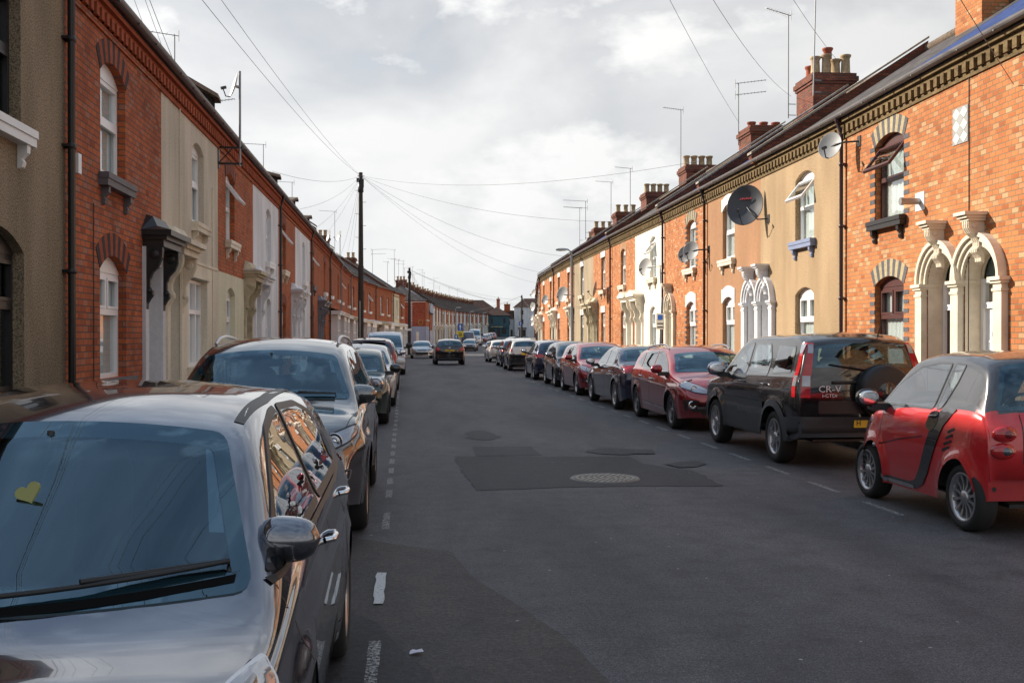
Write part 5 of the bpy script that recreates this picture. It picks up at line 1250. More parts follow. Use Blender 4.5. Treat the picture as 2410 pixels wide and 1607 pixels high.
    def strip(s,name,ax,path,w,m,off=.002,parent=None,proud=0):
        mb=MB(); pts=[]
        for a,b in zip(path,path[1:]):
            a=Vector(a);b=Vector(b);k=max(1,int((b-a).length/.05))
            for j in range(k): pts.append(a.lerp(b,j/k))
        pts.append(Vector(path[-1])); prev=None
        for i,p in enumerate(pts):
            d=(pts[min(i+1,len(pts)-1)]-pts[max(i-1,0)]).normalized(); q=Vector((-d.y,d.x))*w/2; cur=[]
            for t in (p-q,p+q):
                h,n=s.cast(t,ax)
                if h is None: cur=None; break
                dd=Vector({'R':(1,0,0),'L':(-1,0,0),'F':(0,1,0),'B':(0,-1,0),'T':(0,0,1)}[ax])
                if n.dot(dd)<0:n=-n
                cur.append(h+n*off)
            if cur and prev: mb.add([prev[0],prev[1],cur[1],cur[0]],[(0,1,2,3)],0,True)
            prev=cur
        if mb.v: return mb.build(name,m,parent or s.root)
    def pane(s,name,ax,P,r=.05,ring=.035,hole=True,ringm=None):
        P=roundpoly(P,r)
        if hole and s.see: s.holes.append((ax,inset(P,.012)))
        g_=(M_sglass if s.see else M_sdglass) if ax in 'RL' else (M_cglass if s.see else M_dglass)
        s.patch(name,ax,P,g_,off=.005,skirt=.012,ring=ring,ringm=ringm or M_gloss,res=.06)
    def screens(s):
        sp=s.sp
        if 'ws' in sp:
            yc,yh=sp['ws']; s.pane('windscreen','F',s.scr(yc,yh,sp.get('wsm',.07)),.05,.045,ringm=M_dglass)
        if 'rw' in sp:
            yc,yh=sp['rw']; s.pane('rear_window','B',s.scr(yc,yh,sp.get('rwm',.09)),.06,.035,ringm=M_dglass)
    def scr(s,yc,yh,mg,n=8):
        a,b,c=s.ey(yc); d,e,f=s.ey(yh); cr=s.sp.get('crown',.06)
        lo=[];hi=[]
        for i in range(n+1):
            t=-1+2*i/n; x=t*(a-mg); zc=c-(c-b)*(x/a)**2; lo.append((x,c-(c-b)*.35*(x/a)**2+.012))
        for i in range(n+1):
            t=1-2*i/n; x=t*(d-mg*1.2); zc=f-(f-e)*(x/d)**2; hi.append((x,zc-.012))
        return lo+hi
    def wheels(s,rr=None,rim='alloy',n=5,rm=None,tw=.205):
        sp=s.sp; r=sp.get('tr',.32); hw=sp['w']/2; key=(r,n,rim)
        rimr=r*sp.get('rimf',.68)
        for (sx,ax_) in ((1,1),(-1,1),(1,-1),(-1,-1)):
            mb=MB(); pr=[(rimr,-.0),(rimr+.012,.012),(r-.045,.02),(r-.015,.005),(r-.004,-.025),(r,-.06),(r,-tw+.06),(r-.01,-tw+.015),(rimr,-tw)]
            mb.lathe([(a,b*sx) for a,b in pr],40,0,ax='x')
            for k in range(3): 
                pass
            w=mb.build('wheel',M_tyre,s.root); w.location=(sx*(hw-.022),ax_*sp['wb']/2,r)
            q=MB(); q.lathe([(rimr+.004,.008*sx),(rimr-.012,.012*sx),(rimr-.03,-.02*sx),(rimr-.035,-.12*sx),(rimr-.035,-.19*sx)],40,0,ax='x')
            q.lathe([(0,.002*sx),(.05,.0),(.06,-.012*sx),(.062,-.05*sx)],16,0,ax='x')
            ns=n
            for k in range(ns):
                a=2*math.pi*k/ns+.3; u=Vector((0,math.cos(a),math.sin(a))); t_=Vector((0,-math.sin(a),math.cos(a))); wi=sp.get('sw',.055) ; wo=wi*1.35
                P=[]
                for rad,ww,dx in ((.04,wi,-.012),(rimr*.55,wi*.8,-.02),(rimr-.02,wo,-.008)):
                    for e in (-1,1): P.append(u*rad+t_*e*ww/2+Vector((dx*sx,0,0)))
                B_=[p-Vector((.035*sx,0,0)) for p in P]
                q.add(P+B_,[(0,1,3,2),(2,3,5,4),(0,2,8,6),(2,4,10,8),(1,7,9,3),(3,9,11,5)],0)
            q.build('rim',rm or M_alloy,w)
            d=MB(); d.lathe([(0,-.1*sx),(rimr-.03,-.1*sx)],24,0,ax='x'); d.build('brake_disc',M_lampd if 0 else M_black,w)
    def under(s):
        sp=s.sp; mb=MB(); hw=sp['w']/2-.06; z=sp.get('sill',.22)+.02; mb.box(-hw,hw,s.yR+.12,s.yF-.2,z-.0,z+.03) if 0 else mb.box(-hw+.2,hw-.2,s.yR+.12,s.yF-.25,z,z+.03)
        a=sp['ar']
        for y in (sp['wb']/2,-sp['wb']/2):
            cl=lambda q: max(s.yR+.25,min(s.yF-.3,q))
            for sx in (1,-1):
                n=14; vs=[]
                for i in range(n+1):
                    t=math.pi*i/n; vs+=[(sx*(hw-.05),cl(y+(a+.004)*math.cos(t)),s.wzc+(a+.004)*math.sin(t)),(sx*(hw-.27),cl(y+(a+.004)*math.cos(t)),s.wzc+(a+.004)*math.sin(t))]
                mb.add(vs,[(2*i,2*i+2,2*i+3,2*i+1) for i in range(n)],0,True)
                mb.add([(sx*(hw-.27),cl(y+(a+.004)*math.cos(math.pi*i/n)),s.wzc+(a+.004)*math.sin(math.pi*i/n)) for i in range(n+1)],[tuple(range(n+1))])
        yy=sp['wb']/2-a
        for sx in (1,-1): mb.box(sx*(hw-.2) if sx<0 else hw-.21,sx*(hw-.21) if sx<0 else hw-.2,-yy,yy,z-.02,z+.25)
        mb.build('underbody',M_black,s.root)
    def interior(s,drv=1,seats=2,y0=None):
        sp=s.sp; H=sp['seatz']; ys=sp['seaty']; mb=MB(); w=sp['w']/2
        mb.box(-w+.2,w-.2,sp['ws'][0]-.8,sp['ws'][0]-.42,.6,sp['shz']-.13)
        for i,y in enumerate(ys):
            for x in (-.37,.37):
                mb.blob((x,y,H+.0),(.25,.26,.09),0,12,6,.5)
                i0=len(mb.v); mb.blob((0,0,.3),(.23,.07,.34),0,12,8,.6); mb.blob((0,.0,.72),(.13,.055,.10),0,10,6,.6); mb.tube([(-.05,0,.6),(-.05,0,.68)],.01); mb.tube([(.05,0,.6),(.05,0,.68)],.01)
                mb.xf(Matrix.Translation((x,y-.24,H+.05))@Matrix.Rotation(R(14),4,'X'),i0)
        for xx,yy in ():
            pass
        mb.build('seats',M_seat,s.root)
        mb=MB(); i0=0; mb.lathe([(.18+.015*math.cos(t*math.pi/4),.015*math.sin(t*math.pi/4)) for t in range(8)],24,0,closed=True); mb.box(-.17,.17,-.02,.02,-.01,.01); mb.xf(Matrix.Translation((.37*drv,sp['ws'][0]-.85,sp['shz']-.04))@Matrix.Rotation(R(-65),4,'X')); mb.build('steering_wheel',M_black,s.root)
        mb=MB(); c=sp['ws'][1]; z=s.zt(c)-.13; mb.blob((0,c+.16,z),(.12,.02,.035),0,12,6,.6); mb.tube([(0,c+.16,z),(0,c+.13,z+.09)],.012); mb.build('rear_view_mirror',M_black,s.root)
    def mirror(s,y,z,m,x=None,sc=1,dark=None):
        for sx in (1,-1):
            mb=MB(); x0=x or s.sp['w']/2-.04; c=(sx*(x0+.15*sc),y-.02,z+.06)
            n=14;k=10; vs=[]
            for i in range(k+1):
                t=i/k; X=-1+2*t; 
                for j in range(n):
                    a=2*math.pi*j/n; rr=(1-abs(X)**3.2)**.5 if abs(X)<1 else 0.0
                    yy=math.cos(a); zz=math.sin(a)
                    yy=yy*(.09 if yy>0 else .035)*sc; zz=zz*.085*sc*(1.0-.12*X)
                    vs.append((c[0]+sx*X*.115*sc,c[1]+yy*rr,c[2]+zz*rr))
            mb.add(vs,[(i*n+j,i*n+(j+1)%n,(i+1)*n+(j+1)%n,(i+1)*n+j) for i in range(k) for j in range(n)],0,True)
            if sx<0: mb.f=[tuple(reversed(f)) for f in mb.f]
            w=mb.build('wing_mirror',m,s.root)
            a=MB(); a.prism([(y+.06,z-.06),(y-.05,z-.07),(y-.04,z-.0),(y+.05,z+.01)],sx*(x0-.06),sx*(x0+.12*sc),'x'); a.build('mirror_arm',M_black,w)
            g=MB(); g.blob((c[0],c[1]-.028*sc,c[2]),(.098*sc,.012,.068*sc),0,16,8,.8); g.build('mirror_glass',M_chrome,w)
    def handles(s,pos,m=M_chrome):
        for sx,ax in ((1,'R'),(-1,'L')):
            for (y,z) in pos:
                h,n=s.cast((y,z),ax)
                if h is None: continue
                mb=MB(); mb.tube([(h.x,y-.085,z),(h.x+sx*.032,y-.07,z+.004),(h.x+sx*.038,y,z+.006),(h.x+sx*.032,y+.07,z+.004),(h.x,y+.085,z)],.013,8); mb.build('door_handle',m,s.root)
    def both(s,fn):
        for ax in 'RL': fn(ax)
    def lamp(s,name,ax,P,m,r=.03,ring=None,off=.006,bulge=0,ringm=None,**k):
        out=[]
        for sx in (1,-1): out.append(s.patch(name,ax,[(sx*a,b) for a,b in P],m,off=off,r=r,bulge=bulge,ring=ring,ringm=ringm or M_black,res=.05,**k))
        return out
    def plate(s,ax,x,z,txt,m=M_yplate,w=.52,h=.11,sz=.085,off=.012):
        h_,n=s.cast((x,z),ax); sg=1 if ax=='F' else -1
        h1,_=s.cast((x+w*.4,z),ax); 
        y=h_.y+sg*off
        mb=MB(); mb.box(x-w/2,x+w/2,min(y,y-sg*.03),max(y,y-sg*.03),z-h/2,z+h/2); p=mb.build('number_plate',m,s.root)
        if txt:
            M=Matrix.Translation((x,y+sg*.002,z))@(Matrix.Rotation(R(90),4,'X') if sg<0 else Matrix.Rotation(math.pi,4,'Z')@Matrix.Rotation(R(90),4,'X'))
            text(txt,sz,M_ink,p,M,'lettering',.0015,.85)
        return p
    def wiper(s,ax,P,Q,w=.02):
        a=s.cast(P,ax); b=s.cast(Q,ax)
        if a[0] is None or b[0] is None: return
        mb=MB(); k=8; pts=[]
        for i in range(k+1):
            t=i/k; h,n=s.cast((P[0]+(Q[0]-P[0])*t,P[1]+(Q[1]-P[1])*t),ax)
            if h is None: continue
            sg=1 if ax=='F' else -1
            pts.append(h+Vector((0,sg*.028,.018)))
        mb.tube(pts,.008,6); mb.tube([pts[0]-Vector((0,0,.03)),pts[0]+Vector((0,0,.0)),pts[len(pts)//2]+Vector((0,0,.012))],.009,6); mb.build('wiper',M_black,s.root)
    def rails(s,y0,y1,m,h=.05,r=.018):
        for sx in (1,-1):
            pts=[]
            for i in range(13):
                t=i/12; y=y0+(y1-y0)*t; a,b,c=s.ey(y); z=b+.02+h*math.sin(math.pi*t)**.35
                pts.append((sx*(a-.06),y,z))
            mb=MB(); mb.tube(pts,[r*.8]+[r]*11+[r*.8],8); mb.build('roof_rail',m,s.root)
    def put(s,x,y,facing,steer=0):
        z=gz(y); s.root.location=(x,y,z); s.root.rotation_euler=(math.atan2(gz(y+1)-gz(y-1),2)*(1 if facing>0 else -1),0,0 if facing>0 else math.pi)
        return s
def common(c,gaps=(),handles=(),hm=M_chrome):
    for g in gaps:
        for ax in 'RL': c.strip('panel_gap',ax,g,.007,M_black,.0015)
    c.handles(handles,hm); c.under()
M_silver=carpaint('silver grey metallic',(.175,.18,.205),.92,.14)
# --- foreground hatchback
SP=dict(w=1.78,wb=2.65,ar=.365,wr=.31,tr=.315,tumble=.44,crown=.062,zm=.62,sill=.2,
 top=[(-2.12,.5),(-2.115,.72),(-2.09,.9),(-2.0,1.02),(-1.84,1.22),(-1.66,1.38),(-1.35,1.435),(-.8,1.475),(-.25,1.485),(.2,1.455),(.42,1.405),(.9,1.175),(1.42,.93),(1.5,.905),(1.8,.865),(2.02,.78),(2.12,.68),(2.17,.55),(2.18,.42)],
 shoulder=[(-2.2,.98),(-1.2,.99),(-.3,.945),(.6,.90),(1.1,.87),(1.3,.84),(1.7,.78),(2.2,.6)],crease=[(-2,.86),(-.5,.80),(1.3,.70),(2.2,.6)],ca=.014,wsbow=.34,ws=(1.42,.44),rw=(-1.93,-1.66),seatz=.5,seaty=(.15,-.75),shz=.98,bowf=.30,fend=.14)
c=Car(SP,M_silver,label='silver grey hatchback filling the lower left foreground, windscreen to the camera')
c.screens()
A=[(.98,.955),(.55,1.17),(.2,1.335),(-.1,1.385),(-.22,1.39),(-.22,.985),(.6,.955)]
B=[(-.28,.985),(-.28,1.392),(-.8,1.375),(-1.2,1.30),(-1.42,1.18),(-1.5,1.07),(-1.3,1.01)]
for ax in 'RL':
    c.pane('side_window',ax,A,.04,.03,ringm=M_black); c.pane('side_window',ax,B,.05,.03,ringm=M_black)
c.lamp('headlight','F',[(.40,.62),(.50,.74),(.66,.81),(.84,.80),(.86,.74),(.8,.64),(.62,.585)],M_clear,r=.04,ring=.012,bulge=.012)
c.patch('grille','F',[(-.34,.62),(.34,.62),(.38,.70),(-.38,.70)],M_black,r=.02)
c.patch('lower_intake','F',[(-.5,.3),(.5,.3),(.42,.48),(-.42,.48)],M_black,r=.03)
c.lamp('fog_lamp','F',[(.6,.36),(.74,.36),(.76,.46),(.62,.47)],M_lampd,r=.03)
for sx in (1,-1):
    h,n=c.cast((sx*.66,.71),'F'); m=MB(); m.lathe([(0,.0),(.06,.0),(.075,.012),(.08,.0)],20,0,(h.x,h.y+.012,h.z),'y'); m.build('lamp_ring',M_chrome,c.root)
c.lamp('tail_light','B',[(.5,.92),(.84,.86),(.85,1.0),(.6,1.02)],M_red)
c.strip('panel_gap','T',[(-.78,1.42),(-.70,1.9),(-.45,2.1)],.007,M_black); c.strip('panel_gap','T',[(.78,1.42),(.70,1.9),(.45,2.1)],.007,M_black)
for sx in (1,-1): c.strip('roof_seam','T',[(sx*.585,.36),(sx*.6,-.2),(sx*.58,-1.2)],.035,M_black,.003)
common(c,[[(.98,.92),(1.0,.7),(.93,.3)],[(-.25,.97),(-.27,.7),(-.25,.28)],[(-1.15,.75),(-.98,.5),(-.93,.3)],[(.95,.3),(-.93,.3)]],[(-.1,.86),(-1.08,.90)])
c.strip('window_trim','R',[(1.0,.935),(.2,.955),(-.9,.985),(-1.4,1.02)],.02,M_black,.006); c.strip('window_trim','L',[(1.0,.935),(.2,.955),(-.9,.985),(-1.4,1.02)],.02,M_black,.006)
for sx in (1,-1): c.patch('headlight_wing','T',[(sx*a,b) for a,b in [(.66,1.98),(.74,1.6),(.80,1.36),(.85,1.42),(.86,1.7),(.82,1.95),(.74,2.06)]],M_clear,off=.008,r=.03,ring=.01)
c.wheels(n=5); c.interior(drv=1); c.mirror(.82,.965,M_silver,x=.68,sc=.88)
c.wiper('F',(-.66,.99),(.06,.965)); c.wiper('F',(-.05,.955),(.62,.985)); c.strip('cowl','F',[(-.68,.956),(-.4,.95),(0,.945),(.4,.95),(.68,.956)],.016,M_matte,.008)
for ax,sg in (('R',1),('L',-1)):
    h,n=c.cast((1.42,.74),ax); m=MB(); m.blob((h.x,1.42,.74),(.012,.045,.02),0,10,6); m.build('side_repeater',M_clear,c.root)
c.finish(); c.put(-1.18,4.22,-1); I30=c
# air freshener on its windscreen
mb=MB(); pts=[(.055*(16*math.sin(t)**3)/16,.05*(13*math.cos(t)-5*math.cos(2*t)-2*math.cos(3*t)-math.cos(4*t))/16) for t in [2*math.pi*i/28 for i in range(28)]]
mb.prism(pts,-.006,.006); o=mb.build('air_freshener',mat('yellow card',(.30,.30,.10),.6)); tag(o,'pale yellow heart shaped card hanging behind the silver hatchback windscreen','air freshener'); o.location=(-1.14,3.32,1.2); o.rotation_euler=(R(-20),R(-25),0); o.scale=(.72,.72,.72)
# --- grey SUV behind it
SPS=dict(w=1.82,wb=2.64,ar=.40,wr=.345,tr=.355,tumble=.40,crown=.065,zm=.75,sill=.28,
 top=[(-2.17,.6),(-2.16,.85),(-2.12,1.02),(-2.0,1.2),(-1.85,1.42),(-1.7,1.56),(-1.4,1.61),(-.7,1.655),(-.1,1.66),(.3,1.62),(.5,1.565),(.95,1.33),(1.33,1.12),(1.42,1.095),(1.8,1.03),(2.08,.92),(2.18,.78),(2.22,.62),(2.23,.5)],
 shoulder=[(-2.2,1.14),(-1.0,1.12),(.3,1.04),(1.3,.99),(1.8,.92),(2.3,.72)],crease=[(-2,1.0),(0,.92),(1.3,.82),(2.2,.75)],ca=.016,flare=.028,ws=(1.34,.52),rw=(-2.02,-1.72),seatz=.68,seaty=(.15,-.75),shz=1.12,bowf=.32,fend=.13)
M_sg=carpaint('warm grey metallic',(.19,.187,.185),.92,.14)
c=Car(SPS,M_sg,label='grey sport utility car with roof rails parked nose to tail behind the silver hatchback')
c.screens()
for ax in 'RL':
    c.pane('side_window',ax,[(.95,1.09),(.62,1.30),(.3,1.48),(0,1.53),(-.12,1.535),(-.12,1.13)],.04,.03); c.pane('side_window',ax,[(-.18,1.13),(-.18,1.535),(-.9,1.52),(-1.02,1.47),(-1.02,1.19)],.04,.03); c.pane('side_window',ax,[(-1.08,1.21),(-1.08,1.46),(-1.35,1.42),(-1.58,1.3)],.04,.03)
hl=c.lamp('headlight','F',[(.33,.80),(.46,.83),(.62,.88),(.78,.935),(.84,.95),(.84,.88),(.78,.81),(.66,.76),(.46,.76)],M_clear,r=.04,ring=.012,bulge=.012)
for sx in (1,-1):
    for rr,dy in ((.06,.012),(.035,.02)):
        h,n=c.cast((sx*.66,.83),'F'); m=MB(); m.lathe([(rr-.03,.02),(rr,.0),(rr+.006,.016),(rr+.008,.0)],20,0,(h.x,h.y+dy-.012,h.z),'y'); m.build('lamp_ring',M_chrome,c.root)
c.patch('grille','F',[(-.42,.60),(.42,.60),(.5,.76),(.38,.80),(-.38,.80),(-.5,.76)],M_black,r=.03)
for z in (.65,.71,.77): c.strip('grille_bar','F',[(-.42,z),(.42,z)],.014,M_chrome,.012)
c.patch('lower_intake','F',[(-.5,.36),(.5,.36),(.45,.5),(-.45,.5)],M_black,r=.03)
fl=c.lamp('fog_lamp_surround','F',[(.58,.46),(.78,.52),(.80,.60),(.72,.62),(.58,.56)],M_black,r=.02,ring=.012,ringm=M_chrome)
for sx in (1,-1):
    h,n=c.cast((sx*.70,.56),'F'); m=MB(); m.lathe([(0,.0),(.04,.002),(.05,.02),(.055,.0)],16,0,(h.x,h.y+.008,h.z),'y'); m.build('fog_lamp',M_clear,c.root)
c.plate('F',0,.52,None,M_wplate)
c.lamp('tail_light','B',[(.5,1.0),(.85,.98),(.86,1.14),(.6,1.12)],M_red)
c.strip('panel_gap','T',[(-.80,1.5),(-.74,1.9),(-.5,2.12)],.007,M_black); c.strip('panel_gap','T',[(.80,1.5),(.74,1.9),(.5,2.12)],.007,M_black)
common(c,[[(.98,1.06),(1.0,.8),(.9,.4)],[(-.15,1.1),(-.17,.8),(-.15,.4)],[(-1.1,1.12),(-1.12,.9),(-.95,.6),(-.9,.42)]],[(-.02,1.02),(-1.0,1.06)])
for ax in 'RL': c.strip('sill_trim',ax,[(.9,.36),(-.9,.36)],.12,M_trim,.006)
c.wheels(n=5,rm=M_alloy); c.interior(drv=1); c.mirror(.80,1.08,M_sg,x=.69,sc=1.05); c.rails(.2,-1.6,M_alloy)
c.wiper('F',(-.62,1.15),(.02,1.17)); c.wiper('F',(.05,1.14),(.62,1.16)); c.finish(); c.put(-1.22,10.5,-1); SUV=c
# --- green small hatch with round lamps
SPM=dict(w=1.73,wb=2.5,ar=.36,wr=.31,tr=.31,tumble=.26,crown=.05,zm=.6,sill=.2,
 top=[(-1.85,.5),(-1.84,.8),(-1.78,1.0),(-1.66,1.3),(-1.55,1.37),(-1.0,1.405),(-.2,1.415),(.15,1.39),(.35,1.335),(.75,1.07),(.85,.99),(1.2,.96),(1.6,.90),(1.85,.80),(1.95,.66),(1.98,.5)],
 shoulder=[(-2,.9),(0,.9),(1,.88),(1.6,.82),(2,.6)],ca=.006,ws=(.84,.37),rw=(-1.75,-1.6),seatz=.45,seaty=(-.05,-.8),shz=.93,bowf=.26,fend=.12,flare=.03)
M_green=carpaint('dark green',(.012,.035,.025),.3,.3)
c=Car(SPM,M_green,roof=None,label='small dark green hatchback with round headlights on the left')
c.screens()
for ax in 'RL': c.pane('side_window',ax,[(.6,.96),(.28,1.25),(.1,1.31),(-.5,1.32),(-.5,.96)],.04,.03); c.pane('side_window',ax,[(-.56,.96),(-.56,1.32),(-1.35,1.28),(-1.45,1.0)],.05,.03)
for sx in (1,-1):
    h,n=c.cast((sx*.62,.76),'F')
    for nm,rr,mm_,dy in (('headlight',.125,M_clear,0),('lamp_ring',.145,M_chrome,-.01),('lamp_core',.06,M_lampd,.03)):
        m=MB(); m.lathe([(0,.03),(rr*.8,.02),(rr,.0),(rr,-.1)] if nm!='lamp_ring' else [(rr*.86,.03),(rr,.025),(rr*1.05,.0),(rr*1.05,-.1)],28,0,(sx*.62,h.y+dy-.03,.76),'y'); m.build(nm,mm_,c.root)
    h,n=c.cast((sx*.60,.44),'F'); m=MB(); m.lathe([(0,.02),(.05,.015),(.065,.0),(.065,-.05)],20,0,(sx*.6,h.y,.44),'y'); m.build('fog_lamp',M_clear,c.root)
c.patch('grille','F',[(-.35,.34),(.35,.34),(.42,.55),(.35,.66),(-.35,.66),(-.42,.55)],M_black,r=.05,ring=.02,ringm=M_chrome)
c.plate('F',0,.45,None,M_wplate)
common(c,[[(.62,.9),(.65,.6),(.6,.3)],[(-.55,.9),(-.57,.6),(-.55,.3)]],[(-.45,.82)])
c.wheels(n=5); c.interior(drv=1); c.mirror(.55,.97,M_gloss,sc=1.05); c.strip('windscreen_trim','F',[(-.62,.985),(.62,.985)],.01,M_chrome,.01); c.finish(); c.put(-1.15,21.35,-1)
# --- generic hatch used for several cars
def hatch(label,paint,see=False,front=True,H=1.48,L_=4.2,w=1.78,lampf=None,lampr=None,est=False,plate=None,rails=None,mir=None,shz=None,spare=False,roof=None,door5=True,wn=5,name='parked_car',tr=.315,saloon=False,grille=True,rearglass=True,fastrear=0,sill=.21,wheelm=None,low=None,lowz=None,mscale=1,detail=True,platef=None,fog=True,sp_extra=None):
    k=H/1.48; f=L_/2; wb=L_*.62; fo=L_*.195; yf=wb/2+fo; yr=-(L_-yf)
    sh=shz or .93*k; a=[]
    if saloon:
        top=[(yr,.5),(yr+.01,.75),(yr+.04,.95),(yr+.12,1.03),(yr+.62,1.07),(yr+.72,1.09),(yr+1.15,1.31),(yr+1.45,1.41),(-.5,H-.015),(-.05,H),(.25,H-.04),(.48,H-.11)]
        rw=(yr+.76,yr+1.36); cow=1.4
    elif est:
        top=[(yr,.52),(yr+.01,.8),(yr+.04,.96),(yr+.13,1.12*k),(yr+.33,1.33*k),(yr+.5,H-.08),(yr+.9,H-.045),(-.6,H-.01),(-.15,H),(.2,H-.04),(.42,H-.1)]; rw=(yr+.15,yr+.42); cow=1.35
    else:
        top=[(yr,.5),(yr+.01,.78),(yr+.03,.93),(yr+.1+fastrear*.4,1.06*k),(yr+.24+fastrear*.7,1.25*k),(yr+.42+fastrear,H-.1),(yr+.75+fastrear,H-.05),(-.5,H-.005),(-.15,H),(.2,H-.04),(.42,H-.1)]; rw=(yr+.12+fastrear*.42,yr+.36+fastrear*.9); cow=1.3
    cz=sh+.07
    top+=[(.42+(cow-.42)*.5,(H-.1+cz)/2+.03),(cow,cz),(cow+.12,cz-.025),(yf-.35,sh-.05),(yf-.12,sh-.17),(yf-.03,sh-.3),(yf-.005,.5),(yf,.4)]
    sp=dict(w=w,wb=wb,ar=tr+.05,wr=tr-.005,tr=tr,tumble=.42,crown=.06,zm=.62*k,sill=sill,top=top,shoulder=[(yr,sh+.05),(-1,sh+.05),(0,sh+.01),(cow,sh-.05),(yf-.4,sh-.13),(yf,sh-.3)],crease=[(yr,sh-.1),(yf,sh-.2)],ca=.012,ws=(cow,.44),rw=rw,seatz=.5*k,seaty=(.12,-.72),shz=sh+.05,bowf=.28,fend=.12)
    if lowz: sp['lowz']=lowz
    if sp_extra: sp.update(sp_extra)
    c=Car(sp,paint,roof=roof,label=label,see=see,name=name,low=low); c.screens()
    zw=sh+.045; zt_=H-.11
    for ax in 'RL':
        c.pane('side_window',ax,[(cow-.4,zw-.01),(cow-.75,zw+.2),(.2,zt_-.04),(-.1,zt_),(-.22,zt_),(-.22,zw)],.04,.03)
        e=yr+(.55 if not saloon else 1.1)
        c.pane('side_window',ax,[(-.28,zw),(-.28,zt_),(-.9,zt_-.02),(-1.1,zt_-.05) if not est else (-1.2,zt_-.03),(-1.12,zw+.04)],.04,.03)
        if est: c.pane('side_window',ax,[(-1.2,zw+.05),(-1.28,zt_-.04),(yr+.85,zt_-.07),(yr+.5,zw+.12)],.04,.03)
        elif saloon: c.pane('side_window',ax,[(-1.18,zw+.04),(-1.16,zt_-.06),(-1.42,zw+.1)],.02,.02)
        else: c.pane('side_window',ax,[(-1.18,zw+.05),(-1.16,zt_-.07),(-1.38,zw+.16),(-1.42,zw+.08)],.03,.02)
    b=sh-.2
    if front or True:
        c.lamp('headlight','F',lampf or [(.42,b-.04),(.5,b+.03),(.72,b+.1),(.84,b+.1),(.84,b+.03),(.76,b-.06),(.6,b-.08)],M_clear,r=.03,ring=.010,bulge=.008)
        if detail:
            for sx in (1,-1):
                h,n=c.cast((sx*.66,b+.01),'F'); m=MB(); m.lathe([(.03,.01),(.05,.0),(.058,.014),(.06,.0)],16,0,(h.x,h.y+.010,h.z),'y'); m.build('lamp_ring',M_chrome,c.root)
        if grille: c.patch('grille','F',[(-.35,b-.1),(.35,b-.1),(.4,b-.02),(-.4,b-.02)],M_black,r=.02)
        c.patch('lower_intake','F',[(-.55,.3),(.55,.3),(.5,.46),(-.5,.46)],M_black,r=.03)
        if fog:
            c.lamp('fog_lamp_surround','F',[(.56,.36),(.8,.38),(.8,.5),(.62,.5)],M_black,r=.03)
            for sx in (1,-1):
                h,n=c.cast((sx*.68,.44),'F'); m=MB(); m.lathe([(0,.0),(.035,.002),(.045,.02),(.05,.0)],14,0,(h.x,h.y+.008,h.z),'y'); m.build('fog_lamp',M_clear,c.root)
        c.plate('F',0,.5,platef,M_wplate)
    c.lamp('tail_light','B',lampr or [(.48,sh-.06),(.85,sh-.14),(.86,sh+.03),(.62,sh+.05)],M_red,r=.03,ring=.008)
    c.plate('B',0,.82 if not saloon else .78,plate,M_yplate)
    c.patch('rear_bumper_trim','B',[(-.7,.26),(.7,.26),(.66,.38),(-.66,.38)],M_trim,r=.03)
    c.strip('panel_gap','B',[(-.5,.55),(.5,.55)],.007,M_black); c.strip('panel_gap','B',[(-.68,sh+.0),(-.6,.62),(-.5,.55)],.007,M_black); c.strip('panel_gap','B',[(.68,sh+.0),(.6,.62),(.5,.55)],.007,M_black)
    g=[[(cow-.38,sh-.02),(cow-.35,.6),(cow-.42,.28)],[(-.25,sh),(-.27,.6),(-.25,.27)]]
    if door5: g.append([(-1.15,sh),(-1.12,.8),(-.92,.5),(-.88,.28)])
    common(c,g,[(-.12,sh-.09)]+([(-1.02,sh-.07)] if door5 else []),hm=M_chrome if detail else paint)
    c.wheels(n=wn,rm=wheelm)
    if see: c.interior(drv=1)
    c.mirror(cow-.52,sh+.06,mir or paint,sc=mscale)
    if rails: c.rails(.15,yr+.75,rails)
    ant=MB(); ant.tube([(0,yr+1.0,H-.04),(0,yr+.85,H+.10)],.006,5); ant.build('aerial_stub',M_black,c.root)
    return c
P_wh=carpaint('pearl white',(.62,.62,.60),.0,.4); P_dg=carpaint('graphite metallic',(.035,.036,.042),.7,.18); P_bk=carpaint('black paintwork',(.008,.008,.01),.2,.25)
P_red=carpaint('wine red metallic',(.30,.014,.022),.45,.2); P_red2=carpaint('bright red paint',(.62,.016,.02),.1,.3); P_nv=carpaint('dark navy metallic',(.014,.02,.06),.5,.18); P_sv=carpaint('light silver metallic',(.42,.43,.45),.85,.2); P_vw=carpaint('van white',(.60,.64,.70),.0,.4)
P_bl=carpaint('blue van paint',(.03,.07,.16),.2,.35)
P_burg=carpaint('burgundy metallic',(.11,.012,.02),.4,.3)
# left side cars
c=hatch('white hatchback parked behind the small green hatchback on the left',P_wh,see=True,H=1.47); c.finish(); c.put(-1.08,26.4,-1)
c=hatch('burgundy people carrier with black roof spoiler, facing away on the left',P_burg,H=1.62,L_=4.3,w=1.8,see=False,lampr=[(.66,.85),(.84,.85),(.80,1.25),(.72,1.2)]); sp_=MB(); sp_.box(-.5,.5,-2.05,-1.75,1.5,1.54); sp_.build('roof_spoiler',M_gloss,c.root); c.finish(); c.put(-1.05,33.6,1)
c=hatch('silver hatchback on the left ahead of the white van',P_sv,H=1.5); c.finish(); c.put(-1.05,39.0,-1)
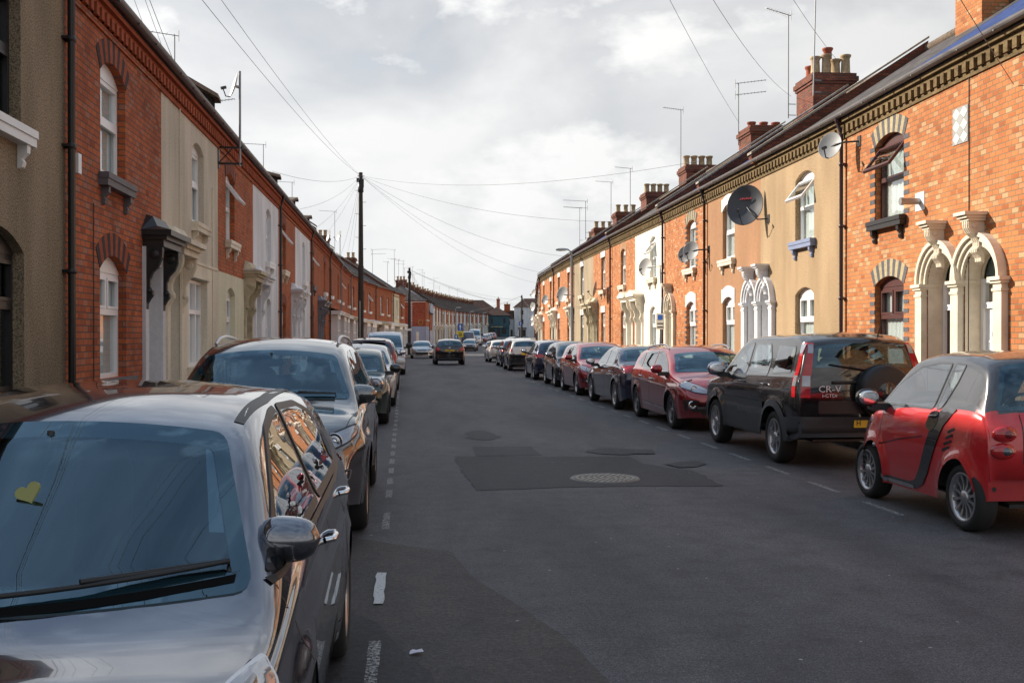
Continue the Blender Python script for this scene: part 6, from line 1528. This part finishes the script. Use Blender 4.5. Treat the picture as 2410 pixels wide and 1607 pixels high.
# white van
def van(label,paint,L_=4.35,w=1.83,H=1.82,cow=1.25,name='parked_van',high=False,lad=False):
    wb=L_*.62; yf=wb/2+L_*.195; yr=-(L_-yf); sh=1.08 if not high else 1.35
    top=[(yr,.6),(yr+.005,1.0),(yr+.02,H-.25),(yr+.08,H-.05),(yr+.3,H-.01),(-.5,H),(.0 if not high else .4,H-.02),(.3 if not high else .8,H-.12),((.3+cow)/2+.05,(H-.12+sh+.08)/2+.04),(cow,sh+.08),(cow+.15,sh+.05),(yf-.3,sh-.06),(yf-.08,sh-.22),(yf-.01,.6),(yf,.45)]
    sp=dict(w=w,wb=wb,ar=.37,wr=.31,tr=.315,tumble=.16 if not high else .08,crown=.05,zm=.8,sill=.24,top=top,shoulder=[(yr,sh),(cow,sh-.03),(yf,sh-.25)],ws=(cow,.34 if not high else .84),seatz=.65,seaty=(.2,),shz=sh,bowf=.26)
    c=Car(sp,paint,see=False,label=label,name=name,cat='van'); c.screens()
    for ax in 'RL': c.pane('side_window',ax,[(cow-.25,sh+.04),(.35 if not high else .85,H-.28),(-.1,H-.22),(-.1,sh+.04)],.05,.03)
    c.lamp('headlight','F',[(.5,sh-.35),(.62,sh-.2),(.84,sh-.12),(.85,sh-.3),(.7,sh-.4)],M_clear)
    c.patch('grille','F',[(-.45,sh-.38),(.45,sh-.38),(.4,sh-.28),(-.4,sh-.28)],M_black,r=.02); c.patch('lower_intake','F',[(-.6,.34),(.6,.34),(.5,.52),(-.5,.52)],M_black,r=.03); c.plate('F',0,.58,None,M_wplate); c.plate('B',0,.7,None)
    c.lamp('tail_light','B',[(.76,.8),(.88,.8),(.88,1.15),(.78,1.15)],M_red); c.strip('panel_gap','B',[(0,.5),(0,H-.2)],.012,M_black)
    common(c,[[(-.15,sh),(-.15,.3)],[(.95,sh),(.95,.3)]],[(-.02,sh-.1)]); c.wheels(n=6,rm=M_dalloy); c.mirror(cow-.45,sh+.1,M_black,sc=1.3)
    return c
c=van('white panel van facing the camera on the left, tallest of the near row',P_vw,H=1.84); c.finish(); c.put(-.85,46.5,-1); VAN=c
c=hatch('silver saloon with dark grille facing the camera left of the moving black hatchback',P_sv,H=1.46,L_=4.6,w=1.81); c.finish(); c.put(1.45,87.5,-1); SK=c
# black moving hatchback in the middle of the road
c=hatch('black hatchback with yellow plate driving away in the middle of the street',P_bk,see=True,H=1.49,L_=4.2,w=1.76,plate='LX58 FML',lampr=[(.52,.84),(.64,.78),(.84,.82),(.86,.98),(.74,1.02),(.58,.98)],name='moving_car',platef=None)
for z in (.82,): pass
pl=[o for o in c.root.children if o.name.startswith('number_plate')]
h,n=c.cast((0,.97),'B'); m=MB(); m.lathe([(.045,0),(.055,.012),(.065,.0)],20,0,(0,h.y-.012,.97),'y'); m.prism([(-.035,1.0),(-.015,.94),(0,.97),(.015,.94),(.035,1.0),(.02,1.0),(.012,.975),(0,1.0),(-.012,.975),(-.02,1.0)],h.y-.016,h.y-.006); m.build('round_badge',M_chrome,c.root)
c.strip('bumper_line','B',[(-.55,.30),(.55,.30)],.03,M_chrome,.02); c.finish(); c.put(2.58,61.3,1); GOLF=c
for o in pl:
    pass
# right side cars, nearest last
M_rd3=P_red
# red estate
c=hatch('wine red estate car with silver roof rails facing the camera on the right',P_red,see=True,est=True,H=1.49,L_=4.56,w=1.81,rails=M_chrome,tr=.32,wheelm=M_dalloy,lampf=[(.36,.70),(.46,.76),(.70,.86),(.84,.9),(.87,.86),(.84,.76),(.66,.68),(.48,.655)],wn=5)
c.lamp('fog_lamp_panel','F',[(.46,.34),(.8,.36),(.84,.56),(.6,.55)],M_black,r=.03,off=.009)
for sx in (1,-1):
    h,n=c.cast((sx*.7,.47),'F'); m=MB(); m.lathe([(0,.01),(.05,.008),(.07,.02),(.078,.0)],18,0,(h.x,h.y+.012,h.z),'y'); m.build('fog_lamp',M_chrome,c.root)
    for k in range(5): m=MB(); h,n=c.cast((sx*(.48+.03*k),.42),'F'); m.box(sx*(.48+.03*k)-.01,sx*(.48+.03*k)+.01,h.y,h.y+.025,.40,.44); m.build('daytime_lamp',M_clear,c.root)
for ax in 'RL': c.strip('sill_chrome',ax,[(.9,.33),(.1,.35)],.03,M_chrome,.008); c.strip('sill_chrome',ax,[(-.0,.35),(-.85,.36)],.03,M_chrome,.008)
c.finish(); c.put(5.68,19.85,-1)
# dark saloon facing away
c=hatch('dark navy saloon with red tail lights facing away on the right',P_nv,see=True,saloon=True,H=1.46,L_=4.9,w=1.86,tr=.335,mir=P_bk,plate=None,lampr=[(.50,.86),(.64,.84),(.86,.84),(.90,.98),(.84,1.02),(.5,1.0)],wn=10); c.finish(); c.put(5.68,24.95,1)
c=hatch('wine red hatchback facing the camera on the right, far side of the navy saloon',P_red,see=True,H=1.49,L_=4.3,w=1.79,lampf=[(.38,.70),(.52,.76),(.74,.83),(.84,.87),(.86,.8),(.80,.7),(.6,.655)],wn=6); c.finish(); c.put(5.7,30.4,-1)
c=hatch('small dark grey hatchback with silver mirrors facing the camera on the right',P_dg,see=True,H=1.49,L_=3.7,w=1.66,mir=P_sv,door5=False,lampf=[(.44,.66),(.54,.72),(.68,.78),(.78,.76),(.76,.66),(.6,.6)]); c.finish(); c.put(5.7,35.0,-1)
c=hatch('navy hatchback with purplish tail lamp facing away on the right',P_nv,see=True,H=1.52,L_=4.0,w=1.74,lampr=[(.5,.90),(.62,.84),(.82,.84),(.85,.94),(.72,1.0),(.58,.98)]); c.finish(); c.put(5.72,40.5,1)
c=hatch('dark city car with white rear pillar and round red lamp facing away on the right',P_dg,see=True,H=1.55,L_=3.5,w=1.67,lampr=[(.66,.90),(.82,.90),(.82,1.06),(.66,1.06)],plate=None,roof=P_wh,sp_extra=dict(roofz=[(-3,.80),(-1.35,.80),(-1.25,1.47),(3,1.47)])); c.finish(); c.put(5.75,50.6,1)
c=hatch('navy hatchback beyond the dark city car on the right',P_nv,H=1.48,L_=3.9,w=1.72); c.finish(); c.put(5.95,56.6,1)
c=hatch('white hatchback at the bend on the right with small red lamps facing away',P_wh,H=1.45,L_=4.0,w=1.74,lampr=[(.58,.90),(.84,.84),(.85,.93),(.64,.97)]); c.finish(); c.put(6.3,68.8,1); WH=c
# --- black SUV with spare wheel
SPC=dict(w=1.78,wb=2.62,ar=.41,wr=.335,tr=.345,tumble=.31,crown=.05,zm=.8,sill=.32,kl=.03,ku=.02,
 top=[(-2.15,.62),(-2.145,1.0),(-2.12,1.2),(-2.06,1.45),(-1.98,1.62),(-1.8,1.685),(-1.0,1.71),(-.2,1.70),(.2,1.67),(.42,1.61),(.85,1.36),(1.22,1.13),(1.32,1.10),(1.75,1.03),(2.05,.94),(2.15,.8),(2.18,.62),(2.19,.5)],
 shoulder=[(-2.2,1.13),(0,1.09),(1.2,1.05),(1.8,.95),(2.2,.8)],crease=[(-2,.98),(2,.92)],ca=.006,flare=.035,ws=(1.24,.44),rw=(-2.11,-2.0),rwm=.10,seatz=.72,seaty=(.1,-.75),shz=1.12,bowf=.24,bowr=.07,rend=.02,lowz=[(-3,.62),(3,.62)])
P_cb=carpaint('charcoal pearl',(.014,.013,.014),.3,.22)
c=Car(SPC,P_cb,label='black sport utility car with spare wheel cover and tall red tail lamps on the right',low=M_trim)
c.screens()
for ax in 'RL':
    c.pane('side_window',ax,[(.86,1.13),(.5,1.37),(.22,1.52),(-.0,1.575),(-.12,1.58),(-.12,1.13)],.05,.025); c.pane('side_window',ax,[(-.2,1.13),(-.2,1.58),(-.78,1.58),(-.98,1.38),(-1.0,1.13)],.04,.025); c.pane('side_window',ax,[(-1.12,1.16),(-1.1,1.57),(-1.72,1.55),(-1.80,1.20)],.07,.025)
    c.strip('body_moulding',ax,[(.92,.74),(-.92,.74)],.09,M_trim,.014); c.strip('sill_trim',ax,[(.88,.40),(-.88,.40)],.10,M_trim,.012)
    for a in (1.31,-1.31):
        c.strip('wheel_arch_trim',ax,[(a+.455*math.cos(t*math.pi/14),.335+.455*math.sin(t*math.pi/14)) for t in range(0,15)],.085,M_trim,.012)
for ax in 'RL': c.patch('tail_light_side',ax,[(-2.02,.90),(-1.93,.90),(-1.92,1.3),(-1.86,1.58),(-1.95,1.58),(-2.01,1.3)],M_red,off=.012,r=.02)
tl=c.lamp('tail_light','B',[(.70,.90),(.82,.90),(.805,1.13),(.75,1.3),(.665,1.58),(.60,1.58),(.655,1.3),(.69,1.13)],M_red,r=.0,off=.012)
c.lamp('reverse_lamp','B',[(.70,1.04),(.80,1.04),(.785,1.17),(.69,1.17)],M_clear,r=.0,off=.018); c.lamp('upper_lamp','B',[(.63,1.45),(.69,1.45),(.665,1.56),(.61,1.56)],M_clear,r=.0,off=.018)
for ax in 'RL': c.patch('reverse_lamp_side',ax,[(-2.02,1.04),(-1.94,1.04),(-1.94,1.17),(-2.02,1.17)],M_clear,off=.018); c.patch('upper_lamp_side',ax,[(-1.97,1.45),(-1.90,1.45),(-1.87,1.56),(-1.95,1.56)],M_clear,off=.018)
for sx in (1,-1): c.strip('bumper_reflector','B',[(sx*.55,.52),(sx*.78,.52)],.035,M_dred,.012)
c.patch('rear_bumper','B',[(-.86,.36),(.86,.36),(.88,.66),(-.88,.66)],M_trim,off=.02,skirt=.05,r=.05)
c.patch('tailgate_panel','B',[(-.60,.70),(.1,.70),(.1,.86),(-.60,.86)],M_black,off=.010,r=.03)
# spare wheel cover, offset
mb=MB(); mb.lathe([(0,-.20),(.25,-.20),(.31,-.185),(.335,-.15),(.34,-.02),(.30,.06)],36,0,(.2,-2.16,.98),'y'); sw=mb.build('spare_wheel_cover',M_black,c.root)
mb=MB(); mb.lathe([(0,-.208),(.1,-.208),(.12,-.2)],24,0,(.2,-2.16,.98),'y'); mb.build('cover_boss',M_gloss,sw)
h,n=c.cast((-.40,1.02),'B')
BX=lambda x,z,y:Matrix.Translation((x,y,z))@Matrix.Rotation(R(90),4,'X')
text('CR-V',.115,M_badge,c.root,BX(-.46,1.005,h.y-.012),'lettering',.004,1.15); text('i-CTDi',.06,M_badge,c.root,BX(-.46,.925,h.y-.012),'lettering',.003,1.15)
h,n=c.cast((0.02,1.19),'B'); m=MB(); e=m.tube; y_=h.y-.02
m.prism([(-.045,1.16),(-.03,1.225),(-.015,1.225),(-.02,1.2),(.03,1.2),(.025,1.225),(.04,1.225),(.055,1.16),(.038,1.16),(.034,1.185),(-.024,1.185),(-.028,1.16)],y_,y_+.01); m.build('letter_emblem',M_chrome,c.root)
m=MB(); m.tube([(-.12,h.y-.03,1.09),(-.42,h.y-.03,1.09)],.02,8); m.build('tailgate_handle',M_black,c.root)
c.plate('B',.12,.58,None,M_yplate,off=.055); pl=[o for o in c.root.children if o.name.startswith('number_plate')][0]
hh,n=c.cast((-.03,.58),'B'); text('H',.10,M_ink,pl,BX(-.085,.58,hh.y-.058),'lettering',.002,.85)
c.lamp('headlight','F',[(.4,.78),(.5,.88),(.84,.93),(.86,.82),(.6,.75)],M_clear); c.patch('grille','F',[(-.36,.72),(.36,.72),(.36,.84),(-.36,.84)],M_black); c.plate('F',0,.55,None,M_wplate)
c.patch('front_bumper','F',[(-.86,.4),(.86,.4),(.88,.64),(-.88,.64)],M_trim,off=.012,skirt=.04)
common(c,[[(.9,1.1),(.92,.7),(.85,.4)],[(-.16,1.1),(-.17,.7),(-.15,.38)],[(-1.04,1.1),(-1.05,.9),(-.88,.6),(-.85,.42)]],[(-.02,1.02),(-.95,1.02)],hm=P_cb)
c.strip('panel_gap','R',[(-1.35,.9),(-1.55,.9),(-1.55,1.05),(-1.35,1.05),(-1.35,.9)],.006,M_black); c.strip('panel_gap','L',[(-1.35,.9),(-1.55,.9),(-1.55,1.05),(-1.35,1.05),(-1.35,.9)],.006,M_black)
c.wheels(n=6,rm=M_alloy); c.interior(drv=1); c.mirror(.74,1.12,P_sv,sc=1.25)
m=MB(); m.tube([(.35,-1.75,1.68),(.30,-1.98,1.86)],.007,6); m.lathe([(.02,0),(.012,.02)],8,0,(.35,-1.75,1.675)); m.build('roof_aerial',M_black,c.root)
c.wiper('B',(.05,1.22),(-.45,1.3)); c.finish(); c.put(5.75,14.72,1); CRV=c
# --- red micro car
SPF=dict(w=1.56,wb=1.867,ar=.335,wr=.285,tr=.29,rimf=.72,tumble=.38,crown=.055,zm=.62,sill=.22,kl=.03,ku=.05,
 top=[(-1.36,.5),(-1.355,.75),(-1.33,.93),(-1.26,1.06),(-1.14,1.33),(-1.02,1.47),(-.8,1.525),(-.35,1.545),(.05,1.53),(.3,1.48),(.62,1.27),(.9,1.05),(.97,1.0),(1.15,.93),(1.28,.80),(1.33,.66),(1.345,.5),(1.35,.4)],
 shoulder=[(-1.4,1.0),(-.6,.99),(.3,.93),(.9,.90),(1.35,.62)],crease=[(-1.4,.8),(1.4,.7)],ca=.0,flare=.04,ws=(.9,.32),rw=(-1.27,-1.03),rwm=.06,seatz=.55,seaty=(-.15,),shz=1.0,bowf=.26,bowr=.16,rend=.06,roofz=[(-1.4,1.035),(-.4,1.035),(.2,.975),(.95,.94),(1.4,1.2)])
P_tri=carpaint('dark grey roof shell',(.05,.052,.06),.5,.25)
c=Car(SPF,P_red2,roof=P_tri,label='bright red two seat micro car with black side sweep at the right edge',low=P_red2)
c.screens()
for ax in 'RL':
    c.pane('side_window',ax,[(.72,.985),(.45,1.22),(.15,1.38),(-.2,1.43),(-.42,1.43),(-.36,1.00)],.04,.02); c.pane('side_window',ax,[(-.42,1.0),(-.48,1.43),(-.66,1.42),(-.62,1.25),(-.50,1.01)],.03,.015)
    c.patch('side_sweep',ax,[(.56,.30),(.56,.245),(-.12,.245),(-.26,.30),(-.36,.42),(-.60,.86),(-.78,1.03),(-.56,1.05),(-.44,.92),(-.22,.46),(-.12,.33),(0,.30)],P_tri,off=.010,skirt=.02,r=.03)
    c.patch('handle_recess',ax,[(-.30,.85),(-.42,.80),(-.52,.90),(-.50,1.0),(-.36,.98)],M_gloss,off=.013,r=.04)
    for k in range(4): c.strip('vent_slot',ax,[(-.62-.025*k,.66+.055*k),(-.74-.02*k,.70+.055*k)],.025,M_black,.004)
    c.strip('door_crease_shade',ax,[(.58,.60),(.2,.68),(-.25,.75)],.012,P_burg,.003)  # flat darker red strip paints in the shade line of a crease
    c.strip('sill_silver',ax,[(.52,.262),(-.1,.262)],.035,M_alloy,.014)
for sx in (1,-1):
    for z,xx in ((.86,.58),(.72,.60)):
        h,n=c.cast((sx*xx,z),'B')
        m=MB(); m.blob((sx*xx,h.y,z),(.115,.05,.07),0,20,10); m.build('tail_light',M_red,c.root)
        m=MB(); m.blob((sx*(xx-.01),h.y-.03,z),(.055,.03,.038),0,14,8); m.build('inner_lamp',M_dred if z>.8 else M_lampd,c.root)
c.strip('panel_gap','B',[(-.44,1.02),(-.45,.62),(-.38,.52),(.38,.52),(.45,.62),(.44,1.02)],.008,M_black)
c.strip('badge_bar','B',[(.1,.80),(.3,.80)],.03,M_alloy,.012); c.plate('B',0,.66,None)
for sx in (1,-1):
    h,n=c.cast((sx*.66,.33),'B'); m=MB(); m.lathe([(0,.0),(.02,.0)],12,0,(sx*.66,h.y-.006,.40),'y'); m.build('sensor',M_black,c.root)
c.lamp('headlight','F',[(.46,.70),(.56,.84),(.7,.84),(.72,.7),(.6,.64)],M_clear,r=.05,bulge=.02); c.patch('lower_intake','F',[(-.35,.34),(.35,.34),(.3,.52),(-.3,.52)],M_black)
common(c,[[(.60,.95),(.62,.6),(.58,.28)]],[],hm=M_gloss)
for ax,sg in (('R',1),('L',-1)):
    h,n=c.cast((.66,.58),ax); m=MB(); m.blob((h.x,.66,.58),(.012,.03,.02),0,10,6); m.build('side_repeater',M_amber if 0 else M_clear,c.root)
    m=MB(); h,n=c.cast((-.42,.94),ax); m.tube([(h.x+sg*.012,-.36,.945),(h.x+sg*.035,-.42,.95),(h.x+sg*.012,-.50,.955)],.012,6); m.build('door_handle',M_gloss,c.root)
c.wheels(n=12,tw=.17) if 0 else None
SPF['sw']=.026; c.wheels(n=12,tw=.17,rm=M_alloy); c.interior(drv=1); c.mirror(.60,1.0,M_black,x=.76,sc=1.05); c.finish(); c.put(5.54,9.47,1)
# ---------------------------------------------------------------- far cars: copies of a few kinds
def far(src,x,y,facing,label,swap,group,tilt=True):
    d=dup(src.root,(x,y,gz(y)),0,label,group,swap); s_=1 if facing>0 else -1; f=lk if x<(lk(y)+rk(y))/2 else rk
    ang=math.atan2(f(y+3)-f(y-3),6); d.rotation_euler=(math.atan2(gz(y+2)-gz(y-2),4)*s_,0,-ang+(0 if s_>0 else math.pi)); return d
gl='cars parked along the far left kerb past the side street'; gr='cars parked along the far right kerb past the bend'
rng=random.Random(4)
lab=[('dark red hatchback, nearest of the far left cars past the side street','light silver metallic','burgundy metallic'),('dark hatchback second of the far left cars','light silver metallic','graphite metallic'),('silver hatchback third of the far left cars in front of the blue van',None,None)]
def sw(c_,p): return {c_:MATS[p]}
far(SK,8.2,132,-1,'dark graphite hatchback, nearest of the far left cars behind the moving one',sw('light silver metallic','graphite metallic'),gl)
far(SK,8.9,139,-1,'burgundy hatchback second in the far left row past the side street',sw('light silver metallic','burgundy metallic'),gl)
far(SK,9.3,147,-1,'pearl white hatchback third in the far left row past the side street',sw('light silver metallic','pearl white'),gl)
far(VAN,9.4,154,1,'blue van among the far left parked cars',sw('van white','blue van paint'),gl).scale=(1.15,1.2,1.3)
far(SK,10.3,162.5,-1,'silver car between the blue van and the white van',{},gl)
far(SK,12.7,182,-1,'silver car just beyond the tall white van',{},gl)
far(VAN,11.6,172,-1,'tall white van in the far left row',{},gl).scale=(1.2,1.35,1.45)
for y,p,l in ((201,'wine red metallic','wine red car beyond the tall white van'),(209,'light silver metallic','second silver car beyond the tall white van'),(217,'pearl white','white car beyond the tall white van'),(226,'wine red metallic','farthest red car in front of the teal pub'),(234,'bright red paint','bright red car beside the teal pub')):
    far(SK,lk(y)+2.2,y,-1,l,sw('light silver metallic',p) if p!='light silver metallic' else {},gl)
for y,p,l in ((84,'pearl white','white car seen over the roof of the white hatchback at the bend'),(95,'light silver metallic','silver car past the bend on the right'),(104,'graphite metallic','dark car past the bend on the right'),(114,'light silver metallic','second silver car past the bend on the right'),(126,'burgundy metallic','burgundy car past the bend on the right'),(140,'light silver metallic','third silver car past the bend on the right'),(155,'pearl white','white car far past the bend on the right'),(170,'graphite metallic','dark car far past the bend on the right')):
    far(WH,rk(y)-1.25-(.8 if y>90 else 0),y,1,l,sw('pearl white',p) if p!='pearl white' else {},gr)
